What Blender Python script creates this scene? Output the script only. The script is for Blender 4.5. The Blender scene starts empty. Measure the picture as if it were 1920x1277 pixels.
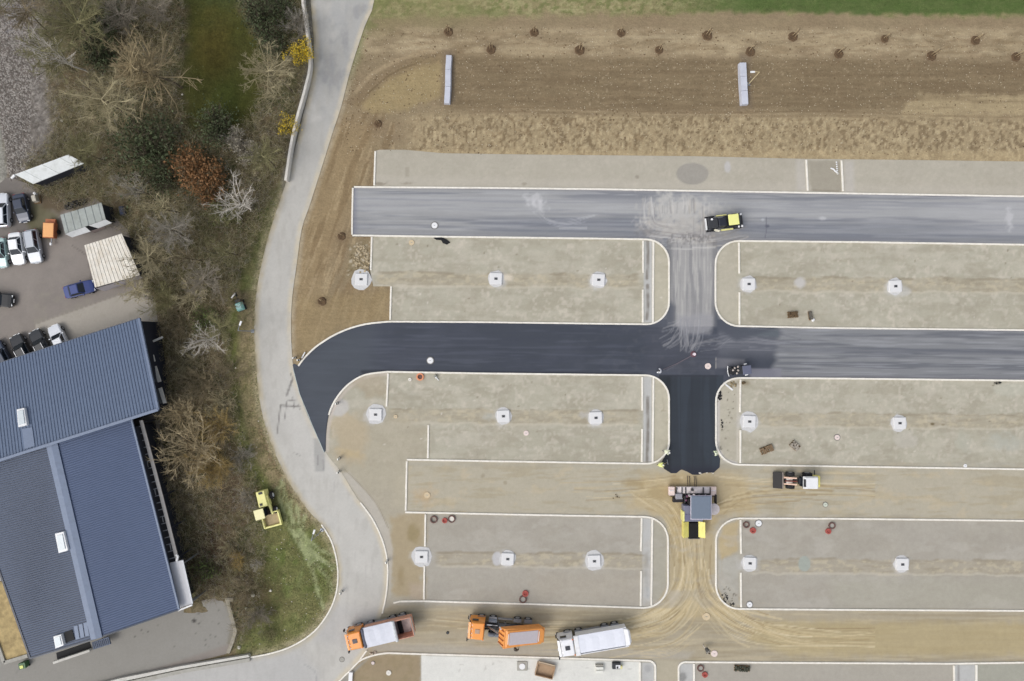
import bpy, math, random
import numpy as np
from mathutils import Vector, Matrix

R = math.radians
random.seed(7)
rng = np.random.default_rng(7)
SC = bpy.context.scene
COL = SC.collection
HC = 91.43            # drone height above the site, metres
S = 14.0              # photograph pixels per metre on the ground

# ------------------------------------------------------------------ camera, sky, sun, exposure
cam_d = bpy.data.cameras.new('camera'); cam = bpy.data.objects.new('camera', cam_d); COL.objects.link(cam)
cam_d.sensor_width = 36; cam_d.lens = 24; cam_d.clip_end = 3000; cam_d.clip_start = 1
cam.location = (0, 0, HC); cam.rotation_euler = (0, 0, 0)
SC.camera = cam
W = bpy.data.worlds.new("World"); SC.world = W; W.use_nodes = True
nt = W.node_tree; nt.nodes.clear()
sky = nt.nodes.new('ShaderNodeTexSky'); sky.sky_type = 'NISHITA'; sky.sun_disc = False
SUN_EL, SUN_AZ = R(52), R(235)
sky.sun_elevation = SUN_EL; sky.sun_rotation = SUN_AZ
sky.air_density = 1.0; sky.dust_density = 4.0; sky.ozone_density = 1.0
hs = nt.nodes.new('ShaderNodeHueSaturation'); hs.inputs['Saturation'].default_value = 0.35
bg = nt.nodes.new('ShaderNodeBackground'); bg.inputs['Strength'].default_value = 0.15
wo = nt.nodes.new('ShaderNodeOutputWorld')
nt.links.new(sky.outputs[0], hs.inputs['Color']); nt.links.new(hs.outputs[0], bg.inputs[0]); nt.links.new(bg.outputs[0], wo.inputs[0])
sd = bpy.data.lights.new('sun', 'SUN'); sd.energy = 0.55; sd.angle = R(40); sd.color = (1.0, 0.96, 0.9)
sun = bpy.data.objects.new('sun', sd); COL.objects.link(sun)
# sky texture: rotation 0 = +Y, clockwise seen from above
sdir = Vector((math.sin(SUN_AZ)*math.cos(SUN_EL), math.cos(SUN_AZ)*math.cos(SUN_EL), math.sin(SUN_EL)))
sun.rotation_euler = (-sdir).to_track_quat('-Z', 'Y').to_euler()
SC.view_settings.view_transform = 'Standard'; SC.view_settings.look = 'None'
SC.view_settings.exposure = 0.12; SC.view_settings.gamma = 1.0; SC.view_settings.use_curve_mapping = False

# ------------------------------------------------------------------ helpers
def P(px, py, h=0.0):
    """A point of the survey plan (photo pixels) at height h -> world x, y."""
    k = (HC-h)/HC
    return ((px-960)/S*k, (638.5-py)/S*k)

def P3(px, py, h=0.0):
    x, y = P(px, py, h); return (x, y, h)

def lin(c):
    c = np.asarray(c, float)/255.0
    return np.where(c <= 0.04045, c/12.92, ((c+0.055)/1.055)**2.4)

def tag(o, label=None, cat=None, group=None, kind=None):
    if label: o['label'] = label
    if cat: o['category'] = cat
    if group: o['group'] = group
    if kind: o['kind'] = kind
    return o

def empty(name, loc=(0, 0, 0), rz=0.0, label=None, cat=None, group=None):
    o = bpy.data.objects.new(name, None); COL.objects.link(o)
    o.location = loc if len(loc) == 3 else (loc[0], loc[1], 0); o.rotation_euler = (0, 0, rz)
    o.empty_display_size = 0.3
    return tag(o, label, cat, group)

def link(name, me, mat=None, parent=None, loc=(0, 0, 0), rz=0.0, bevel=0.0, **kw):
    if mat is not None and not me.materials: me.materials.append(mat)
    o = bpy.data.objects.new(name, me); COL.objects.link(o)
    o.location = loc if len(loc) == 3 else (loc[0], loc[1], 0); o.rotation_euler = (0, 0, rz)
    if parent is not None: o.parent = parent
    if bevel:
        b = o.modifiers.new('bevel', 'BEVEL'); b.width = bevel; b.segments = 2; b.limit_method = 'ANGLE'; b.angle_limit = R(40)
    return tag(o, kw.get('label'), kw.get('cat'), kw.get('group'), kw.get('kind'))

def fast_mesh(name, verts, faces, smooth=False):
    """verts (N,3) array, faces (M,k) int array of one size"""
    me = bpy.data.meshes.new(name)
    verts = np.ascontiguousarray(verts, dtype=np.float32); faces = np.ascontiguousarray(faces, dtype=np.int32)
    n, k = faces.shape
    me.vertices.add(len(verts)); me.vertices.foreach_set('co', verts.ravel())
    me.loops.add(n*k); me.loops.foreach_set('vertex_index', faces.ravel())
    me.polygons.add(n); me.polygons.foreach_set('loop_start', np.arange(0, n*k, k, dtype=np.int32))
    try: me.polygons.foreach_set('loop_total', np.full(n, k, dtype=np.int32))
    except Exception: pass
    if smooth: me.polygons.foreach_set('use_smooth', np.ones(n, dtype=bool))
    me.update(calc_edges=True); me.validate()
    return me

def set_col(me, rgb):
    a = me.color_attributes.new('tint', 'FLOAT_COLOR', 'POINT')
    c = np.ones((len(rgb), 4), np.float32); c[:, :3] = rgb
    a.data.foreach_set('color', c.ravel())

def copy_tree(o, parent=None, loc=None, rz=None):
    c = o.copy(); COL.objects.link(c)
    if parent is not None:
        c.parent = parent
    for k in ('label', 'category', 'group') if parent is None else ():
        if k in c and k == 'label': del c[k]
    if loc is not None: c.location = loc
    if rz is not None: c.rotation_euler = (0, 0, rz)
    for ch in list(o.children): copy_tree(ch, c)
    return c

class MB:
    def __init__(s): s.v = []; s.f = []
    def add(s, vs, fs):
        b = len(s.v); s.v += [tuple(v) for v in vs]; s.f += [tuple(b+i for i in f) for f in fs]; return s
    def hexa(s, p):   # p[0:4] bottom ring ccw, p[4:8] top ring
        return s.add(p, [(3, 2, 1, 0), (4, 5, 6, 7), (0, 1, 5, 4), (1, 2, 6, 5), (2, 3, 7, 6), (3, 0, 4, 7)])
    def box(s, c, d, rz=0.0, ry=0.0, tx=1.0, ty=1.0):
        hx, hy, hz = d[0]/2, d[1]/2, d[2]/2
        M = Matrix.Rotation(rz, 3, 'Z') @ Matrix.Rotation(ry, 3, 'Y')
        ps = []
        for z, ax, ay in ((-hz, 1, 1), (hz, tx, ty)):
            for x, y in ((-hx, -hy), (hx, -hy), (hx, hy), (-hx, hy)):
                q = M @ Vector((x*ax, y*ay, z)); ps.append((c[0]+q.x, c[1]+q.y, c[2]+q.z))
        return s.hexa(ps)
    def prism(s, pts, z0, z1):
        a = sum(pts[i][0]*pts[(i+1) % len(pts)][1]-pts[(i+1) % len(pts)][0]*pts[i][1] for i in range(len(pts)))
        if a < 0: pts = pts[::-1]
        n = len(pts); vs = [(x, y, z0) for x, y in pts]+[(x, y, z1) for x, y in pts]
        return s.add(vs, [tuple(range(n-1, -1, -1)), tuple(range(n, 2*n))]+[(i, (i+1) % n, n+(i+1) % n, n+i) for i in range(n)])
    def cyl(s, p0, p1, r, n=12, r2=None):
        p0 = Vector(p0); p1 = Vector(p1); r2 = r if r2 is None else r2
        d = (p1-p0).normalized(); a = d.orthogonal().normalized(); b = d.cross(a)
        vs = []
        for p, rr in ((p0, r), (p1, r2)):
            for i in range(n):
                t = 2*math.pi*i/n; q = p+(a*math.cos(t)+b*math.sin(t))*rr; vs.append(tuple(q))
        return s.add(vs, [tuple(range(n-1, -1, -1)), tuple(range(n, 2*n))]+[(i, (i+1) % n, n+(i+1) % n, n+i) for i in range(n)])
    def tube(s, pts, r, n=6):
        for i in range(len(pts)-1): s.cyl(pts[i], pts[i+1], r, n)
        return s
    def ring(s, c, R0, r1, h, n=20):   # flat ring, inner R0 outer r1
        vs = []; fs = []
        for i in range(n):
            t = 2*math.pi*i/n; ct, st = math.cos(t), math.sin(t)
            for rr, zz in ((R0, 0), (r1, 0), (r1, h), (R0, h)): vs.append((c[0]+rr*ct, c[1]+rr*st, c[2]+zz))
        for i in range(n):
            j = (i+1) % n
            for k in range(4): fs.append((4*i+k, 4*j+k, 4*j+(k+1) % 4, 4*i+(k+1) % 4))
        return s.add(vs, [f[::-1] for f in fs])
    def loft(s, rings, cap=True):
        n = len(rings[0]); b = []
        vs = [p for r in rings for p in r]; fs = []
        for i in range(len(rings)-1):
            for k in range(n): fs.append((i*n+k, i*n+(k+1) % n, (i+1)*n+(k+1) % n, (i+1)*n+k))
        if cap: fs.append(tuple(range(n-1, -1, -1))); fs.append(tuple(range((len(rings)-1)*n, len(rings)*n)))
        return s.add(vs, fs)
    def rock(s, c, r, seed=0, flat=0.6, n=7, m=4):
        rr = random.Random(seed); vs = []; fs = []
        for j in range(1, m):
            ph = math.pi*j/m
            for i in range(n):
                t = 2*math.pi*i/n; q = r*rr.uniform(.75, 1.15)
                vs.append((c[0]+q*math.sin(ph)*math.cos(t), c[1]+q*math.sin(ph)*math.sin(t), c[2]+q*math.cos(ph)*flat))
        vs.append((c[0], c[1], c[2]+r*flat)); vs.append((c[0], c[1], c[2]-r*flat)); t_ = len(vs)-2
        for i in range(n):
            fs.append((t_, i, (i+1) % n)); fs.append((t_+1, (m-2)*n+(i+1) % n, (m-2)*n+i))
            for j in range(m-2): fs.append((j*n+i, (j+1)*n+i, (j+1)*n+(i+1) % n, j*n+(i+1) % n))
        return s.add(vs, fs)
    def mesh(s, name='m'):
        me = bpy.data.meshes.new(name); me.from_pydata(s.v, [], s.f); me.update(); return me
    def build(s, name, mat, parent=None, **kw):
        return link(name, s.mesh(name), mat, parent, **kw)

# ------------------------------------------------------------------ materials
MATS = {}
def mat(name, rgb, rough=0.7, metal=0.0, var=0.12, scale=3.0, bump=0.0, coat=0.0, srgb=True, spec=None, dirt=None, objvar=0.0):
    if name in MATS: return MATS[name]
    m = bpy.data.materials.new(name); m.use_nodes = True; n = m.node_tree; b = n.nodes['Principled BSDF']
    c = lin(rgb) if srgb else np.array(rgb, float)
    tc = n.nodes.new('ShaderNodeTexCoord')
    no = n.nodes.new('ShaderNodeTexNoise'); no.inputs['Scale'].default_value = scale; no.inputs['Detail'].default_value = 6; no.inputs['Roughness'].default_value = 0.65
    n.links.new(tc.outputs['Object'], no.inputs['Vector'])
    rp = n.nodes.new('ShaderNodeMapRange'); rp.inputs[1].default_value = 0.3; rp.inputs[2].default_value = 0.7
    rp.inputs[3].default_value = 1-var; rp.inputs[4].default_value = 1+var
    n.links.new(no.outputs[0], rp.inputs[0])
    mx = n.nodes.new('ShaderNodeVectorMath'); mx.operation = 'SCALE'
    mx.inputs[0].default_value = tuple(c); n.links.new(rp.outputs[0], mx.inputs['Scale'])
    out = mx.outputs[0]
    if objvar:
        oi = n.nodes.new('ShaderNodeObjectInfo'); r2 = n.nodes.new('ShaderNodeMapRange')
        r2.inputs[3].default_value = 1-objvar; r2.inputs[4].default_value = 1+objvar; n.links.new(oi.outputs['Random'], r2.inputs[0])
        m2 = n.nodes.new('ShaderNodeVectorMath'); m2.operation = 'SCALE'; n.links.new(out, m2.inputs[0]); n.links.new(r2.outputs[0], m2.inputs['Scale']); out = m2.outputs[0]
    if dirt:
        d = n.nodes.new('ShaderNodeTexNoise'); d.inputs['Scale'].default_value = 1.3; d.inputs['Detail'].default_value = 8; d.inputs['Roughness'].default_value = .7
        n.links.new(tc.outputs['Object'], d.inputs['Vector'])
        dr = n.nodes.new('ShaderNodeMapRange'); dr.inputs[1].default_value = .48; dr.inputs[2].default_value = .72; dr.inputs[3].default_value = 0; dr.inputs[4].default_value = .55
        n.links.new(d.outputs[0], dr.inputs[0])
        mm = n.nodes.new('ShaderNodeMix'); mm.data_type = 'RGBA'
        n.links.new(dr.outputs[0], mm.inputs[0]); n.links.new(out, mm.inputs[6]); mm.inputs[7].default_value = (*lin(dirt), 1); out = mm.outputs[2]
    n.links.new(out, b.inputs['Base Color'])
    b.inputs['Roughness'].default_value = rough; b.inputs['Metallic'].default_value = metal
    if spec is not None: b.inputs['Specular IOR Level'].default_value = spec
    if coat: b.inputs['Coat Weight'].default_value = coat
    if bump:
        bp = n.nodes.new('ShaderNodeBump'); bp.inputs['Strength'].default_value = 1.0; bp.inputs['Distance'].default_value = bump
        n.links.new(no.outputs[0], bp.inputs['Height']); n.links.new(bp.outputs[0], b.inputs['Normal'])
    MATS[name] = m; return m

def surf_mat(name, grains, rough=0.9, bump=0.02, bscale=6.0, spec=0.2):
    """material of a ground sheet: soil/asphalt tint per vertex, grain from stacked noises. grains: (scale, sx, sy, amount)"""
    m = bpy.data.materials.new(name); m.use_nodes = True; n = m.node_tree; b = n.nodes['Principled BSDF']
    at = n.nodes.new('ShaderNodeAttribute'); at.attribute_name = 'tint'
    gp = n.nodes.new('ShaderNodeNewGeometry'); out = at.outputs['Color']; last = None
    for sc, sx, sy, am in grains:
        mp = n.nodes.new('ShaderNodeMapping'); mp.inputs['Scale'].default_value = (sx, sy, 1)
        n.links.new(gp.outputs['Position'], mp.inputs['Vector'])
        no = n.nodes.new('ShaderNodeTexNoise'); no.inputs['Scale'].default_value = sc; no.inputs['Detail'].default_value = 5; no.inputs['Roughness'].default_value = 0.65
        n.links.new(mp.outputs[0], no.inputs['Vector'])
        rp = n.nodes.new('ShaderNodeMapRange'); rp.inputs[1].default_value = 0.28; rp.inputs[2].default_value = 0.72
        rp.inputs[3].default_value = 1-am; rp.inputs[4].default_value = 1+am; n.links.new(no.outputs[0], rp.inputs[0])
        vm = n.nodes.new('ShaderNodeVectorMath'); vm.operation = 'SCALE'; n.links.new(out, vm.inputs[0]); n.links.new(rp.outputs[0], vm.inputs['Scale']); out = vm.outputs[0]; last = no
    n.links.new(out, b.inputs['Base Color']); b.inputs['Roughness'].default_value = rough; b.inputs['Specular IOR Level'].default_value = spec
    if bump:
        no = n.nodes.new('ShaderNodeTexNoise'); no.inputs['Scale'].default_value = bscale; no.inputs['Detail'].default_value = 6; n.links.new(gp.outputs['Position'], no.inputs['Vector'])
        bp = n.nodes.new('ShaderNodeBump'); bp.inputs['Distance'].default_value = bump; bp.inputs['Strength'].default_value = 1
        n.links.new(no.outputs[0], bp.inputs['Height']); n.links.new(bp.outputs[0], b.inputs['Normal'])
    return m

# ------------------------------------------------------------------ numpy noise and paint
_LAT = rng.random((16, 256, 256)).astype(np.float32)
def vn(x, y, seed=0):
    L = _LAT[seed % 16]; x = x+seed*17.3; y = y+seed*5.7
    xi = np.floor(x).astype(int); yi = np.floor(y).astype(int); fx = x-xi; fy = y-yi
    fx = fx*fx*(3-2*fx); fy = fy*fy*(3-2*fy); x0 = xi & 255; x1 = (xi+1) & 255; y0 = yi & 255; y1 = (yi+1) & 255
    return (L[x0, y0]*(1-fx)+L[x1, y0]*fx)*(1-fy)+(L[x0, y1]*(1-fx)+L[x1, y1]*fx)*fy
def fbm(x, y, seed=0, o=4):
    t = 0; a = 0.5; s = 0
    for i in range(o): t = t+a*vn(x*2**i, y*2**i, seed+i); s += a; a *= .55
    return t/s
def sst(a, b, x): t = np.clip((x-a)/(b-a), 0, 1); return t*t*(3-2*t)

def seg_dist(X, Y, pts, closed=False):
    d = np.full(X.shape, 1e9); n = len(pts)
    for i in range(n if closed else n-1):
        ax, ay = pts[i]; bx, by = pts[(i+1) % n]; dx, dy = bx-ax, by-ay; L = dx*dx+dy*dy+1e-9
        t = np.clip(((X-ax)*dx+(Y-ay)*dy)/L, 0, 1); d = np.minimum(d, (X-ax-t*dx)**2+(Y-ay-t*dy)**2)
    return np.sqrt(d)
def inside(X, Y, pts):
    c = np.zeros(X.shape, bool); n = len(pts)
    for i in range(n):
        x1, y1 = pts[i]; x2, y2 = pts[(i+1) % n]
        if y1 == y2: continue
        k = ((y1 > Y) != (y2 > Y)) & (X < (x2-x1)*(Y-y1)/(y2-y1)+x1); c ^= k
    return c

class Paint:
    """base colours of a ground sheet, written in plan pixels"""
    def __init__(s, X, Y, base): s.X = X; s.Y = Y; s.c = np.tile(lin(base), (len(X), 1))
    def mix(s, m, rgb): m = np.clip(m, 0, 1)[:, None]; s.c = s.c*(1-m)+lin(rgb)*m
    def poly(s, pts, rgb, a=1.0, soft=2.0, wob=0.0, wsc=12.0, seed=1):
        x0 = min(p[0] for p in pts)-soft*2-wob*2; x1 = max(p[0] for p in pts)+soft*2+wob*2
        y0 = min(p[1] for p in pts)-soft*2-wob*2; y1 = max(p[1] for p in pts)+soft*2+wob*2
        k = np.where((s.X > x0) & (s.X < x1) & (s.Y > y0) & (s.Y < y1))[0]
        if not len(k): return
        X = s.X[k]; Y = s.Y[k]
        d = seg_dist(X, Y, pts, True); d = np.where(inside(X, Y, pts), d, -d)
        if wob: d = d+(fbm(X/wsc, Y/wsc, seed)-.5)*2*wob
        m = np.clip(sst(-soft, soft, d)*a, 0, 1)[:, None]; s.c[k] = s.c[k]*(1-m)+lin(rgb)*m
    def blob(s, cx, cy, rx, ry, rgb, a=1.0, rot=0.0, soft=.5, wob=.4, seed=3, wsc=10.0):
        q = max(rx, ry)*(1.6+wob)
        k = np.where((abs(s.X-cx) < q) & (abs(s.Y-cy) < q))[0]
        if not len(k): return
        X = s.X[k]-cx; Y = s.Y[k]-cy; c, n_ = math.cos(rot), math.sin(rot)
        u = (X*c+Y*n_)/rx; v = (-X*n_+Y*c)/ry; d = np.sqrt(u*u+v*v)+(fbm(s.X[k]/wsc, s.Y[k]/wsc, seed)-.5)*2*wob
        m = np.clip((1-sst(1-soft, 1+soft*.3, d))*a, 0, 1)[:, None]; s.c[k] = s.c[k]*(1-m)+lin(rgb)*m
    def stroke(s, pts, w, rgb, a=1.0, soft=1.0, br=0.0, seed=2):
        x0 = min(p[0] for p in pts)-w-soft; x1 = max(p[0] for p in pts)+w+soft; y0 = min(p[1] for p in pts)-w-soft; y1 = max(p[1] for p in pts)+w+soft
        k = np.where((s.X > x0) & (s.X < x1) & (s.Y > y0) & (s.Y < y1))[0]
        if not len(k): return
        X = s.X[k]; Y = s.Y[k]; d = seg_dist(X, Y, pts); m = (1-sst(w/2-soft/2, w/2+soft/2, d))*a
        if br: m = m*np.clip(1-br+br*2.2*(vn(X/9, Y/9, seed)-.2), 0, 1)
        m = np.clip(m, 0, 1)[:, None]; s.c[k] = s.c[k]*(1-m)+lin(rgb)*m
    def mul(s, f): s.c = s.c*f[:, None]

def arc(a, c, b, n=9):
    k = .55; out = []
    p1 = (a[0]+(c[0]-a[0])*k, a[1]+(c[1]-a[1])*k); p2 = (b[0]+(c[0]-b[0])*k, b[1]+(c[1]-b[1])*k)
    for i in range(n+1):
        t = i/n; u = 1-t
        out.append(tuple(u**3*a[j]+3*u*u*t*p1[j]+3*u*t*t*p2[j]+t**3*b[j] for j in (0, 1)))
    return out
def spl(pts, n=5):
    out = []; m = len(pts)
    for i in range(m-1):
        p0 = pts[max(i-1, 0)]; p1 = pts[i]; p2 = pts[i+1]; p3 = pts[min(i+2, m-1)]
        for k in range(n):
            t = k/n; out.append(tuple(.5*(2*p1[j]+(p2[j]-p0[j])*t+(2*p0[j]-5*p1[j]+4*p2[j]-p3[j])*t*t+(3*p1[j]-p0[j]-3*p2[j]+p3[j])*t**3) for j in (0, 1)))
    out.append(tuple(pts[-1])); return out
def lerp(a, b, n): return [(a[0]+(b[0]-a[0])*i/n, a[1]+(b[1]-a[1])*i/n) for i in range(n+1)]

def sheet(name, poly, res, z, paint, material, relief=None):
    """a ground sheet: regular grid cut to the outline (edge vertices pulled onto it), tint per vertex"""
    wp = [P(*p) for p in poly]
    x0 = min(p[0] for p in wp); x1 = max(p[0] for p in wp); y0 = min(p[1] for p in wp); y1 = max(p[1] for p in wp)
    nx = int((x1-x0)/res)+3; ny = int((y1-y0)/res)+3
    gx = x0-res/2+np.arange(nx)*res; gy = y0-res/2+np.arange(ny)*res
    X, Y = np.meshgrid(gx, gy, indexing='ij'); X = X.ravel().copy(); Y = Y.ravel().copy()
    ins = inside(X, Y, wp); I = np.arange(nx*ny).reshape(nx, ny)
    q = np.stack([I[:-1, :-1], I[1:, :-1], I[1:, 1:], I[:-1, 1:]], -1).reshape(-1, 4)
    q = q[ins[q].any(1)]
    used = np.unique(q); out = used[~ins[used]]
    # pull outside vertices to the outline
    ox = X[out]; oy = Y[out]; bd = np.full(len(out), 1e18); bx = ox.copy(); by = oy.copy(); n = len(wp)
    for i in range(n):
        ax, ay = wp[i]; cx, cy = wp[(i+1) % n]; dx, dy = cx-ax, cy-ay; L = dx*dx+dy*dy+1e-12
        t = np.clip(((ox-ax)*dx+(oy-ay)*dy)/L, 0, 1); qx = ax+t*dx; qy = ay+t*dy; d = (ox-qx)**2+(oy-qy)**2
        k = d < bd; bd[k] = d[k]; bx[k] = qx[k]; by[k] = qy[k]
    X[out] = bx; Y[out] = by
    re = np.full(nx*ny, -1, np.int64); re[used] = np.arange(len(used)); q = re[q]; X = X[used]; Y = Y[used]
    PX = X*S+960; PY = 638.5-Y*S
    Z = np.full(len(X), float(z))
    if relief is not None:
        dd = seg_dist(X, Y, wp, True); Z += relief(PX, PY)*sst(0.15, 1.2, dd)
    me = fast_mesh(name, np.stack([X, Y, Z], 1), q)
    set_col(me, np.clip(paint(PX, PY), 0.003, .9))
    return link(name, me, material, kind='structure')
# ------------------------------------------------------------------ the plan (kerb lines in plan pixels)
FAR = 2140
T_N = [(664, 351), (900, 352.5), (1120, 355), (1440, 360.5), (1920, 368.5), (FAR, 372)]
T_S_L = [(661, 441.5), (830, 444), (1120, 447.5), (1212, 449)]
A1 = arc((1212, 449), (1254, 449.5), (1254, 492)); A1b = arc((1254, 566), (1254, 608), (1212, 608))
B1 = spl([(560, 686), (574, 668), (600, 645), (640, 622), (685, 608), (731, 603)], 4)+[(900, 604), (1212, 608)]
T_S_R = [(1384, 452), (1600, 454), (1920, 459), (FAR, 462)]
A2 = arc((1341, 496), (1341, 452), (1384, 452)); A2b = arc((1341, 566), (1341, 611.5), (1386, 611.5))
B2 = [(1386, 611.5), (1560, 615), (1920, 619), (FAR, 621)]
M1 = spl([(611, 845), (612, 810), (617, 778), (629, 750), (652, 722), (684, 703), (727, 697)], 4)
M1t = M1+[(900, 700), (1210, 703.5)]
A3 = arc((1210, 703.5), (1254, 704), (1254, 748)); A3b = arc((1254, 828), (1254, 869), (1212, 869))
A4 = arc((1342, 754), (1341, 708.5), (1386, 708.5)); A4b = arc((1342, 826), (1342, 871), (1386, 871))
M2t = [(1386, 708.5), (1560, 709.5), (1920, 713.5), (FAR, 715)]
M2b = [(1386, 871), (1560, 874), (1920, 879.5), (FAR, 881)]
N_N = [(763, 861.5), (900, 864), (1212, 869)]
N_S = [(760, 960), (1000, 965), (1208, 968.5)]
A5 = arc((1208, 968.5), (1252, 968.5), (1252, 1012)); A5b = arc((1252, 1094), (1252, 1139), (1206, 1139))
L_S = [(738, 1130), (750, 1127), (795, 1126.5), (1000, 1132), (1206, 1139)]
A6 = arc((1342, 1014), (1342, 971.5), (1386, 971.5)); A6b = arc((1342, 1096), (1342, 1141), (1386, 1141))
N2 = [(1386, 971.5), (1560, 972), (1920, 976), (FAR, 978)]
L2 = [(1386, 1141), (1560, 1142.5), (1920, 1144.5), (FAR, 1146)]
KERBS = [
    [(662, 352.5)]+[(661, 398), (660.5, 440)], T_N, T_S_L+A1[1:]+lerp((1254, 492), (1254, 566), 3)[1:]+A1b[1:]+B1[::-1][1:],
    [(704, 284), (702, 348)], [(1511, 300), (1514, 358)], [(1577, 301), (1580, 359)],
    [(697.5, 444.5), (695.5, 507)], [(733.5, 537), (732, 600)], [(1205.5, 451.5), (1205.5, 512)], [(1205, 543), (1205, 605)], [(1225, 452), (1224, 604.5)],
    A2b[::-1]+[(1341, 530)]+A2+T_S_R[1:], B2, [(1385, 455), (1385.5, 513)], [(1386, 548), (1386, 609)],
    [(728, 700), (725, 762)], [(803.5, 797), (802.5, 859)], [(1204, 706.5), (1204, 770)], [(1204, 804), (1203, 866)], [(1225, 706.5), (1223.5, 865.5)],
    M1[8:]+[(900, 700), (1210, 703.5)]+A3[1:]+[(1254, 790)]+A3b+N_N[::-1][1:], [(763, 864.5), (761, 957)],
    M2t[::-1]+A4[::-1][1:]+[(1342, 790)]+A4b+M2b[1:], [(1388, 711.5), (1387, 773)], [(1388, 806), (1387.5, 868)],
    N_S+A5[1:]+[(1252, 1050)]+A5b+L_S[::-1][1:], [(798, 964), (797, 1024)], [(796, 1060), (795, 1123.5)], [(1203, 971), (1201.5, 1033)],
    [(1202, 1070), (1201, 1136)], [(1223, 973), (1221, 1135)],
    N2[::-1]+A6[::-1][1:]+[(1342, 1055)]+A6b+L2[1:], [(1388, 974.5), (1389, 1038)], [(1388.5, 1073), (1389, 1138)],
    [(672, 1240)]+arc((672, 1240), (694, 1224), (730, 1223.5), 6)[1:]+[(790, 1225.5), (1000, 1231.5), (1215, 1238)]+arc((1215, 1238), (1228, 1238), (1228.5, 1250), 5)[1:]+[(1229, 1340)],
    [(1272, 1340), (1272, 1252)]+arc((1272, 1252), (1272, 1241), (1284, 1240.5), 5)[1:]+[(1500, 1242), (1787, 1243.5), (1920, 1241.5), (FAR, 1241)],
    [(1200, 1241), (1200, 1340)], [(1301, 1244), (1301, 1340)], [(1788, 1247), (1788, 1340)], [(1830, 1246), (1830, 1340)],
]
OLD_L = spl([(582, -120), (583, 0), (589, 80), (586, 140), (570, 210), (556, 270), (539, 335), (520, 392), (503, 445), (490, 500), (481, 550), (477, 610), (480, 680), (489, 760), (508, 830), (543, 905), (577, 955), (602, 983), (622, 1015), (633, 1060), (632, 1105), (618, 1145), (590, 1183), (550, 1210), (510, 1224), (470, 1232)], 3)
OLD_R = spl([(705, -120), (702, 0), (684, 50), (658, 130), (640, 200), (622, 255), (605, 310), (580, 388), (566, 430), (556, 500), (548, 560), (546, 620), (550, 687), (562, 738), (584, 795), (611, 848), (640, 885), (672, 937), (700, 975), (719, 1020), (727, 1060), (725, 1110), (716, 1150), (700, 1195), (688, 1218), (670, 1241), (640, 1272), (600, 1330)], 3)
KERB_OLD = [spl([(603, 983), (622, 1015), (633, 1060), (632, 1105), (618, 1145), (590, 1183), (550, 1210), (510, 1224), (470, 1232)], 4),
            spl([(676, 942), (700, 975), (719, 1018), (727, 1060), (725, 1110), (717, 1150)], 4),
            [(688, 1219), (671, 1242), (640, 1273), (612, 1300)]]

# ------------------------------------------------------------------ ground painting
def h_streak(X, Y, sy, sx, seed): return fbm(X/sx, Y/sy, seed, 3)

SCREE = [(-400, -300), (62, -300), (75, 0), (85, 90), (100, 190), (95, 260), (30, 335), (20, 340), (3, 245), (-400, 100)]
GARDEN = [(345, -60), (430, -60), (455, 20), (500, 90), (495, 150), (480, 210), (440, 250), (400, 265), (355, 240), (335, 170), (350, 90)]
WOOD = [(60, -200), (580, -200), (575, 60), (580, 120), (560, 200), (530, 330), (500, 420), (455, 520), (430, 600), (440, 700), (455, 800), (480, 880), (500, 980), (500, 1080), (480, 1150), (450, 1225), (430, 1120), (345, 1130), (300, 860), (290, 600), (240, 440), (110, 380), (20, 335), (100, 250)]
VERGE = [(530, 340), (505, 440), (485, 520), (478, 640), (486, 760), (515, 860), (560, 940), (610, 990), (635, 1060), (630, 1120), (590, 1185), (520, 1222), (455, 1235), (440, 1215), (470, 1150), (478, 1060), (480, 980), (455, 880), (435, 780), (428, 690), (425, 600), (450, 500), (480, 410)]
TRACKS = [spl(t) for t in ([(528, 900), (540, 950), (556, 990), (584, 1030), (626, 1068)], [(520, 915), (532, 960), (548, 1000), (578, 1042), (612, 1080), (622, 1110)], [(556, 950), (562, 985), (560, 1010), (592, 1046), (632, 1062)], [(545, 940), (552, 1000), (582, 1060), (596, 1110), (606, 1140)], [(572, 968), (568, 1000), (600, 1030), (630, 1045)])]
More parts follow.
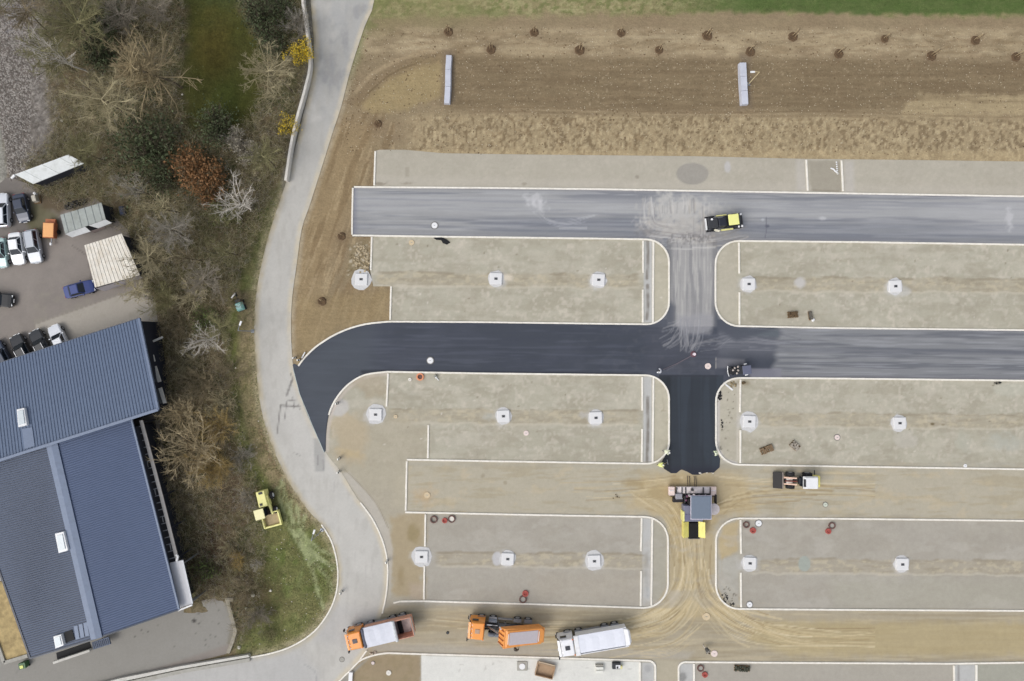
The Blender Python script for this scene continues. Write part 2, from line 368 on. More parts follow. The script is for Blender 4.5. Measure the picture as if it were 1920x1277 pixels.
def paint_ground(X, Y):
    p = Paint(X, Y, (112, 104, 78))
    big = fbm(X/90, Y/90, 4); p.mix((big-.35)*1.6*(abs(X-960) > 1000), (96, 108, 62))
    p.poly([(-700, -500), (700, -500), (585, 0), (580, 130), (480, 500), (480, 700), (620, 1040), (600, 1190), (480, 1300), (-700, 1300)], (118, 108, 86), 1, 8)
    p.poly(WOOD, (100, 93, 70), 1, 10, 14); p.poly([(290, 560), (440, 540), (450, 700), (470, 900), (440, 960), (330, 900), (300, 700)], (124, 112, 88), .9, 30, 20)
    p.mix(sst(.45, .62, fbm(X/28, Y/28, 5))*(X < 560)*.6, (78, 80, 50))
    p.mix(sst(.52, .68, fbm(X/20, Y/20, 7))*(X < 560)*.55, (128, 110, 88))
    p.poly(GARDEN, (70, 72, 32), .95, 14, 16)
    p.blob(400, 90, 45, 70, (84, 74, 34), .6, 0, .9, .5, 6, 26)
    p.blob(430, 180, 40, 45, (64, 74, 32), .6, 0, .9, .5, 5, 20)
    p.poly(VERGE, (104, 110, 62), .95, 9, 14)
    p.blob(560, 1090, 60, 90, (92, 108, 54), .9, .2, .8, .4, 8)
    p.mix(sst(.5, .66, fbm(X/11, Y/16, 9))*(X > 425)*(X < 640)*(Y > 400)*.4, (136, 140, 92))
    p.blob(560, 1150, 60, 55, (128, 126, 84), .55, 0, .9, .9, 6, 7)
    p.mix(sst(.45, .62, fbm(X/24, Y/34, 12))*inside(X, Y, VERGE)*.55, (122, 116, 80)); p.mix(sst(.55, .7, fbm(X/30, Y/30, 2))*inside(X, Y, VERGE)*.5, (86, 98, 50))
    p.stroke(OLD_L, 34, (150, 140, 108), .5, 20, .6, 4); p.stroke(OLD_L, 20, (176, 166, 138), .7, 9, .5, 6)
    # bare soil beside the road and wheel tracks over the grass
    p.stroke(spl([(462, 560), (462, 640), (460, 700), (472, 790), (496, 860), (530, 920), (572, 975)]), 30, (142, 128, 100), .85, 16, .3)
    p.stroke(spl([(486, 800), (508, 860), (545, 925)]), 7, (118, 98, 76), .6, 5, .4)
    for tr in TRACKS: p.stroke(tr, 7, (152, 158, 118), .85, 4, .15); p.stroke([(x-6, y+2) for x, y in tr], 3, (88, 100, 52), .5, 3)
    for o, a in ():
        p.stroke(spl([(500+o, 870), (520+o, 930), (545+o, 990), (575+o, 1040), (612+o*.6, 1075), (628, 1092)]), 6, (150, 158, 112), a, 4)
        p.stroke(spl([(528+o, 930), (545+o, 1000), (572+o, 1060), (600+o, 1120)]), 5, (142, 148, 100), a, 4)
    p.stroke(spl([(550, 940), (575, 975), (572, 1030), (560, 1100)]), 5, (142, 150, 104), .35, 5)
    p.blob(430, 940, 60, 70, (92, 78, 64), .8, 0, .8, .5, 3, 18); p.blob(395, 1050, 55, 80, (86, 68, 56), .8, 0, .7, .4, 9, 18)
    p.blob(350, 1000, 18, 70, (70, 72, 44), .6, -.2, .8, .5, 4)
    p.blob(470, 1120, 70, 80, (90, 78, 58), .8, 0, .7, .5, 5, 14)
    p.blob(505, 1180, 26, 40, (104, 108, 66), .6, 0, .9, .6, 2, 8)
    p.blob(300, 830, 30, 60, (76, 78, 52), .7, 0, .8, .3, 7)
    p.poly([(190, 120), (340, 130), (345, 300), (430, 420), (300, 430), (180, 330)], (84, 82, 58), .6, 30, 30); p.poly([(280, -60), (575, -60), (575, 60), (520, 110), (460, 20), (340, 0)], (66, 74, 42), .7, 14, 14)
    p.poly([(220, 440), (400, 420), (500, 340), (480, 480), (400, 600), (300, 600)], (88, 84, 60), .5, 30, 30)
    # scree slope by the track
    p.poly(SCREE, (118, 113, 108), .95, 10, 16, 20, 2)
    sc = (X < 110) & (Y < 345)
    p.mix(sst(.55, .7, vn(X/3.2, Y/3.2, 3))*sc*.45, (158, 153, 147)); p.mix(sst(.6, .75, vn(X/3.6, Y/3.6, 6))*sc*.6, (84, 78, 72))
    p.poly([(-400, 60), (-12, 120), (2, 245), (14, 330), (0, 345), (-400, 345)], (140, 138, 130), 1, 2, 2)
    p.poly([(4, 0), (38, 0), (44, 60), (20, 70), (8, 60)], (150, 150, 156), .5, 8, 6)
    p.poly([(560, -200), (586, -200), (590, 90), (582, 190), (545, 330), (530, 360), (528, 330), (562, 190), (575, 90)], (112, 110, 104), .8, 4, 5)
    return p.c

def paint_soil(X, Y):
    p = Paint(X, Y, (143, 128, 102))
    n1 = fbm(X/60, Y/22, 2); p.mix((n1-.4)*1.8, (137, 120, 96))
    # compacted pale upper bench
    m = sst(45, 62, Y)*(1-sst(96, 112, Y+(fbm(X/60, Y/30, 5)-.5)*16)); p.mix(m*.75*sst(.35, .6, fbm(X/50, Y/14, 9)), (170, 154, 125))
    # raked middle band
    top = 106+(X-840)*.012+(fbm(X/80, Y/50, 3)-.5)*10; m = sst(-5, 6, Y-top)*(1-sst(198, 214, Y))*sst(815, 850, X)
    rk = fbm(X/70, Y/2.6, 6, 2); p.mix(m*.85, (124, 109, 85)); p.mix(m*sst(.5, .75, rk)*.3, (148, 131, 104))
    p.mix(m*sst(.74, .86, fbm(X/4, Y/4, 9, 2))*.5, (176, 160, 132))
    # right hand pale patch
    p.poly([(1700, 185), (1740, 176), (FAR+40, 178), (FAR+40, 226), (1690, 214)], (170, 154, 122), .75, 9, 16, 18)
    # track ruts
    for yy, a in ((203, .5), (212, .5), (219, .35)):
        p.stroke([(x, yy+(x-900)*.014+3*math.sin(x/90)) for x in range(880, FAR, 40)], 3, (122, 104, 80), a, 3, .3)
        p.stroke([(x, yy+4+(x-900)*.014+3*math.sin(x/90)) for x in range(960, FAR, 40)], 2.5, (182, 165, 132), a*.8, 3, .3)
    # clod strip
    m = sst(208, 222, Y-(X-900)*.008+(fbm(X/30, Y/30, 8)-.5)*10)*sst(740, 800, X)
    p.mix(m*.85, (163, 147, 117)); cl = fbm(X/6+.6*vn(X/9, Y/9, 3), Y/8, 10, 4); p.mix(m*sst(.5, .62, cl)*.8, (122, 106, 82))
    cl = vn(X/4.5, Y/6, 12); p.mix(m*sst(.62, .8, cl)*.45*sst(.35, .6, fbm(X/100, Y/60, 1)), (122, 103, 77))
    p.mix(m*sst(.55, .72, fbm(X/3.4, Y/7, 2, 3))*.6, (190, 174, 141))
    m = m*sst(276, 290, Y); p.mix(m*.5, (178, 160, 126))
    m = sst(100, 125, Y)*(1-sst(205, 225, Y))*sst(830, 880, X); p.mix(m*sst(.5, .66, fbm(X/120, Y/7, 4, 4))*.4, (112, 96, 74)); m = sst(50, 70, Y)*(1-sst(98, 112, Y))*sst(720, 760, X); p.mix(m*sst(.52, .66, fbm(X/60, Y/6, 12, 4))*.45, (128, 110, 84)); p.mix(m*sst(.54, .7, fbm(X/40, Y/7, 3, 4))*.45, (182, 167, 138))
    # left fan
    p.poly([(720, 150), (780, 112), (828, 108), (826, 180), (770, 200), (700, 215), (672, 195)], (158, 141, 104), .8, 8, 9)
    p.stroke(spl([(672, 190), (700, 160), (745, 130), (800, 112), (860, 100)]), 22, (130, 113, 88), .75, 14, .2)
    p.stroke(spl([(668, 172), (700, 138), (760, 108), (815, 96)]), 7, (170, 152, 122), .6, 5, .3)
    p.stroke(spl([(690, 175), (735, 138), (790, 116)]), 2.5, (106, 90, 66), .7, 3)
    # strip beside the old road
    m = (1-sst(0, 60, X-(720-(Y-120)*.35)))*sst(190, 260, Y); p.mix(m*.8, (150, 131, 100))
    st = fbm((X+Y*.33)/7, Y/60, 11, 3); p.mix((Y > 210)*(X < 740)*(Y < 600)*sst(.5, .68, st)*.6, (126, 107, 80))
    st = fbm((X+Y*.33)/5, Y/40, 14, 3); p.mix((Y > 230)*(X < 740)*sst(.58, .72, st)*.5, (178, 160, 128))
    p.poly([(556, 560), (735, 540), (731, 602), (640, 620), (600, 642), (560, 680)], (152, 134, 100), .6, 14, 10)
    p.poly([(655, 462), (692, 448), (694, 505), (662, 512), (650, 520)], (136, 124, 98), .8, 5, 6, 5)
    for k in range(60):
        a = random.random(); b = random.random(); p.blob(652+42*a, 452+66*b, random.uniform(1.5, 3), random.uniform(1.5, 3), random.choice(((176, 168, 150), (104, 88, 62), (190, 180, 160))), .8, 0, .6, .2, 1)
    p.stroke(OLD_R, 14, (172, 160, 138), .75, 10, .5, 4)
    # planting hollows and the ground round the culvert units
    for (x, y) in HOLES: p.blob(x, y+2, 19, 15, (116, 98, 78), .5, 0, .9, .4, 5, 8)
    for (x, y) in ((840, 148), (1396, 156)): p.poly([(x-9, y-54), (x+11, y-54), (x+14, y+48), (x-12, y+50)], (126, 112, 94), .75, 6, 4)
    # grass margin
    gy = 34+(X-760)*.0-10*sst(780, 1300, X)+8*sst(1500, 1900, X)+(fbm(X/26, Y/26, 6)-.5)*26
    m = 1-sst(-9, 7, Y-gy+20*sst(1250, 1000, X)*0)
    p.mix(m*.8, (142, 135, 98)); g = fbm(X/7, Y/7, 7, 3)
    p.mix(m*sst(.48, .66, g)*.6, (98, 110, 62)); p.mix(m*sst(.5, .68, fbm(X/8, Y/5, 9, 3))*.6*(X < 1400), (166, 160, 120)); p.mix(m*sst(.52, .7, fbm(X/40, Y/12, 3, 3))*.5, (112, 118, 74))
    m2 = (1-sst(-10, 0, Y-(26+(X-1300)*.012)+(fbm(X/18, Y/18, 2)-.5)*14))*sst(1180, 1420, X); p.mix(m2*.85, (76, 98, 50))
    m = 1-sst(0, 22, X-(700-(Y)*.34)-(fbm(X/14, Y/14, 5)-.5)*60*(1-sst(0, 170, Y))); p.mix(m*(1-sst(90, 200, Y))*.7, (116, 122, 76))
    m = (1-sst(30, 75, Y+(fbm(X/30, Y/30, 12)-.5)*40))*(1-sst(820, 980, X)); p.mix(m*.35, (128, 126, 84))
    return p.c

def trench(p, x0, x1, yc, seed):
    X, Y = p.X, p.Y; yc = yc+(X-x0)*.007
    m = sst(x0, x0+14, X)*(1-sst(x1-14, x1, X)); d = Y-yc+(fbm(X/24, Y/24, seed)-.5)*9
    m1 = m*(1-sst(9, 15, abs(d))); v = fbm(X/36, Y/5, seed+1, 3)
    p.mix(m1*.45, (166, 156, 135)); p.mix(m1*sst(.5, .68, v)*.4, (148, 139, 119)); p.mix(m1*sst(.5, .68, fbm(X/9, Y/5, seed+3))*.6, (190, 180, 156))
    p.mix(m*(1-sst(1, 3.5, abs(d+12)))*sst(.42, .6, fbm(X/30, Y/9, seed+2))*.6, (142, 133, 113))
    p.mix(m*(1-sst(1, 3, abs(d-14)))*.45, (196, 188, 170))

PADS = [(678, 524), (930, 523), (1122, 525), (1403, 533), (1677, 537), (705, 777), (944, 780), (1117, 783), (1404, 790), (1685, 793), (791, 1043), (952, 1047), (1114, 1051), (1405, 1055), (1690, 1057)]
HOLES = [(841, 60), (921, 93), (1002, 61), (1087, 94), (1165, 62), (1236, 94), (1326, 67), (1407, 97), (1487, 69), (1573, 101), (1659, 73), (1747, 105), (1829, 76), (1905, 107), (709, 232), (641, 443), (604, 565)]
def tracks(p, guides, n, cols, w=(1.2, 3.2), sp=10, a=(.25, .75), seed=5):
    rr = random.Random(seed)
    for g in guides:
        sm = spl(g, 6)
        for k in range(n):
            o = rr.gauss(0, sp); o2 = rr.gauss(0, sp*.3); i0 = int(rr.random()*len(sm)*.6); i1 = min(len(sm), i0+int(len(sm)*rr.uniform(.25, .8))+3)
            out = []
            for i in range(i0, i1):
                a_ = sm[max(i-1, 0)]; b_ = sm[min(i+1, len(sm)-1)]; dx, dy = b_[0]-a_[0], b_[1]-a_[1]; L = math.hypot(dx, dy)+1e-6
                q = o+o2*math.sin(i*.35+k); out.append((sm[i][0]-dy/L*q, sm[i][1]+dx/L*q))
            if len(out) > 1: p.stroke(out, rr.uniform(*w), rr.choice(cols), rr.uniform(*a), 1.6, .35, k)

def paint_gravel(X, Y):
    p = Paint(X, Y, (176, 172, 156))
    p.mix(sst(860, 960, Y)*.9, (168, 163, 152))
    n = fbm(X/70, Y/45, 3); p.mix((n-.42)*1.6, (163, 158, 141)); n = fbm(X/40, Y/26, 8); p.mix((n-.55)*2.0, (186, 180, 166))
    n = fbm(X/16, Y/16, 11, 4); p.mix(sst(.52, .7, n)*.35*(1-sst(940, 960, Y)), (157, 150, 134)); p.mix(sst(.56, .72, fbm(X/9, Y/9, 5))*.4*(1-sst(940, 960, Y)), (199, 192, 178))
    up_ = (Y > 450)*(Y < 870); p.mix(up_*sst(.5, .66, fbm(X/52, Y/18, 13, 4))*.45, (160, 154, 137)); p.mix(up_*sst(.53, .68, fbm(X/46, Y/14, 7, 4))*.4, (189, 184, 169)); lo_ = (Y > 960); p.mix(lo_*sst(.52, .66, fbm(X/60, Y/24, 10, 4))*.35, (158, 153, 142)); p.mix(sst(.6, .75, vn(X/5, Y/5, 13))*sst(.5, .6, fbm(X/30, Y/20, 1))*.35*(Y < 870), (206, 198, 184))
    # upper strip
    p.poly([(700, 280), (FAR, 295), (FAR, 372), (700, 350)], (176, 170, 157), .7, 4)
    p.poly([(705, 330), (1500, 345), (FAR, 355), (FAR, 372), (700, 350)], (186, 180, 168), .5, 8)
    p.poly([(1517, 302), (1576, 302), (1578, 359), (1520, 358)], (158, 152, 138), .9, 3, 2); p.stroke([(1524, 357), (1572, 359)], 3, (128, 120, 104), .6, 3)
    p.poly([(1582, 302), (1600, 302), (1602, 362), (1584, 362)], (188, 184, 178), .6, 5); p.poly([(1492, 300), (1509, 300), (1512, 358), (1494, 358)], (188, 184, 178), .5, 5)
    # third road
    p.poly([(765, 864), (1254, 871), (1386, 873), (FAR, 883), (FAR, 976), (1386, 970), (1208, 966), (763, 958)], (177, 170, 152), .9, 2)
    m = (Y > 866)*(Y < 972)*(X > 765); p.mix(m*sst(.5, .68, fbm(X/60, Y/9, 6))*.6, (166, 156, 132)); p.mix(m*sst(.55, .7, fbm(X/26, Y/14, 2))*.4, (190, 176, 148))
    p.mix(m*(1-sst(5, 12, Y-866-(X-900)*.01))*.4, (168, 164, 152))
    p.blob(798, 930, 26, 20, (190, 164, 128), .6, 0, .9, .6, 4); p.blob(905, 893, 5, 6, (140, 130, 108), .5, 0, .8, .4); p.blob(947, 905, 4, 4, (140, 130, 108), .5)
    # bottom haul road
    p.poly([(735, 1133), (1206, 1141), (1386, 1143), (FAR, 1147), (FAR, 1240), (1284, 1239), (1215, 1236), (700, 1222), (640, 1268), (690, 1215), (716, 1150)], (168, 158, 137), .95, 4, 3)
    m = (Y > 1140)*(Y < 1240)*(X > 700); st = fbm(X/90, Y/5, 9, 3); p.mix(m*sst(.48, .66, st)*.5, (152, 140, 114)); p.mix(m*sst(.52, .7, fbm(X/70, Y/4, 13, 3))*.5, (188, 176, 150))
    p.poly([(1420, 1165), (FAR, 1168), (FAR, 1228), (1480, 1228), (1400, 1200)], (174, 159, 122), .75, 10, 6)
    p.poly([(800, 1150), (1200, 1158), (1200, 1190), (800, 1180)], (168, 153, 125), .4, 12, 6)
    p.poly([(700, 1205), (1300, 1222), (1290, 1237), (700, 1222)], (170, 164, 152), .8, 6, 3)
    p.poly([(1215, 1236), (1229, 1240), (1229, 1340), (1272, 1340), (1272, 1240), (1300, 1238)], (176, 168, 148), .9, 4)
    # crossing south of the paver
    p.poly([(1262, 885), (1335, 885), (1341, 980), (1341, 1100), (1384, 1160), (1206, 1160), (1254, 1100), (1254, 980)], (178, 162, 128), .8, 8, 4)
    p.poly([(1200, 890), (1400, 890), (1420, 960), (1360, 968), (1320, 1000), (1280, 1000), (1245, 968), (1180, 950)], (182, 164, 128), .75, 14, 10)
    light = [(205, 190, 156), (198, 182, 146), (212, 200, 170), (190, 172, 134)]; dark = [(150, 132, 96), (142, 124, 92), (160, 142, 106)]
    gd = [[(1298, 960), (1298, 1040), (1295, 1090), (1270, 1140), (1220, 1170), (1120, 1185), (1000, 1190)], [(1312, 980), (1312, 1060), (1320, 1110), (1350, 1145), (1400, 1172), (1500, 1190), (1640, 1195)],
          [(1285, 990), (1285, 1070), (1270, 1120), (1230, 1155), (1170, 1175)], [(1330, 1000), (1325, 1080), (1345, 1120), (1385, 1160), (1430, 1180)]]
    tracks(p, gd, 34, light+dark+light, (1.0, 3.2), 14, (.35, .85), 5)
    gu = [[(1050, 915), (1150, 912), (1230, 905), (1280, 900)], [(1100, 935), (1200, 935), (1250, 950), (1280, 1000), (1290, 1060)], [(1340, 900), (1420, 905), (1520, 912), (1640, 915)], [(1340, 960), (1380, 935), (1450, 925), (1560, 925)], [(1320, 1020), (1335, 960), (1400, 940), (1500, 940)], [(1180, 925), (1240, 965), (1262, 1010), (1272, 1060)]]
    tracks(p, gu, 18, light+dark, (1.0, 3.2), 9, (.25, .65), 8)
    p.blob(1190, 906, 34, 9, (160, 142, 106), .7, 0, .8, .5, 3); p.blob(1265, 905, 14, 14, (150, 132, 98), .6); p.blob(1240, 925, 30, 18, (164, 146, 108), .6)
    tracks(p, [[(1320, 1170), (1260, 1215), (1180, 1222)], [(1180, 1180), (1240, 1190), (1280, 1160), (1300, 1120)], [(1330, 1130), (1400, 1170), (1480, 1205), (1560, 1215)], [(940, 1172), (1100, 1176), (1200, 1180)], [(790, 1162), (900, 1170), (1020, 1180)]], 12, light+dark[:1], (1.2, 3), 8, (.25, .6), 12)
    # beds right of the ring kerbs
    for (a, b, y0, y1) in ((1207, 1223, 452, 605), (1206, 1222, 706, 866), (1204, 1221, 971, 1136), (1203, 1227, 1242, 1340), (1274, 1300, 1244, 1340), (1790, 1829, 1246, 1340)):
        p.poly([(a, y0), (b, y0), (b, y1), (a, y1)], (186, 187, 186), .85, 2)
    for (x, y0, y1) in ((1214, 452, 522), (1214, 535, 598), (1214, 745, 865)): p.stroke([(x, y0), (x+1, (y0+y1)/2), (x-1, y1)], 6, (122, 116, 108), .85, 3, .5)
    p.blob(1212, 1050, 5, 14, (160, 158, 152), .8); p.blob(1212, 1090, 4, 34, (156, 160, 160), .6, -.1, .7, .5)
    p.blob(1280, 1268, 8, 12, (132, 132, 130), .8); p.blob(1214, 1254, 8, 8, (160, 160, 160), .7); p.blob(1797, 1262, 3, 20, (140, 138, 134), .7)
    for poly in ([(1226, 455), (1240, 462), (1250, 490), (1250, 566), (1240, 595), (1226, 603)], [(1226, 712), (1240, 718), (1250, 745), (1250, 830), (1240, 855), (1226, 863)]): p.poly(poly, (186, 180, 160), .6, 3)
    p.poly([(1225, 975), (1240, 985), (1248, 1012), (1248, 1094), (1238, 1122), (1225, 1133)], (168, 164, 150), .8, 3)
    for (a, b) in ((458, 606), (714, 866)): p.poly([(1346, a+28), (1360, a+6), (1382, a), (1382, b), (1360, b-6), (1346, b-30)], (184, 178, 162), .6, 4)
    p.stroke([(1384, 720), (1383, 860)], 5, (196, 190, 180), .6, 3); p.stroke([(1347, 740), (1346, 840), (1358, 862), (1380, 868)], 5, (196, 192, 190), .7, 4)
    p.poly([(1347, 1010), (1356, 985), (1384, 976), (1384, 1035), (1350, 1050)], (184, 166, 128), .8, 4, 3)
    p.poly([(1346, 1050), (1384, 1040), (1384, 1136), (1360, 1130), (1347, 1100)], (178, 176, 168), .7, 4, 3)
    # lower beds are smoother and cooler
    for poly in ([(799, 964), (1202, 970), (1201, 1136), (797, 1124)], [(1390, 974), (FAR, 980), (FAR, 1143), (1390, 1139)], [(1303, 1244), (1787, 1246), (1787, 1340), (1303, 1340)]): p.poly(poly, (168, 163, 153), .75, 2)
    m = (Y > 964)*(Y < 1140)*(X > 797); p.mix(m*sst(.5, .66, fbm(X/50, Y/30, 10, 4))*.4, (158, 152, 140)); p.mix(m*sst(.54, .68, fbm(X/40, Y/22, 5, 4))*.35, (182, 177, 168))
    p.poly([(1832, 1246), (FAR, 1244), (FAR, 1340), (1832, 1340)], (160, 160, 148), .8, 2)
    p.poly([(1000, 1070), (1200, 1074), (1200, 1136), (1000, 1131)], (172, 164, 150), .5, 20, 12); p.poly([(1560, 1085), (FAR, 1085), (FAR, 1140), (1560, 1140)], (168, 165, 150), .5, 16, 10)
    trench(p, 700, 1204, 523, 2); trench(p, 1388, FAR, 532, 5); trench(p, 725, 1204, 779, 8); trench(p, 1390, FAR, 786, 11)
    trench(p, 812, 1215, 1048, 4); trench(p, 1400, FAR, 1060, 7)
    # area between old road and the beds
    p.poly([(615, 850), (640, 790), (690, 760), (800, 800), (800, 860), (762, 862), (760, 960), (798, 962), (795, 1125), (735, 1128), (728, 1060), (705, 980), (660, 920)], (171, 163, 144), .7, 10, 8)
    p.poly([(617, 790), (650, 770), (690, 800), (680, 870), (640, 862)], (182, 166, 138), .6, 10, 10); p.blob(655, 850, 28, 10, (188, 170, 134), .6, .2, .8, .7, 4, 6)
    p.poly([(735, 968), (794, 966), (793, 1118), (738, 1122), (732, 1040)], (166, 150, 120), .75, 10, 12, 12); p.blob(775, 1000, 14, 18, (142, 128, 92), .6); p.blob(752, 1080, 9, 22, (142, 126, 92), .5, 0, .9, .6); p.poly([(770, 1095), (795, 1095), (795, 1124), (768, 1122)], (176, 162, 146), .6, 6, 5)
    p.poly([(640, 888), (655, 885), (700, 935), (728, 985), (737, 1030), (731, 1120), (727, 1060), (715, 1005), (690, 955)], (186, 181, 172), .7, 3)
    p.stroke(spl([(646, 880), (672, 905), (706, 945), (728, 990)]), 2, (128, 118, 98), .6, 2, .3)
    p.poly([(617, 762), (634, 745), (652, 752), (655, 768), (640, 780), (622, 778)], (190, 187, 182), .9, 3, 2); p.stroke(spl([(614, 845), (615, 810), (622, 776), (634, 752), (656, 726), (686, 708), (724, 701)]), 6, (192, 182, 172), .7, 4)
    p.poly([(655, 712), (690, 702), (724, 702), (722, 745), (690, 745)], (166, 152, 128), .5, 8, 8)
    p.poly([(735, 910), (760, 880), (760, 958), (735, 950)], (182, 174, 154), .4, 8)
    # trench pads halo
    for i, (x, y) in enumerate(PADS): p.blob(x+(6 if i in (1,) else -2), y+2, 22 if i in (0, 5, 8, 10, 12, 13) else 17, 18, (198, 199, 200), .8, 0, .7, .35, i, 7)
    p.blob(662+15, 524, 22, 22, (176, 178, 180), .7, 0, .4, .1); p.blob(952, 521, 12, 8, (214, 204, 186), .8, 0, .7, .5); p.blob(917, 780, 13, 9, (170, 172, 166), .6, 0, .8, .6, 3, 5); p.blob(1094, 778, 12, 8, (180, 178, 176), .6, 0, .8, .6, 3, 5)
    p.blob(932, 1047, 10, 14, (190, 190, 192), .9, 0, .2, .1); p.blob(1690, 545, 20, 12, (196, 197, 196), .5); p.blob(1700, 825, 26, 18, (190, 186, 176), .5)
    # stains and slabs
    p.blob(1298, 326, 31, 21, (156, 152, 144), .95, 0, .08, .03); p.blob(1364, 313, 7, 12, (186, 184, 182), .85, 0, .3, .1)
    p.blob(1500, 531, 12, 12, (194, 192, 190), .8, 0, .5, .2); p.blob(1508, 1057, 12, 15, (158, 164, 156), .95, 0, .1, .03)
    p.blob(1808, 828, 18, 24, (172, 172, 158), .6, 0, .8, .5); p.blob(1880, 830, 40, 22, (172, 174, 164), .6, 0, .9, .6); p.blob(1898, 730, 40, 14, (186, 186, 172), .5)
    p.blob(1395, 713+5, 16, 5, (132, 118, 92), .7, 0, .9, .5); p.blob(1870, 718, 8, 3, (70, 66, 56), .9, 0, .6, .5, 3, 3)
    p.blob(1365, 720, 14, 10, (150, 144, 126), .6, 0, .9, .6, 5, 4); p.blob(1748, 795, 5, 3, (98, 86, 58), .9, 0, .6, .4); p.blob(1768, 797, 4, 2, (120, 106, 76), .7)
    p.blob(712, 345, 16, 4, (140, 132, 118), .8, 0, .7, .8, 4, 4); p.blob(764, 344, 12, 3, (150, 142, 128), .7, 0, .7, .8, 5, 4); p.blob(983, 345, 6, 3, (150, 142, 128), .7)
    p.blob(1195, 332, 5, 4, (140, 134, 122), .7); p.poly([(760, 314), (768, 314), (768, 332), (760, 332)], (158, 152, 138), .7, 2)
    for k in range(90):
        x = random.uniform(700, 1900); y = random.choice((random.uniform(455, 600), random.uniform(712, 860))); p.blob(x, y, random.uniform(1, 2.6), random.uniform(1, 2.2), random.choice(((120, 112, 94), (206, 200, 188), (212, 206, 196), (130, 122, 104))), .75, 0, .6, .3, k % 9, 4)
    for k in range(50):
        x = random.uniform(1350, 1380); y = random.choice((random.uniform(730, 850), random.uniform(1100, 1135))); p.blob(x, y, random.uniform(1, 2), random.uniform(1, 2.4), (72, 66, 54), .6, 0, .6, .5, k % 9, 3)
    p.stroke([(1243, 745), (1244, 768), (1240, 770), (1248, 770)], 1.6, (150, 140, 122), .6, 2)
    # lower left bed and the concrete slab
    p.poly([(672, 1242), (700, 1230), (730, 1227), (788, 1229), (788, 1340), (600, 1340)], (154, 139, 113), .95, 3, 2)
    m = (X < 788)*(Y > 1228)*(X > 640); p.mix(m*sst(.5, .65, fbm(X/10, Y/10, 3))*.35, (140, 128, 98))
    p.poly([(640, 1275), (672, 1246), (690, 1236), (655, 1270), (650, 1290)], (150, 148, 140), .9, 3)
    p.poly([(790, 1228), (1200, 1240), (1200, 1340), (790, 1340)], (219, 219, 213), .97, 1.2)
    for (x, y, rx, ry) in ((866, 1246, 5, 2), (925, 1244, 3, 4), (936, 1240, 5, 1.5), (910, 1252, 3, 6), (862, 1256, 2, 5), (990, 1254, 6, 1.5), (1078, 1264, 3, 2), (1100, 1252, 10, 1), (1180, 1254, 6, 1), (1050, 1256, 3, 5)): p.blob(x, y, rx, ry, (188, 187, 180), .75, .2, .9, .8, 4, 3)
    p.stroke([(800, 1228), (1205, 1239.5)], 3, (150, 144, 132), .5, 3)
    return p.c

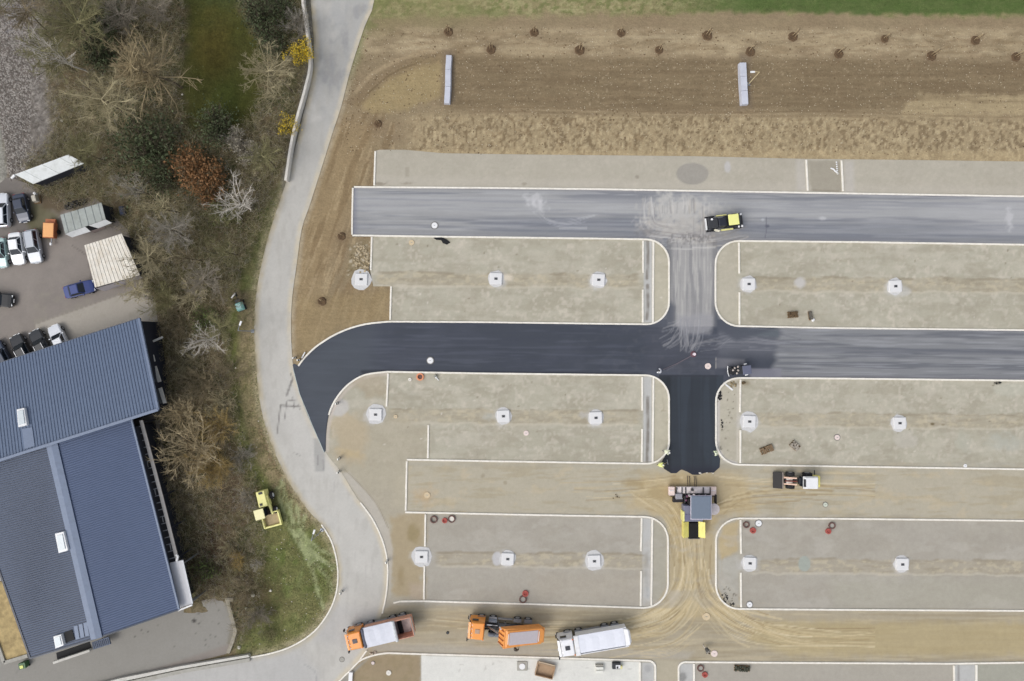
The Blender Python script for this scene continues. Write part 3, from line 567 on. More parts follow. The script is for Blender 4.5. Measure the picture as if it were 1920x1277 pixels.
def paint_asphalt(X, Y):
    p = Paint(X, Y, (152, 153, 154))
    up = Y < 470
    yn = Y-351-(X-664)*.0135
    # upper road: rolled streaks
    s1 = h_streak(X, yn, 5.5, 190, 3); s2 = h_streak(X, yn, 2.4, 120, 7)
    p.mix(up*sst(.4, .6, s1)*.75, (119, 122, 130)); p.mix(up*sst(.5, .68, s2)*.55, (170, 171, 173)); p.mix(up*(1-sst(10, 20, abs(yn-30)))*.5, (168, 169, 171))
    p.mix(up*sst(44, 60, yn)*(1-sst(78, 90, yn))*sst(820, 1000, X)*.45, (112, 117, 128)); p.mix(up*sst(74, 88, yn)*.4, (110, 112, 118)); p.mix(up*(1-sst(0, 5, yn))*.5, (122, 122, 128))  # includes the north kerb's shadow, painted as a dark line below it
    p.mix(up*(1-sst(664, 674, X))*.5, (112, 114, 130)); p.mix(up*sst(1700, 1900, X)*(1-sst(30, 40, abs(yn-38)))*.35, (182, 182, 184))
    for (x, y, rx, ry) in ((1000, 374, 22, 12), (1012, 386, 16, 12), (1892, 410, 7, 22), (1540, 410, 10, 4)): p.blob(x, y, rx, ry, (196, 196, 198), .6, 0, .8, .9, 4, 6)
    tracks(p, [[(1010, 395), (1030, 412), (1070, 415), (1120, 402)], [(1000, 395), (1040, 420), (1100, 422)]], 5, [(190, 191, 194), (178, 180, 186)], (1, 2), 4, (.3, .5), 3)
    # middle road
    mid = ((Y > 598)*(Y < 716) | ((X < 760)*(Y > 598)))*1; fresh = mid*(1-sst(1330, 1380, X))
    ym = Y-604-(X-731)*.013
    right = mid*sst(1340, 1352, X)
    p.mix(mid*1.0, (63, 68, 78)); p.mix(mid*sst(.4, .7, fbm(X/60, Y/40, 5))*.3, (80, 84, 96)); 
    seam = mid*sst(1445, 1462, X+(vn(Y/26, Y/26, 3)-.5)*30)
    p.mix(right*(1-seam)*sst(40, 8, abs(ym-30))*.5, (116, 118, 126))
    p.mix(seam*.95, (132, 134, 137)); s3 = h_streak(X, ym, 4.0, 170, 11)
    p.mix(seam*sst(.44, .62, s3)*.75, (99, 102, 109)); p.mix(seam*sst(.52, .7, h_streak(X, ym, 2.2, 100, 2))*.45, (158, 160, 165)); p.mix(seam*(1-sst(3, 7, abs(ym-42)))*.5, (98, 101, 110)); p.mix(seam*sst(84, 92, ym)*.6, (104, 104, 110))
    p.mix(right*sst(76, 80, ym)*(1-sst(1462, 1466, X))*sst(1400, 1410, X)*.8, (128, 128, 138))
    p.poly([(1343, 671), (1395, 674), (1400, 690), (1343, 690)], (124, 124, 130), .6, 3); p.stroke([(1342, 671), (1342, 690)], 2.5, (176, 172, 166), .8, 1.5)
    tracks(p, [[(1340, 655), (1380, 634), (1440, 640), (1520, 645)], [(1320, 640), (1400, 625), (1500, 636)], [(1310, 652), (1390, 648), (1470, 652)]], 9, [(140, 142, 148), (128, 130, 138), (96, 98, 108)], (1, 2.2), 6, (.25, .55), 4)
    p.poly([(1375, 617), (1460, 619), (1460, 632), (1375, 628)], (92, 100, 106), .7, 3)
    p.mix(mid*(1-right)*sst(.46, .62, fbm(X/70, ym/3.2, 8, 3))*.35, (60, 65, 78)); p.mix(mid*(1-right)*sst(.5, .66, fbm(X/90, ym/4, 14, 3))*.3, (88, 93, 106)); p.mix(mid*(1-right)*(1-sst(.6, 2, abs(ym-47)))*.4, (56, 60, 72)); p.mix(mid*(1-right)*sst(1000, 1300, X)*sst(.5, .7, fbm(X/12, Y/10, 6))*.25, (98, 100, 106))
    # left curve is the newest surface of the middle road
    p.poly([(549, 685), (640, 620), (700, 606), (700, 698), (650, 722), (612, 846), (580, 790)], (76, 82, 90), .7, 25)
    p.stroke(spl([(614, 845), (614, 810), (619, 776), (631, 750), (655, 723), (686, 702), (727, 696), (1200, 702)]), 5, (40, 42, 52), .75, 4)
    p.stroke(B1, 4, (48, 50, 62), .5, 4)  # dark lines along both kerbs, kerb shadow painted into the asphalt
    # north link
    jn = (Y > 448)*(Y < 612)*(X > 1250)*(X < 1345); p.mix(jn*1., (158, 157, 156))
    vs = fbm(X/3.5, Y/80, 4, 3); p.mix(jn*sst(.46, .66, vs)*.6, (128, 128, 131)); p.mix(jn*sst(.52, .68, fbm(X/2.6, Y/50, 9))*.6, (184, 182, 178))
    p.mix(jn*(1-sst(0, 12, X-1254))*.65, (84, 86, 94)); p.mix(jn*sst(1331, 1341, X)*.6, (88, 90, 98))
    p.poly([(1270, 590), (1336, 590), (1341, 608), (1330, 625), (1290, 628), (1265, 612)], (150, 150, 154), .75, 6, 5)
    p.poly([(1340, 575), (1352, 600), (1388, 615), (1450, 618), (1380, 640), (1338, 612)], (78, 82, 92), .85, 5)
    p.poly([(1254, 560), (1266, 575), (1266, 612), (1200, 610)], (84, 88, 98), .85, 5)
    lt = [(158, 159, 163), (142, 144, 150), (170, 170, 172)]
    tracks(p, [[(1276, 600), (1274, 622), (1262, 640), (1244, 650)], [(1290, 600), (1290, 640), (1288, 660)], [(1312, 600), (1308, 635), (1296, 655)], [(1285, 600), (1284, 630), (1286, 650)]], 13, lt, (.9, 2.2), 8, (.3, .7), 6)
    tracks(p, [[(1290, 655), (1310, 645), (1350, 640)], [(1240, 620), (1260, 612), (1280, 600)]], 7, lt, (.9, 1.8), 5, (.3, .6), 16)
    # dust where the link meets the upper road
    p.blob(1275, 400, 72, 44, (186, 184, 180), .85, 0, .8, .9, 3, 8); p.blob(1270, 430, 80, 24, (176, 172, 166), .75, 0, .8, .7, 7, 8); p.blob(1340, 440, 50, 14, (150, 148, 148), .5)
    tracks(p, [[(1215, 370), (1212, 400), (1225, 430), (1290, 440)], [(1235, 370), (1236, 410)], [(1262, 372), (1262, 400)], [(1290, 372), (1290, 400)], [(1200, 430), (1260, 436), (1340, 444), (1400, 432)], [(1320, 380), (1320, 440)], [(1250, 450), (1290, 452), (1340, 450)]], 12, [(198, 196, 192), (206, 204, 202), (140, 138, 138), (128, 124, 122), (188, 182, 172)], (1, 2.8), 9, (.25, .65), 22)
    for k in range(70): p.blob(random.uniform(1255, 1340), random.gauss(448, 5), random.uniform(1, 3), random.uniform(1.5, 4.5), random.choice(((108, 106, 108), (120, 118, 118), (186, 184, 182))), .6, 0, .7, .6, k % 9, 4)
    p.blob(1215, 436, 22, 12, (110, 108, 108), .35, 0, .9, .9, 6, 6); p.stroke([(1436, 408), (1437, 430), (1434, 446)], 1.6, (96, 98, 110), .7, 1.5); p.blob(1438, 424, 5, 3, (76, 78, 92), .85, 0, .8, .5); p.stroke([(1412, 421), (1438, 423)], 2, (120, 120, 130), .5, 2)
    p.blob(1430, 412, 4, 3, (190, 192, 200), .5)
    # south link, laid minutes ago
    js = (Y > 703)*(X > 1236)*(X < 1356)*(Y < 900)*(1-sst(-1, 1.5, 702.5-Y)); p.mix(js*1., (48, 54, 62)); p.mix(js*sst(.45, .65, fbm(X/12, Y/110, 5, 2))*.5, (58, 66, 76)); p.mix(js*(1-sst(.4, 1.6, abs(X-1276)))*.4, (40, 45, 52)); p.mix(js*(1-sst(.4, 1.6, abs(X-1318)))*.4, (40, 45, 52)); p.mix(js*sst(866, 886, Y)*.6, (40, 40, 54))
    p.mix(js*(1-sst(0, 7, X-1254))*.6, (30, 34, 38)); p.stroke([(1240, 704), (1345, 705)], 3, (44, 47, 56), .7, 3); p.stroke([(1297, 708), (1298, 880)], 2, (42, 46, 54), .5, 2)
    p.poly([(1215, 600), (1352, 640), (1352, 702), (1215, 700)], (78, 80, 90), .35, 16)
    p.stroke([(1251, 694), (1298, 666)], 1.2, (110, 104, 112), .55, 1)
    return p.c

def paint_old(X, Y):
    p = Paint(X, Y, (190, 188, 182))
    p.mix((1-sst(100, 420, Y))*.75, (163, 163, 161)); n = fbm(X/40, Y/80, 3); p.mix((n-.4)*1.1, (174, 172, 167))
    n = fbm(X/20, Y/30, 6); p.mix(sst(.5, .7, n)*(1-sst(150, 260, Y))*.5, (140, 141, 143)); p.blob(633, 30, 20, 40, (138, 142, 146), .55, .1, .9, .6, 4, 14); p.blob(600, 60, 14, 60, (148, 148, 146), .5, 0, .9, .6)
    p.stroke(spl([(600, 0), (605, 80), (600, 160), (580, 230)]), 6, (178, 178, 176), .4, 5, .4)
    p.stroke(OLD_R, 15, (202, 192, 170), .85, 8, .4); p.stroke(OLD_L, 16, (186, 176, 152), .9, 9, .5, 5); p.stroke(OLD_L, 5, (150, 138, 106), .7, 3, .7, 7); p.mix(sst(.52, .68, fbm(X/9, Y/26, 9, 3))*.3, (168, 165, 158)); p.mix(sst(.55, .7, fbm(X/50, Y/50, 1))*.35, (200, 198, 192))
    p.stroke(spl([(570, 200), (553, 270), (537, 335)]), 16, (140, 141, 142), .5, 12, .4)
    p.poly([(540, 700), (612, 850), (640, 890), (600, 900), (545, 840), (520, 780)], (196, 194, 189), .5, 12)
    dk = (118, 115, 112)
    for a, b, w in (((548, 713), (538, 741), 4), ((526, 762), (520, 812), 2.4), ((526, 760), (562, 762), 3), ((538, 752), (534, 786), 1.6), ((545, 700), (550, 712), 2.4), ((541, 750), (556, 752), 2), ((552, 849), (563, 854), 1.4), ((549, 745), (552, 765), 1.5), ((560, 758), (562, 768), 2)): p.stroke([a, b], w, dk, .85, 2, .3)
    p.poly([(588, 822), (597, 822), (610, 850), (609, 884), (591, 884)], (164, 163, 160), .8, 2); p.stroke([(596, 855), (597, 872)], 3, (140, 138, 136), .7, 2); p.stroke([(606, 862), (607, 880)], 3, (146, 144, 142), .7, 2)
    for k in range(14): x = random.uniform(540, 700); y = random.uniform(890, 1150); p.stroke([(x, y), (x+random.uniform(-4, 8), y+random.uniform(18, 40))], 1.6, (168, 165, 162), .4, 2)
    p.poly([(610, 1130), (700, 1140), (690, 1190), (640, 1210), (590, 1200)], (176, 175, 174), .5, 14)
    p.stroke(spl([(570, 1245), (590, 1258), (594, 1280)]), 1.8, (120, 120, 120), .6, 2); p.stroke(OLD_L[60:], 7, (172, 170, 164), .4, 6)
    p.poly([(225, 1240), (470, 1228), (560, 1220), (600, 1260), (590, 1340), (200, 1340)], (178, 178, 178), .5, 16)
    return p.c

def paint_yard(X, Y):
    p = Paint(X, Y, (141, 134, 128))
    p.mix((fbm(X/40, Y/40, 3)-.42)*1.4, (128, 122, 117)); p.mix(sst(.55, .7, fbm(X/24, Y/24, 9))*.3, (150, 143, 135))
    p.poly([(-300, 320), (40, 330), (78, 400), (60, 440), (-300, 430)], (106, 102, 98), .7, 16, 10)
    p.poly([(60, 380), (110, 395), (112, 440), (70, 452), (52, 420)], (96, 94, 60), .7, 8, 8); p.poly([(62, 345), (140, 340), (190, 372), (110, 402), (80, 392)], (92, 80, 60), .9, 8, 6)
    p.poly([(64, 607), (235, 548), (290, 565), (300, 640), (280, 720), (68, 652)], (172, 166, 156), .95, 1.5); p.mix(((X > 64)*(X < 300)*(Y > 548)*(Y < 700))*sst(.5, .7, fbm(X/14, Y/14, 4))*.3, (150, 146, 132))
    p.stroke([(66, 640), (65, 608), (235, 549)], 2, (120, 113, 106), .6, 2); p.stroke([(135, 460), (165, 480), (172, 530)], 2, (104, 98, 92), .8, 2, .2)
    p.poly([(262, 575), (292, 572), (300, 636), (288, 640)], (150, 146, 138), .6, 5)
    p.poly([(60, 1225), (230, 1170), (345, 1135), (440, 1120), (450, 1200), (225, 1277), (90, 1330), (-300, 1400), (-300, 1250)], (146, 144, 138), .9, 4)
    for k in range(40): p.blob(random.uniform(250, 430), random.uniform(1140, 1215), random.uniform(.8, 2.2), random.uniform(.8, 2), (88, 86, 82), .8, 0, .6, .3, k % 9)
    p.blob(364, 1164, 4, 4, (62, 60, 58), .9, 0, .5, .3); p.blob(372, 1170, 3, 2, (70, 68, 66), .9)
    p.stroke([(92, 1190), (30, 1262)], 3, (128, 126, 122), .5, 3); p.stroke([(425, 1130), (438, 1165), (430, 1205)], 8, (126, 120, 106), .7, 6, .3)
    return p.c

# ------------------------------------------------------------------ lay the ground
gx = np.concatenate([-84-np.geomspace(1, 520, 14)[::-1], np.arange(-84, 84.01, .33), 84+np.geomspace(1, 520, 14)])
gy = np.concatenate([-60-np.geomspace(1, 520, 14)[::-1], np.arange(-60, 60.01, .33), 60+np.geomspace(1, 520, 14)])
X, Y = np.meshgrid(gx, gy, indexing='ij'); nx, ny = X.shape; I = np.arange(nx*ny).reshape(nx, ny)
q = np.stack([I[:-1, :-1], I[1:, :-1], I[1:, 1:], I[:-1, 1:]], -1).reshape(-1, 4); X = X.ravel(); Y = Y.ravel()
PX = X*S+960; PY = 638.5-Y*S
wz = sst(.35, .75, fbm(PX/30, PY/30, 3))*.25*(PX < 500)*(PX > 60)*(PY < 1150)*(abs(PX-180) > 0)
yardm = inside(PX, PY, [(-500, 315), (60, 320), (320, 430), (330, 1160), (500, 1120), (500, 1400), (-500, 1400)])
wz = np.where(yardm, 0, wz)*(1-sst(440, 470, PX))
wz = np.where(inside(PX, PY, [(700, -100), (640, 240), (575, 440), (560, 560), (560, 640), (700, 600), (FAR-20, 600), (FAR-20, -100)]), -.25, wz)
me = fast_mesh('ground', np.stack([X, Y, wz-.02], 1), q, True); set_col(me, np.clip(paint_ground(PX, PY), .004, .8))
G_MAT = surf_mat('ground_litter', [(1.1, 1, 1, .28), (4.5, 1, 1, .35)], .95, .08, 3)
link('ground', me, G_MAT, kind='structure')
SOIL_MAT = surf_mat('tilled_soil', [(.5, 1, 1, .08), (2.2, .7, 1.2, .13), (7, 1, 1, .12)], .95, .06, 4)
GRV_MAT = surf_mat('crushed_gravel', [(.35, 1, 1, .04), (1.6, 1, 1, .05), (11, 1, 1, .06)], .93, .015, 14)
ASP_MAT = surf_mat('new_asphalt', [(.8, .25, 1, .05), (9, 1, 1, .07)], .72, .01, 20, .35)
OLD_MAT = surf_mat('weathered_asphalt', [(.5, 1, 1, .035), (3, 1, 1, .04), (12, 1, 1, .05)], .88, .01, 16)

soil_poly = [(705, -120), (702, 0)]+OLD_R[6:37]+[(560, 686)]+B1[1:21]+[(733, 537), (700, 537), (692, 505), (697, 444), (660, 444), (660, 350), (700, 349), (712, 292), (760, 292), (FAR, 314), (FAR, -120)]
def soil_relief(X, Y):
    m = sst(212, 225, Y)*sst(740, 800, X); r = (fbm(X/9, Y/9, 10, 3)-.5)*.16*m+(fbm(X/60, Y/2.6, 6, 2)-.5)*.05+(fbm(X/26, Y/26, 2)-.5)*.12
    for (x, y) in HOLES: r = r-.05*np.exp(-((X-x)**2+(Y-y)**2)/140.)
    return r
sheet('topsoil', soil_poly, .19, .02, paint_soil, SOIL_MAT, soil_relief)
grv_poly = [(704, 283), (712, 281), (760, 281), (830, 287.5), (1000, 290), (1300, 293), (1510, 298), (1700, 300), (1920, 303), (FAR, 304), (FAR, 1340), (590, 1340), (640, 1272), (688, 1218), (712, 1150), (722, 1100), (722, 1050), (712, 1010), (690, 965), (640, 890), (605, 840), (560, 740), (549, 686), (560, 686)]+B1[1:21]+[(731, 603), (733, 537), (700, 537), (694, 507), (697, 442), (661, 442), (664, 351), (702, 349)]
sheet('gravel_bed', grv_poly, .155, .05, paint_gravel, GRV_MAT)
asp_poly = T_N+T_S_R[::-1]+A2[::-1][1:]+A2b+B2[1:]+M2t[::-1]+A4[::-1][1:]+[(1342, 826), (1343, 845), (1350, 860), (1349, 876), (1338, 886), (1322, 886), (1310, 890), (1298, 890), (1288, 884), (1277, 880), (1268, 887), (1258, 887), (1245, 879), (1240, 866), (1248, 852), (1254, 836)]+A3[::-1]+M1t[::-1][1:]+[(608, 849), (585, 795), (562, 738), (549, 684), (552, 682), (560, 686)]+B1[1:]+A1b[::-1][1:]+A1[::-1]+T_S_L[::-1][1:]
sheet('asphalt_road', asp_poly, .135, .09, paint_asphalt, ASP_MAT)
old_poly = OLD_L+[(225, 1279), (200, 1340), (560, 1340)]+OLD_R[::-1][1:]
sheet('country_road', old_poly, .2, .075, paint_old, OLD_MAT)
yard_poly = [(-500, 332), (-2, 345), (14, 333), (28, 336), (62, 348), (110, 372), (180, 372), (240, 432), (262, 520), (292, 566), (300, 640), (300, 800), (345, 1060), (362, 1128), (424, 1119), (436, 1160), (438, 1200), (425, 1226), (225, 1276), (120, 1340), (-500, 1340)]
sheet('yard', yard_poly, .22, .015, paint_yard, OLD_MAT)

# kerbs: separate stones laid end to end
def kerb(path, w=.23, h=.13, z=.05, stone=1.0, name='kerb', m=None):
    pts = [P(*p) for p in path]; seg = [0]
    for a, b in zip(pts, pts[1:]): seg.append(seg[-1]+math.hypot(b[0]-a[0], b[1]-a[1]))
    T = seg[-1]; n = max(1, round(T/stone)); mb = MB(); rr = random.Random(len(path)*7+int(T*10))
    def at(s):
        s = min(max(s, 0), T)
        for i in range(len(seg)-1):
            if s <= seg[i+1]+1e-9:
                t = (s-seg[i])/(seg[i+1]-seg[i]+1e-9); return (pts[i][0]+(pts[i+1][0]-pts[i][0])*t, pts[i][1]+(pts[i+1][1]-pts[i][1])*t)
        return pts[-1]
    for k in range(n):
        s0 = T*k/n+.006; s1 = T*(k+1)/n-.006; mid = [s for s in seg if s0+.1 < s < s1-.1]; cs = [s0]+mid+[s1]
        q = [at(s) for s in cs]; dz = rr.uniform(-.004, .004); off = rr.uniform(-.006, .006)
        rings = []
        for i, c in enumerate(q):
            a = at(cs[i]-.08); b = at(cs[i]+.08); L = math.hypot(b[0]-a[0], b[1]-a[1])+1e-9; nx_, ny_ = -(b[1]-a[1])/L, (b[0]-a[0])/L
            rg = []
            for (o, zz) in ((-w/2, z-.05), (w/2, z-.05), (w/2, z+h-.02), (w/2-.02, z+h), (-w/2+.02, z+h), (-w/2, z+h-.02)): rg.append((c[0]+nx_*(o+off), c[1]+ny_*(o+off), zz+(dz if zz > z else 0)))
            rings.append(rg)
        mb.loft(rings)
    return mb.build(name, m or mat('kerb_concrete', (236, 232, 222), .85, var=.08, scale=2.5, dirt=(206, 198, 182)), kind='structure')
for i, k in enumerate(KERBS): kerb(k, z=.05 if len(k) > 2 else .046)
for k in KERB_OLD: kerb(k, w=.2, z=.06, h=.08)
kerb([(549.5, 690), (562, 738), (585, 795), (608, 848)], w=.1, z=.05, h=.045, name='road_edge_strip', m=mat('edge_strip', (176, 186, 184), .8))
# ------------------------------------------------------------------ buildings
ROOF_N = mat('roof_sheet_blue_grey', (97, 113, 138), .55, .0, var=.05, scale=.5, coat=.0, spec=.4, dirt=(84, 98, 120))
ROOF_W = mat('roof_sheet_west_light', (84, 96, 118), .6, var=.06, scale=.5, spec=.35, dirt=(76, 86, 104))  # greyer sky light of the west slope put into the colour
ROOF_RIB = mat('roof_rib', (84, 98, 122), .55, var=.05)
ROOF_RIBW = mat('roof_rib_west_light', (72, 80, 96), .55, var=.05)
FLASH = mat('roof_flashing', (112, 126, 150), .5, var=.06, dirt=(96, 108, 128))
DARKWALL = mat('dark_cladding', (34, 38, 50), .7)
CONC = mat('pale_concrete', (205, 203, 196), .85, var=.1, scale=2, dirt=(170, 166, 155))
CONC2 = mat('grey_concrete', (170, 168, 160), .88, var=.12, scale=2, dirt=(140, 135, 122))
WHITE = mat('white_paint', (232, 233, 234), .5, var=.04)
DARK = mat('black_void', (18, 19, 22), .8)
STEEL = mat('galvanised_steel', (150, 155, 162), .45, .6, var=.1)
GLASS = mat('dark_glass', (30, 38, 46), .08, var=.05, spec=.6)

def V3(p): return Vector(p)
def slope_roof(parent, name, a, b, c, d, m, th=.25, label=None):
    """slab through four 3-D corners (counter-clockwise from above)"""
    mb = MB(); top = [a, b, c, d]; bot = [(p[0], p[1], p[2]-th) for p in top]; mb.hexa(bot+top)
    return mb.build(name, m, parent, label=label)
def ribs(parent, name, a, b, c, d, pitch, m, w=.09, h=.07):
    """raised ribs running from edge a-b to edge d-c, spaced along a-b"""
    a, b, c, d = map(V3, (a, b, c, d)); n = int((b-a).length/pitch); mb = MB(); up = Vector((0, 0, h)); e = Vector((0, 0, .004))
    for i in range(n):
        t = (i+.5)/n; p = a.lerp(b, t); q = d.lerp(c, t); s = (b-a).normalized()*(w/2)
        mb.hexa([p-s+e, p+s+e, q+s+e, q-s+e, p-s*.5+up, p+s*.5+up, q+s*.5+up, q-s*.5+up])
    return mb.build(name, m, parent, kind='stuff')

# upper hall
NE = P3(261, 597, 5.3); SE = P3(297, 768, 6.8); NW = P3(-330, 786, 5.3); SW = P3(-330, 968.5, 6.8)
hall = empty('warehouse', (0, 0, 0), 0, 'long warehouse with blue grey ribbed roof running off the left edge, above the gabled hall', 'building')
slope_roof(hall, 'roof', SW, SE, NE, NW, ROOF_N, .3)
ribs(hall, 'roof_ribs', SW, SE, NE, NW, .405, ROOF_RIB, w=.15, h=.06)
def off(p, dz): return (p[0], p[1], p[2]+dz)
def bar(parent, name, p, q, w, h, m, label=None):
    p, q = V3(p), V3(q); d = (q-p); s = Vector((-d.y, d.x, 0)).normalized()*(w/2); u = Vector((0, 0, h)); mb = MB()
    mb.hexa([p-s, q-s, q+s, p+s, p-s+u, q-s+u, q+s+u, p+s+u]); return mb.build(name, m, parent, label=label)
bar(hall, 'verge_flashing', off(SE, -.15), off(NE, -.15), .28, .3, FLASH)
bar(hall, 'ridge_flashing', off(SW, -.12), off(SE, -.12), .34, .3, FLASH)
bar(hall, 'gutter', off(NE, -.3), off(NW, -.3), .22, .22, mat('gutter', (70, 78, 92), .5))
wE0 = P(299, 604, 0); wE1 = P(322, 764, 0)
mb = MB(); mb.prism([P(-330, 800, 0), wE0, wE1, P(-330, 990, 0)], 0, 4.9); mb.build('wall', DARKWALL, hall)
for (a, b) in (((281, 649), (289, 678)), ((291, 687), (300, 716)), ((301, 727), (310, 756))):
    p, q = P3(a[0], a[1], 2.6), P3(b[0], b[1], 2.6); f = bar(hall, 'window_ledge', p, q, .42, .18, CONC)
    bar(f, 'window_pane', off((p[0]-.25, p[1], 0), 2.78), off((q[0]-.25, q[1], 0), 2.78), .06, 1.0, GLASS)
bar(hall, 'downpipe', P3(288, 640, 2.2), P3(306, 632, 2.2), .25, .2, CONC)
# roof light on the upper hall with its flashing sheet down the slope
def roofp(px, py, a, b, c):   # point on the roof plane a,b,c seen at a plan pixel
    n = (V3(b)-V3(a)).cross(V3(c)-V3(a)); o = Vector((0, 0, HC)); d = Vector(((px-960)/S, (638.5-py)/S, -HC)); t = (V3(a)-o).dot(n)/d.dot(n); return o+d*t
def on_roof(parent, name, quad, plane, h, m, z0=.0, label=None):
    ps = [roofp(*p, *plane) for p in quad]; n = (V3(plane[1])-V3(plane[0])).cross(V3(plane[2])-V3(plane[0])).normalized()
    if n.z < 0: n = -n
    return MB().hexa([p+n*z0 for p in ps]+[p+n*(z0+h) for p in ps]).build(name, m, parent, label=label)
PL_N = (SE, NE, NW)
def skylight(parent, quad, plane, label=None):
    cx = sum(p[0] for p in quad)/4; cy = sum(p[1] for p in quad)/4
    f = on_roof(parent, 'skylight', quad, plane, .42, WHITE, label=label)
    inn = [(cx+(p[0]-cx)*.68, cy+(p[1]-cy)*.78) for p in quad]
    on_roof(f, 'skylight_dome', inn, plane, .1, mat('skylight_dome', (205, 214, 218), .25, var=.04), .42); return f
skylight(hall, [(39, 801), (55, 797), (50, 765), (36, 768)], PL_N)
on_roof(hall, 'roof_flashing_sheet', [(47, 842), (66, 836), (61, 801), (42, 804)], PL_N, .015, FLASH, .075)

# lower gabled hall
def eave(px, py, h): return P3(px, py, h)
E0 = eave(240, 760, 5.0); E1 = eave(336, 1143, 5.0); R0 = eave(90, 808, 6.3); R1 = eave(180, 1197, 6.3); W0 = eave(-78, 852, 5.0); W1 = eave(57, 1234, 5.0)
gab = empty('gabled_hall', (0, 0, 0), 0, 'gabled hall with ribbed roof slopes toned bluer and greyer for sky light, skylights and a white side porch', 'building')
slope_roof(gab, 'roof_slope', R1, E1, E0, R0, mat('roof_sheet_east_light', (84, 100, 130), .55, var=.05, scale=.5, spec=.4, dirt=(74, 92, 122)), .25, 'bluer eastern roof slope')  # bluer sky light of the east slope put into sheet and rib colour
slope_roof(gab, 'roof_slope', W1, R1, R0, W0, ROOF_W, .25, 'greyer western roof slope')
ribs(gab, 'roof_ribs', R1, R0, E0, E1, .285, mat('roof_rib_east_light', (64, 80, 112), .55, var=.05), w=.12, h=.05)
ribs(gab, 'roof_ribs', W1, W0, R0, R1, .285, ROOF_RIBW, w=.12, h=.05)
rp0 = (R0[0]+.1, R0[1], R0[2]+.1); rp1 = (R1[0]+.1, R1[1], R1[2]+.1)
def wide(parent, name, p, q, w, m, drop=.05):
    p, q = V3(p), V3(q); d = (q-p).normalized(); s = Vector((-d.y, d.x, 0))*(w/2); dn = Vector((0, 0, -drop)); mb = MB()
    u = Vector((0, 0, .07)); e = Vector((0, 0, .06)); mb.loft([[p+s+dn, p+u, p-s+dn, p-s+dn-e, p-e, p+s+dn-e], [q+s+dn, q+u, q-s+dn, q-s+dn-e, q-e, q+s+dn-e]]); return mb.build(name, m, parent)
wide(gab, 'ridge_cap', rp0, rp1, 1.45, FLASH)
bar(gab, 'eave_flashing', off(E0, -.1), off(E1, -.1), .22, .2, FLASH); bar(gab, 'eave_flashing', off(W0, -.1), off(W1, -.1), .22, .2, mat('dark_flashing', (66, 70, 82), .5))
bar(gab, 'verge_flashing', off(R1, -.12), off(E1, -.12), .16, .22, mat('gutter', (70, 78, 92), .5)); bar(gab, 'verge_flashing', off(W1, -.12), off(R1, -.12), .16, .22, mat('gutter', (70, 78, 92), .5))
mb = MB(); k = 5.0
wl = [P(252, 800, k), P(330, 1137, k), P(180, 1190, k), P(66, 1224, k), P(-66, 860, k)]; mb.prism(wl, 0, 4.7); mb.build('wall', DARKWALL, gab)
PL_W = (W1, R1, R0)
skylight(gab, [(115, 1035), (132, 1030), (124, 995), (108, 999)], PL_W)
skylight(gab, [(109, 1213), (124, 1207), (119, 1187), (105, 1191)], PL_W)
on_roof(gab, 'open_roof_hatch', [(125, 1205), (141, 1199), (136, 1180), (121, 1185)], PL_W, .05, DARK, .05)  # black plate on the sheet, darkness of the opening put into its colour
for i in range(3): on_roof(gab, 'roof_flashing_sheet', [(143+i*9, 1199-i*3), (150+i*9, 1197-i*3), (146+i*9, 1172-i*3), (139+i*9, 1174-i*3)], PL_W, .015, FLASH, .06)
# white porch on the east side
mb = MB(); q = [P(308, 1058, 4.2), P(343, 1050, 4.2), P(361, 1132, 4.2), P(331, 1142, 4.2)]; mb.prism(q, 4.0, 4.2); po = mb.build('porch_roof', mat('porch_roof', (205, 206, 210), .6, var=.04), gab)
bar(po, 'fascia', P3(335, 1144, 4.25), P3(361.5, 1133.5, 4.25), .18, .2, WHITE); bar(po, 'fascia', P3(343.5, 1050, 4.25), P3(362, 1131, 4.25), .12, .15, STEEL)
mb = MB()
for p in ((344, 1056), (359, 1129), (346, 1136)): x, y = P(*p, 0); x, y = x*.957, y*.957; mb.box((x, y, 2.0), (.15, .15, 4.0))
mb.build('porch_post', STEEL, gab, kind='stuff')
# light well with its grille bars along the east wall
lw = empty('pergola_frame', (0, 0, 0), 0, 'long narrow pergola of steel cross bars with a pale outer beam along the gabled hall', 'pergola')
pa = [(265, 788), (285, 862), (303, 930), (318, 990), (333, 1050)]
mb = MB()
for a, b in zip(pa, pa[1:]):
    p, q = V3(P3(*a, 4.0)), V3(P3(*b, 4.0)); d = (q-p).normalized(); s = Vector((-d.y, d.x, 0))*.22; mb.hexa([(p-s)*1, (q-s)*1, (q+s)*1, (p+s)*1]+[v+Vector((0, 0, .12)) for v in (p-s, q-s, q+s, p+s)])
mb.build('outer_beam', mat('parapet', (166, 163, 160), .85, var=.1, scale=2), lw)
mb = MB()
for a in ((267, 792), (286, 864), (304, 930), (319, 990), (332, 1046)): x, y = P(*a, 4.0); mb.box((x, y, 2.0), (.16, .16, 3.96))
mb.build('posts', DARKWALL, lw, kind='stuff')
for i in range(20):
    t = (i+.5)/20; a = (251+t*72, 794+t*258); w = 15-3*t
    bar(lw, 'cross_bar', P3(a[0]-6, a[1]+3, 3.95), P3(a[0]+w, a[1]-2, 3.95), .1, .08, mat('cross_bar', (142, 144, 148), .6))
    if i % 4 == 1: bar(lw, 'grille_frame', P3(a[0]+5, a[1]+1, 4.0), P3(a[0]+7, a[1]+11, 4.0), .1, .06, mat('cross_bar', (142, 144, 148), .6))
mb = MB(); mb.tube([P3(331, 1052, 4.3), P3(334, 1043, 4.3), P3(330, 1040, 4.4)], .14, 8); mb.build('vent_pipe', WHITE, lw)
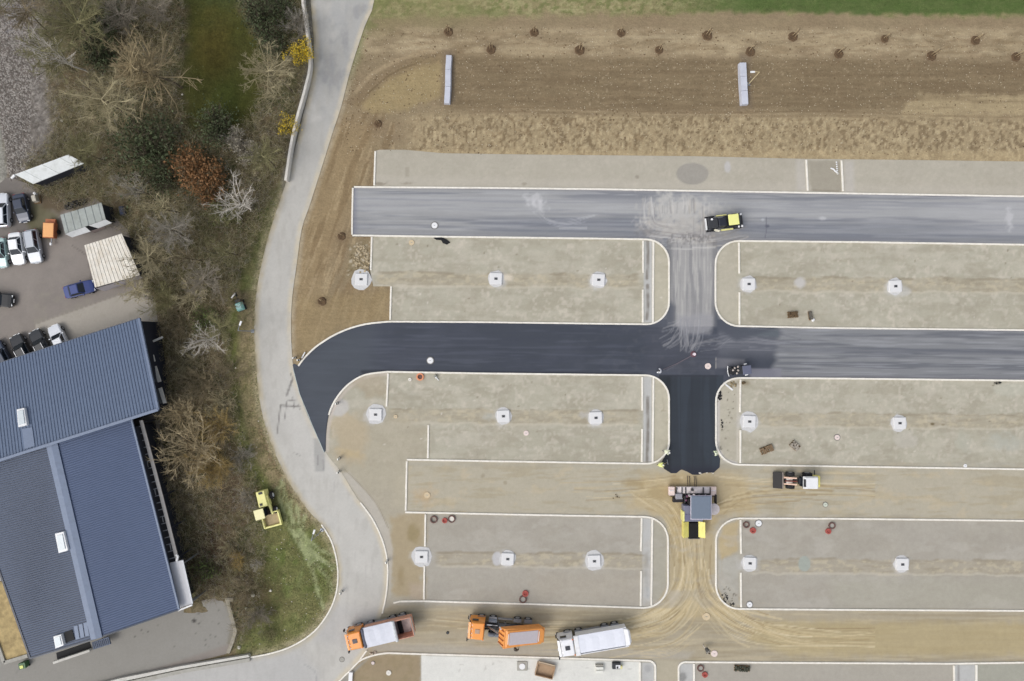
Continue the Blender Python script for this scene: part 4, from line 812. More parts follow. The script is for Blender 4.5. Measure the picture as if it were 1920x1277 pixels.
tag(bar(None, 'handrail', P3(297, 876, 1.0), P3(331, 1012, 1.0), .09, .07, CONC2), 'thin pale handrail on the bank beside the pergola beam', 'handrail')
# loading pit at the south gable
pit = empty('loading_pit', (0, 0, 0), 0, 'dark loading pit with a white front wall under the lower end of the gabled hall', 'loading pit')
MB().prism([P(106, 1224), P(168, 1203), P(172, 1216), P(108, 1238)], .03, .06).build('pit_shade', DARK, pit)  # black sheet at ground level, the recess's shade put into its colour
bar(pit, 'front_wall', P3(104, 1240, .3), P3(172, 1217, .3), .3, .5, CONC)
MB().prism([P(172, 1205, 1.2), P(203, 1194, 1.2), P(207, 1208, 1.2), P(175, 1218, 1.2)], 1.0, 1.2).build('canopy', ROOF_W, pit)
mb = MB()
for i in range(9): t = i/9; bar(pit, 'canopy_rib', P3(174+t*30, 1206-t*10, 1.2), P3(177+t*30, 1216-t*10, 1.2), .06, .05, ROOF_RIBW)
# walls and sheds round the yard
def wall_path(name, pts, w, h, m, label, cat='wall', z=0, parent=None):
    mb = MB(); q = [V3((*P(*p, h), z)) for p in pts]; L = []; Rr = []
    for i, p in enumerate(q):
        a = q[max(i-1, 0)]; b = q[min(i+1, len(q)-1)]; d = (b-a).normalized(); s = Vector((-d.y, d.x, 0))*(w/2); L.append(p+s); Rr.append(p-s)
    rings = [[(r.x, r.y, z-.1), (l.x, l.y, z-.1), (l.x, l.y, h), (r.x, r.y, h)] for l, r in zip(L, Rr)]; mb.loft(rings)
    return mb.build(name, m, parent, label=label, cat=cat) if parent is None else mb.build(name, m, parent)
wall_path('garden_wall', spl([(567, -40), (567, 0), (573, 45), (579, 92), (580, 128), (570, 172), (556, 222), (545, 272), (535, 338)], 5), .32, 1.1, mat('wall_coping', (222, 218, 210), .85, var=.08, scale=3, dirt=(196, 190, 178)), 'long pale winding boundary wall between the garden and the country road')
wall_path('kerb_wall', spl([(425, 1121), (432, 1150), (440, 1180), (438, 1195), (427, 1225)], 4), .45, .35, mat('old_wall', (158, 152, 138), .9, var=.15, scale=3, dirt=(124, 116, 98)), 'weathered low curved wall at the right end of the lower yard')
MB().box((*P(430, 1124, .3), .2), (1.1, .5, .4)).build('stone_slab', mat('old_wall', (158, 152, 138), .9), None, label='pale stone slab at the top end of the curved low yard wall', cat='stone')
rw = empty('retaining_wall', (0, 0, 0), 0, 'broad pale double coping retaining wall between lower yard and road', 'wall')
def strip(pts, z0, z1, m, name): MB().prism([P(*p, z1) for p in pts], z0, z1).build(name, m, rw)
strip([(150, 1292), (225, 1272), (340, 1249), (465, 1228), (468, 1232), (342, 1254), (228, 1278), (150, 1299)], 0, .55, CONC, 'coping'); strip([(150, 1301), (228, 1280), (342, 1256), (468, 1234), (468, 1241), (344, 1262), (230, 1288), (150, 1312)], 0, .42, CONC2, 'footing')
bd = empty('raised_bed', (0, 0, 0), 0, 'raised bed of straw coloured earth beside the west wall of the gabled hall', 'planter')
BEDM = mat('bed_soil', (176, 156, 112), .95, var=.3, scale=1.4, dirt=(140, 120, 84))
MB().prism([P(-60, 1100, .5), P(6, 1090, .5), P(20, 1098, .5), P(62, 1225, .5), P(12, 1238, .5), P(-4, 1200, .5), (-81, P(0, 1180)[1])], 0, .5).build('bed_soil', BEDM, bd)
for a, b in (((-8, 1190), (10, 1241)), ((10, 1241), (54, 1228))): bar(bd, 'edging', P3(*a, .4), P3(*b, .4), .45, .3, CONC2)
MB().prism([P(-90, 1000, 2.4), P(0, 992, 2.4), P(14, 1058, 2.4), P(-90, 1082, 2.4)], 2.2, 2.4).build('lean_to_roof', mat('red_brown_roof', (112, 82, 76), .8, var=.1), None, label='red brown flat lean-to roof at the left edge beside the gabled hall', cat='roof')
bt = empty('covered_trailer', (0, 0, 0), 0, 'blue tarpaulin covered stack against the west wall of the gabled hall', 'tarpaulin')
MB().prism([P(-30, 1066, 1), P(13, 1062, 1), P(16, 1074, 1), P(-28, 1084, 1)], 0, 1.0).build('tarpaulin', mat('blue_tarp', (64, 130, 186), .5, var=.2, scale=3, bump=.05), bt, bevel=.1)
MB().prism([P(-30, 1086, .6), P(17, 1076, .6), P(19, 1086, .6), P(-28, 1096, .6)], 0, .6).build('pale_base', CONC2, bt)
gb = empty('green_bin', (*P(50, 1243), 0), R(12), 'small green wheeled bin with yellow lid by the lower left corner of the hall', 'bin')
MB().box((0, 0, .45), (.8, .7, .9), tx=1.15, ty=1.15).build('bin_body', mat('green_plastic', (60, 100, 60), .5), gb, bevel=.04); MB().box((-.05, -.1, .94), (.45, .4, .06)).build('lid', mat('yellow_plastic', (214, 222, 120), .5), gb, bevel=.02)
MB().cyl((-.45, -.3, .12), (.45, -.3, .12), .12, 10).build('wheel', DARK, gb)

def shed(name, quad, h0, h1, m, rm, label, pitch=.6, ridge=None, cat='shed', under=None):
    """quad: a,b high edge, c,d low edge as plan pixels"""
    o = empty(name, (0, 0, 0), 0, label, cat); a, b, c, d = quad; A, B, C, D = P3(*a, h1), P3(*b, h1), P3(*c, h0), P3(*d, h0)
    slope_roof(o, 'roof', D, C, B, A, m, .1); ribs(o, 'roof_ribs', A, B, C, D, pitch, rm, w=.12, h=.05)
    cx = sum(p[0] for p in (A, B, C, D))/4; cy = sum(p[1] for p in (A, B, C, D))/4
    f = [(cx+(p[0]-cx)*.94, cy+(p[1]-cy)*.94) for p in (D, C, B, A)]
    zt = [h0-.12, h0-.12, h1-.12, h1-.12]; MB().hexa([(p[0], p[1], 0) for p in f]+[(p[0], p[1], z) for p, z in zip(f, zt)]).build('wall', under or DARKWALL, o)
    return o, (A, B, C, D)
CR = mat('cream_sheet', (222, 217, 206), .7, var=.12, scale=1.2, dirt=(186, 168, 138)); CRR = mat('cream_rib', (224, 219, 208), .7, var=.1, dirt=(176, 158, 128))
s3, q3 = shed('corrugated_shed', [(158, 460), (228, 438), (262, 516), (178, 539)], 2.5, 3.0, CR, CRR, 'cream corrugated flat roofed shed with the blue car parked at its door', .42)
for i in (): bar(s3, 'roof_joint', off(V3(q3[0]).lerp(V3(q3[3]), .25+.25*i), .05), off(V3(q3[1]).lerp(V3(q3[2]), .25+.25*i), .05), .07, .05, CRR)
MB().hexa([P3(180, 541, 2.4), P3(262, 517, 2.4), P3(268, 521, 1.2), P3(197, 546, 1.2)]+[(p[0], p[1], p[2]+.08) for p in (P3(180, 541, 2.4), P3(262, 517, 2.4), P3(268, 521, 1.2), P3(197, 546, 1.2))]).build('side_awning', mat('awning_grey', (165, 160, 165), .6, var=.1), s3)
GS = mat('grey_sheet', (158, 164, 160), .7, var=.1, scale=1.2, dirt=(120, 122, 110)); GSR = mat('grey_rib', (146, 152, 150), .7)
s4, q4 = shed('garden_shed', [(113, 403), (190, 380), (198, 411), (122, 438)], 2.5, 2.8, GS, GSR, 'grey sheet roofed open shed beside the orange trailer', .9)
slope_roof(s4, 'roof_edge_panel', P3(135, 445, 2.0), P3(170, 434, 2.0), P3(158, 424, 2.45), P3(122, 439, 2.45), mat('pale_sheet', (198, 200, 200), .6, var=.08), .06); slope_roof(s4, 'roof_edge_panel', P3(184, 428, 2.0), P3(210, 418, 2.0), P3(198, 411.5, 2.45), P3(166, 423, 2.45), mat('pale_sheet', (198, 200, 200), .6), .06)
slope_roof(s4, 'roof_edge_panel', P3(176, 437, 1.8), P3(199, 428, 1.8), P3(196, 424, 2.0), P3(170, 433, 2.0), mat('brown_sheet', (92, 80, 76), .7), .05, 'dark brown gap panel')
WS = mat('white_sheet', (216, 220, 219), .6, var=.08, scale=1, dirt=(180, 184, 176))
s5, q5 = shed('white_shed', [(28, 327), (128, 290), (158, 306), (62, 345)], 2.6, 2.9, WS, WS, 'white roofed shed half under the trees below the scree slope', 2.4)
MB().tube([P3(28, 328, 2.8), P3(22, 334, 2.6)], .16, 8).build('gutter_spout', WHITE, s5)

# ------------------------------------------------------------------ vehicles
TYRE = mat('tyre_rubber', (34, 34, 36), .85, var=.1); RIM = mat('wheel_rim', (168, 170, 174), .4, .5, var=.05)
CHROME = mat('chrome', (190, 192, 196), .25, .8); BLACKP = mat('black_plastic', (30, 31, 34), .6); LAMP = mat('lamp_glass', (225, 228, 230), .2); REDL = mat('tail_lamp_red', (150, 24, 20), .3)
def wheel(parent, x, y, r, w, hub=True, name='wheel', hubm=None):
    s = 1 if y > 0 else -1
    t = MB().cyl((x, y-w/2, r), (x, y+w/2, r), r, 20).build(name, TYRE, parent, bevel=.03)
    if hub: MB().cyl((x, y+s*(w/2-.02), r), (x, y+s*(w/2+.03), r), r*.55, 14).build('rim', hubm or RIM, t)
    return t
def section(w, z0, z1, zs, x, wt):   # body ring at station x
    return [(x, -w*.92, z0), (x, w*.92, z0), (x, w, zs), (x, w*.97, z1-.06), (x, wt, z1), (x, -wt, z1), (x, -w*.97, z1-.06), (x, -w, zs)]
def car(px, py, ang, colour, label, L=4.4, Wd=1.8, style='hatch', rails=False, roofc=None, z=.03, cat='car', sunroof=False):
    o = empty('parked_car', (*P(px, py, .7), z), ang, label, cat, 'cars parked in the yard'); hw = Wd/2
    pm = mat('car_paint_%d_%d_%d' % colour, colour, .3, .2, var=.03, coat=.6); est = style in ('estate', 'suv', 'van')
    hh = {'hatch': .95, 'saloon': .92, 'estate': .96, 'suv': 1.08, 'van': 1.15}[style]; rh = {'hatch': 1.46, 'saloon': 1.42, 'estate': 1.48, 'suv': 1.7, 'van': 1.85}[style]
    st = []
    for f, wf, zt, z0 in ((-.5, .72, hh*.82, .35), (-.485, .86, hh*.93, .28), (-.44, .96, hh, .22), (-.3, 1, hh+.02, .2), (0, 1, hh+.01, .18), (.2, 1, hh-.02, .2), (.36, .98, hh-.12, .2), (.45, .9, hh-.2, .24), (.49, .76, hh-.3, .3), (.5, .6, hh-.38, .36)):
        st.append(section(hw*wf, z0, zt, .55, f*L, hw*wf*.84))
    MB().loft(st).build('body', pm, o, bevel=.03)
    xb0, xb1 = (-.46*L if est else -.36*L), .2*L; xr0, xr1 = (-.42*L if est else -.25*L), .04*L
    if style == 'saloon': xb0, xr0 = -.34*L, -.2*L
    wb, wr = hw*.86, hw*.66
    g = MB(); g.loft([[(xb0, -wb, hh-.05), (xb1, -wb, hh-.08), (xb1, wb, hh-.08), (xb0, wb, hh-.05)], [(xr0, -wr, rh-.04), (xr1, -wr, rh-.06), (xr1, wr, rh-.06), (xr0, wr, rh-.04)]]); cb = g.build('cabin', pm, o, bevel=.03)
    rm = pm if roofc is None else mat('roof_paint_%d' % roofc[0], roofc, .3)
    MB().loft([[(xr0-.03, -wr-.02, rh-.05), (xr1+.03, -wr-.02, rh-.07), (xr1+.03, wr+.02, rh-.07), (xr0-.03, wr+.02, rh-.05)], [(xr0+.02, -wr+.06, rh), (xr1-.05, -wr+.06, rh-.015), (xr1-.05, wr-.06, rh-.015), (xr0+.02, wr-.06, rh)]]).build('roof', rm, cb)
    def pane(nm, a, b, c, d, inset=.1):
        vs = [V3(p) for p in (a, b, c, d)]; ce = sum(vs, Vector())/4; n = (vs[1]-vs[0]).cross(vs[3]-vs[0]).normalized()
        if n.dot(ce-Vector((0, 0, hh*.6))) < 0: n = -n
        q = [ce+(v-ce)*(1-inset)+n*.012 for v in vs]; q2 = [v+n*.012 for v in q]; MB().hexa(q+q2).build(nm, GLASS, o)
    z0, z1 = hh-.06, rh-.06
    pane('windscreen', (xb1, -wb, z0), (xb1, wb, z0), (xr1, wr, z1), (xr1, -wr, z1)); pane('rear_window', (xb0, wb, z0), (xb0, -wb, z0), (xr0, -wr, z1), (xr0, wr, z1))
    for s in (1, -1):
        xm = (xb0+xb1)/2-.02; xrm = (xr0+xr1)/2
        pane('side_window', (xb0+.1, s*wb, z0), (xm, s*wb, z0), (xrm, s*wr, z1), (xr0+.05, s*wr, z1), .08); pane('side_window', (xm, s*wb, z0), (xb1-.1, s*wb, z0), (xr1-.05, s*wr, z1), (xrm, s*wr, z1), .08)
        MB().box((xb1-.28, s*(hw+.09), hh+.02), (.14, .2, .14)).build('mirror', pm, o, bevel=.03)
        MB().box((.465*L, s*hw*.62, hh-.3), (.16, .36, .12), rz=-s*.35).build('headlight', LAMP, o, bevel=.02); MB().box((-.485*L, s*hw*.68, hh-.16), (.08, .3, .16)).build('tail_light', REDL, o)
        for x in (-.3*L, .31*L): wheel(o, x, s*(hw-.1), .32, .22)
        if rails: MB().box(((xr0+xr1)/2, s*(wr-.04), rh+.04), (abs(xr1-xr0)*.95, .05, .05)).build('roof_rail', CHROME, o)
    MB().box((.505*L, 0, .5), (.06, .5, .12)).build('number_plate', WHITE, o)
    if sunroof: MB().box((xr1-.55, 0, rh+.0), (.6, .7, .02)).build('sunroof', GLASS, o)
    return o
def A(dx, dy): return math.atan2(-dy, dx)   # heading of a plan-pixel direction
car(4, 394, A(0, -1)+.05, (222, 226, 232), 'white car cut by the left frame edge beside the dark navy car', 4.5, 1.85, 'estate')
car(41, 390, A(6, 30), (44, 54, 74), 'dark navy hatchback in the upper row of the yard', 3.8, 1.7, 'hatch')
car(32, 466, A(4, 30), (234, 236, 238), 'white hatchback between the mint green car and the silver estate', 4.3, 1.75, 'hatch')
car(63, 462, A(5, 30), (178, 184, 192), 'silver grey estate car with roof rails at the right end of the lower row', 4.5, 1.8, 'estate', True)
car(1, 474, A(3, 30), (168, 196, 194), 'mint green car cut by the left frame edge', 4.0, 1.7, 'hatch')
car(149, 542, A(30, -8), (44, 62, 122), 'blue saloon car at the door of the cream corrugated shed', 4.1, 1.75, 'saloon')
car(-6, 562, A(30, 2), (24, 26, 30), 'black car nose at the left frame edge in mid yard', 4.3, 1.8, 'hatch')
car(112, 638, A(-12, -24), (226, 230, 236), 'white car with a shiny bonnet, nose out from under the roof beside two black cars', 4.4, 1.75, 'hatch')
car(78, 648, A(-13, -24), (28, 32, 38), 'black estate with roof rails right beside the white car under the roof edge', 4.6, 1.8, 'estate', True)
car(42, 657, A(-13, -24), (30, 33, 38), 'black estate with roof rails second from the white car under the roof edge', 4.6, 1.8, 'estate', True)
car(3, 668, A(-13, -24), (42, 56, 78), 'dark blue black car third from the white car, half hidden by the roof edge', 4.5, 1.8, 'hatch')
# orange trailer
tr = empty('orange_trailer', (*P(97, 433, .5), .03), R(-2), 'small orange box trailer with a white drawbar end beside the grey shed', 'trailer')
OR = mat('orange_paint', (232, 168, 100), .5, var=.06, scale=2, dirt=(200, 120, 60)); ORD = mat('rust_orange', (170, 100, 62), .6, var=.15)
MB().box((0, 0, .8), (1.5, 2.0, .7)).build('trailer_box', ORD, tr, bevel=.03); MB().box((0, 0, 1.17), (1.36, 1.85, .05)).build('cover', mat('orange_cover', (236, 174, 112), .55, var=.05), tr, bevel=.02)
MB().box((-.1, 1.3, .5), (1.3, .5, .3)).build('front_rack', ORD, tr); MB().box((0, -1.4, .45), (.1, .9, .1)).build('drawbar', STEEL, tr); MB().box((0, -1.75, .55), (.28, .35, .22)).build('coupling_cover', WHITE, tr, bevel=.05)
for s in (1, -1): wheel(tr, 0, s*1.0, .3, .18) if False else MB().cyl((s*.72, -.1, .3), (s*.92, -.1, .3), .3, 16).build('wheel', TYRE, tr)
# small things at the yard edge
br = empty('blue_barrel', (*P(229, 395, .5), 0), .2, 'dark blue drum lying in the scrub right of the grey shed', 'drum')
MB().cyl((0, -.55, .4), (0, .55, .4), .4, 18).build('drum_body', mat('blue_drum', (52, 62, 84), .5), br, bevel=.03)
for y in (-.28, .28): MB().cyl((0, y-.03, .4), (0, y+.03, .4), .43, 18).build('drum_hoop', mat('blue_drum', (52, 62, 84), .5), br)
pt = empty('wrapped_pallet', (*P(67, 372, .4), .02), .15, 'pale wrapped bundle on a pallet by the yard corner below the white shed', 'bundle')
MB().box((0, 0, .08), (.9, 1.3, .14)).build('pallet', mat('old_timber', (120, 98, 70), .9), pt); MB().box((0, -.05, .5), (.65, 1.0, .7), rz=.1, tx=.85, ty=.8).build('bundle', mat('pale_wrap', (186, 180, 166), .6, var=.25, scale=4), pt, bevel=.08); MB().box((.1, .6, .45), (.35, .4, .5), rz=.5).build('bag', WHITE, pt, bevel=.08)
td = empty('tyre_heap', (*P(137, 383, .3), 0), 0, 'dark heap of old tyres behind the grey shed', 'tyres')
for i, (x, y, z) in enumerate(((-.8, -.3, .1), (0, -.1, .1), (.7, .2, .1), (-.35, -.15, .32), (.4, .1, .33), (1.2, .4, .1))): MB().ring((x, y, z), .22, .42, .2, 16).build('tyre', TYRE, td)

# trucks -------------------------------------------------------------
DGREYB = mat('bumper_grey', (70, 72, 76), .6); GUARD = mat('guard_grey', (128, 130, 134), .6)
def truck_cab(o, x, paint, roofw=2.45, hatchc=(92, 84, 88)):
    """cab with its front at +x"""
    pm = paint; h = 3.0
    MB().loft([[(x-2.0, -1.2, .7), (x-.05, -1.2, .7), (x-.05, 1.2, .7), (x-2.0, 1.2, .7)], [(x-2.0, -1.22, 1.9), (x+.02, -1.2, 1.9), (x+.02, 1.2, 1.9), (x-2.0, 1.22, 1.9)], [(x-1.95, -1.12, h-.12), (x-.28, -1.1, h-.2), (x-.28, 1.1, h-.2), (x-1.95, 1.12, h-.12)], [(x-1.85, -1.02, h), (x-.45, -1.0, h-.04), (x-.45, 1.0, h-.04), (x-1.85, 1.02, h)]]).build('cab', pm, o, bevel=.04)
    MB().hexa([(x+.03, -1.05, 1.95), (x+.06, -1.05, 1.95), (x+.06, 1.05, 1.95), (x+.03, 1.05, 1.95), (x-.24, -1.0, 2.72), (x-.2, -1.0, 2.74), (x-.2, 1.0, 2.74), (x-.24, 1.0, 2.72)]).build('windscreen', GLASS, o)
    MB().box((x-.05, 0, 2.78), (.3, 2.1, .06), ry=.25).build('sun_visor', pm, o)
    MB().box((x-1.1, 0, h+.02), (.62, .55, .06)).build('roof_hatch', mat('hatch_%d' % hatchc[0], hatchc, .5), o, bevel=.02)
    for y in (-.8, -.3, .3, .8): MB().box((x-.36, y, h+.0), (.08, .14, .06)).build('marker_light', LAMP, o)
    MB().box((x-.06, 0, .75), (.3, 2.4, .5)).build('bumper', DGREYB, o, bevel=.04)
    for s in (1, -1):
        MB().box((x-.75, s*1.215, 2.2), (.8, .02, .55)).build('side_window', GLASS, o); MB().box((x+.18, s*1.42, 2.25), (.14, .28, .6)).build('mirror', BLACKP, o, bevel=.03); MB().tube([(x-.1, s*1.2, 2.6), (x+.18, s*1.42, 2.5)], .03, 5).build('mirror_arm', BLACKP, o)
        MB().box((x+.17, s*.95, .85), (.08, .4, .2)).build('headlight', LAMP, o); MB().box((x-1.9, s*1.0, 3.02), (.12, .14, .14)).build('beacon', mat('amber_lamp', (230, 120, 20), .3), o)
def chassis(o, x0, x1, axles, tank=True):
    for s in (1, -1):
        MB().box(((x0+x1)/2, s*.42, .95), (x1-x0, .12, .28)).build('frame_rail', mat('chassis_grey', (62, 66, 72), .6), o)
        for i, ax in enumerate(axles):
            wheel(o, ax, s*1.02, .52, .38 if ax < 1 else .32); MB().box((ax, s*1.05, 1.12), (1.05, .5, .05)).build('mudguard', GUARD, o, bevel=.03)
        MB().box(((axles[1]+axles[2])/2, s*1.12, .95), (abs(axles[1]-axles[2])-1.3, .08, .5)).build('side_guard', GUARD, o)
    MB().box(((x0+x1)/2, 0, .85), (x1-x0, .5, .15)).build('cross_members', mat('chassis_grey', (62, 66, 72), .6), o)
ORT = mat('truck_orange', (236, 152, 62), .4, var=.05, scale=2, coat=.3, dirt=(214, 130, 56)); WHT = mat('truck_white', (236, 237, 240), .4, var=.03, coat=.3, dirt=(214, 212, 208))
TARP = mat('grey_white_tarp', (214, 217, 226), .7, var=.05, scale=2, bump=.03)
def put(px, py, ang, label, cat, name, h=1.5, group=None, z=.05): return empty(name, (*P(px, py, h), z), ang, label, cat, group)

def walls_box(o, x0, x1, hw, z0, z1, m, th=.08, flare=.12, ends=(1, 1), name='side_wall', floor=None):
    MB().box(((x0+x1)/2, 0, z0), (x1-x0, 2*hw, .1)).build('bed_floor', floor or m, o)
    for s in (1, -1): MB().hexa([(x0, s*hw-th/2, z0+.05), (x1, s*hw-th/2, z0+.05), (x1, s*hw+th/2, z0+.05), (x0, s*hw+th/2, z0+.05), (x0, s*(hw+flare)-th/2, z1), (x1, s*(hw+flare)-th/2, z1), (x1, s*(hw+flare)+th/2, z1), (x0, s*(hw+flare)+th/2, z1)]).build(name, m, o)
    for s, x in ((0, x0), (1, x1)):
        if ends[s]: MB().hexa([(x-th/2, -hw+.05, z0+.05), (x+th/2, -hw+.05, z0+.05), (x+th/2, hw-.05, z0+.05), (x-th/2, hw-.05, z0+.05), (x-th/2, -hw-flare+.05, z1-.01), (x+th/2, -hw-flare+.05, z1-.01), (x+th/2, hw+flare-.05, z1-.01), (x-th/2, hw+flare-.05, z1-.01)]).build('headboard' if s else 'tailgate', m, o)
a1 = A(-100, 24)
t1 = put(714, 1185, a1, 'orange cab tipper truck with a grey tarp over most of its load bed', 'tipper truck', 'tipper_truck', 2)
truck_cab(t1, 4.35, ORT); chassis(t1, -4.3, 3.3, (3.0, 1.4, -1.6, -2.95))
walls_box(t1, -4.3, 1.95, 1.12, 1.2, 2.75, mat('tipper_rust_orange', (210, 158, 134), .7, var=.2, scale=2, dirt=(168, 120, 102)), flare=.1, floor=mat('bed_steel_grey', (176, 166, 164), .7, var=.3, scale=1.5))
MB().box((2.1, 0, 2.5), (.35, 2.5, .9)).build('bulkhead', mat('dark_grey_tarp', (84, 88, 102), .7), t1, bevel=.08)
MB().loft([[(x, -1.3, 2.76), (x, -.7, 2.86+dz), (x, 0, 2.9+dz), (x, .7, 2.86+dz), (x, 1.3, 2.76), (x, 1.3, 2.6), (x, -1.3, 2.6)] for x, dz in ((1.95, 0), (1.3, .03), (.6, -.02), (-.1, .03), (-.8, -.01), (-1.4, .0), (-2.0, .02))]).build('tarp', TARP, t1)
MB().tube([(-2.05, -1.32, 2.85), (-2.1, -.4, 2.98), (-2.08, .5, 2.98), (-2.05, 1.32, 2.85)], .22, 8).build('tarp_roll', mat('tarp_roll', (204, 208, 210), .7), t1)
MB().box((-2.5, .0, 1.35), (.55, 2.0, .25), ry=.1).build('load_remains', mat('bitumen_black', (26, 27, 30), .8, var=.3), t1); MB().box((-4.35, 0, 2.5), (.14, 2.4, .3)).build('tail_beam', mat('pale_beam', (205, 200, 190), .6), t1)

a2 = A(-100, -8)
t2 = put(948, 1176, a2, 'orange truck with its load container tipped up and dark chassis exposed', 'tipper truck', 'tipper_truck', 1)
truck_cab(t2, 4.75, ORT, hatchc=(178, 150, 128)); chassis(t2, -4.2, 3.6, (3.3, 1.75, -1.5, -2.9))
GRYT = mat('tank_grey', (112, 118, 128), .45, .2, var=.1)
MB().box((1.6, .0, 1.15), (.9, .8, .5)).build('gearbox', BLACKP, t2, bevel=.05); MB().cyl((2.3, -.8, 1.0), (1.2, -.8, 1.0), .32, 14).build('fuel_tank', GRYT, t2)
MB().box((1.8, -.3, 1.35), (1.4, .12, .12)).build('tipping_ram', CHROME, t2)
for i, x in enumerate((2.1, 1.35)): MB().cyl((x, 1.0, 1.25), (x-.6, 1.0, 1.25), .28, 12).build('air_tank', GRYT, t2)
MB().box((.35, 1.0, 1.3), (.85, .6, .5)).build('tool_box', mat('pale_tool_box', (196, 198, 202), .5), t2, bevel=.03); MB().box((-1.4, .95, 1.25), (2.2, .7, .12)).build('catwalk', mat('catwalk', (140, 140, 146), .6), t2)
for i in range(4): MB().box((2.8-i*.9, 0, 1.05), (.12, 1.6, .15)).build('crossbeam', mat('chassis_grey', (62, 66, 72), .6), t2)
MB().cyl((2.3, 0, 1.2), (.9, 0, 3.0), .13, 12).build('hoist', CHROME, t2)
TI = R(22)
bod = empty('tipped_container', (-4.1, 0, 1.25), 0); bod.parent = t2; bod.rotation_euler = (0, -TI, 0)
CO = mat('container_orange', (238, 160, 84), .5, var=.06, dirt=(214, 128, 60))
MB().loft([[(-.2, -.95, .1), (5.4, -1.0, .1), (5.4, 1.0, .1), (-.2, .95, .1)], [(-.45, -.95, 1.5), (5.2, -1.28, 1.5), (5.2, 1.28, 1.5), (-.45, .95, 1.5)]]).build('container_body', CO, bod, bevel=.04)
MB().loft([[(-.45, -.7, 1.5), (.0, -1.1, 1.5), (5.0, -1.1, 1.5), (5.0, 1.1, 1.5), (.0, 1.1, 1.5), (-.45, .7, 1.5)], [(-.3, -.6, 1.66), (.1, -1.0, 1.66), (4.8, -1.0, 1.66), (4.8, 1.0, 1.66), (.1, 1.0, 1.66), (-.3, .6, 1.66)]]).build('container_rim', CO, bod)
MB().box((2.55, 0, 1.68), (4.0, 1.62, .05)).build('roll_cover', mat('cover_grey_pink', (200, 192, 196), .6, var=.04), bod, bevel=.02)
for x in (.42, 4.7): MB().box((x, 0, 1.7), (.08, 1.3, .08)).build('cover_bar', WHITE, bod)
for i in range(4): MB().box((5.36, -.9+i*.6, .8), (.1, .1, 1.3), ry=-.14).build('front_stiffener', ORD, bod)
MB().tube([(5.5, -1.15, .5), (5.6, -1.15, 1.2)], .07, 8).build('lifting_eye', WHITE, bod)

a3 = A(-100, 17)
t3 = put(1114, 1200, a3, 'all white tipper truck with a white tarp over its load bed', 'tipper truck', 'tipper_truck', 2)
truck_cab(t3, 4.7, WHT, hatchc=(60, 62, 68)); chassis(t3, -4.4, 3.6, (3.3, 1.8, -1.7, -3.05))
walls_box(t3, -4.3, 2.3, 1.12, 1.2, 2.7, WHT, flare=.12)
MB().box((2.35, 0, 2.72), (.6, 2.6, .3)).build('tarp_housing', WHT, t3, bevel=.05)
MB().loft([[(x, -1.27, 2.74), (x, -.6, 2.8+dz), (x, .1, 2.82+dz), (x, .8, 2.8+dz), (x, 1.05, 2.74), (x, 1.05, 2.6), (x, -1.27, 2.6)] for x, dz in ((2.05, .02), (1.2, -.02), (.3, .02), (-.6, -.02), (-1.6, .02), (-2.6, -.02), (-3.5, .02), (-3.9, 0))]).build('tarp', mat('white_tarp', (226, 229, 238), .7, var=.03, scale=2, bump=.03), t3)
MB().loft([[(-3.9, -1.2, 2.75), (-3.9, 1.2, 2.75), (-3.9, 1.2, 2.5), (-3.9, -1.2, 2.5)], [(-4.5, -1.0, 2.85), (-4.5, 1.0, 2.85), (-4.5, 1.0, 2.5), (-4.5, -1.0, 2.5)], [(-4.75, -.7, 2.6), (-4.75, .7, 2.6), (-4.75, .7, 2.4), (-4.75, -.7, 2.4)]]).build('rear_hood', WHT, t3, bevel=.05)
for x in (3.6, 2.2, .3, -1.7, -3.1): MB().box((x, 1.38, 1.6), (.18, .18, .1)).build('side_lamp', LAMP, t3)

# wheel loader beside the paver -----------------------------------------
YEL = mat('machine_yellow', (238, 228, 130), .45, var=.06, scale=2, dirt=(200, 182, 90)); YELP = mat('machine_pale_yellow', (234, 230, 150), .45, var=.05, scale=2, dirt=(214, 206, 140))
DGREY = mat('machine_dark_grey', (52, 54, 58), .6, var=.15, scale=3); LOR = mat('linkage_salmon', (222, 188, 166), .6, var=.1)
ld = put(1494, 901.5, math.pi, 'white roofed wheel loader with a black bucket, right of the paver', 'wheel loader', 'wheel_loader', 1.0)
MB().loft([[(2.05, -1.05, .2), (2.75, -1.05, .15), (2.75, 1.05, .15), (2.05, 1.05, .2)], [(1.85, -1.08, .95), (2.95, -1.08, .35), (2.95, 1.08, .35), (1.85, 1.08, .95)]]).build('bucket', mat('bucket_black', (22, 18, 18), .6, var=.2), ld)
MB().box((1.84, 0, .6), (.12, 2.16, .75)).build('bucket_back', mat('bucket_edge', (150, 138, 130), .5), ld)
for s in (1, -1):
    MB().hexa([(.2, s*.42-.09, 1.1), (1.8, s*.42-.09, .5), (1.8, s*.42+.09, .5), (.2, s*.42+.09, 1.1), (.2, s*.42-.09, 1.5), (1.8, s*.42-.09, .85), (1.8, s*.42+.09, .85), (.2, s*.42+.09, 1.5)]).build('lift_arm', LOR, ld)
    wheel(ld, .75, s*.85, .58, .42); wheel(ld, -1.5, s*.8, .58, .42); MB().box((-1.45, s*.82, 1.22), (1.0, .45, .06)).build('mudguard', BLACKP, ld, bevel=.03)
MB().box((.75, 0, .75), (1.6, .55, .4)).build('front_frame', DGREY, ld, bevel=.04); MB().cyl((.1, 0, 1.35), (1.6, 0, 1.05), .09, 10).build('tilt_cylinder', mat('dark_red_steel', (110, 50, 34), .5), ld)
MB().box((1.0, 0, 1.0), (.8, .7, .1)).build('hinge_plate', mat('hinge_pale', (214, 206, 196), .5), ld)
MB().box((-.35, 0, 1.0), (.4, .8, .5)).build('articulation_joint', DGREY, ld)
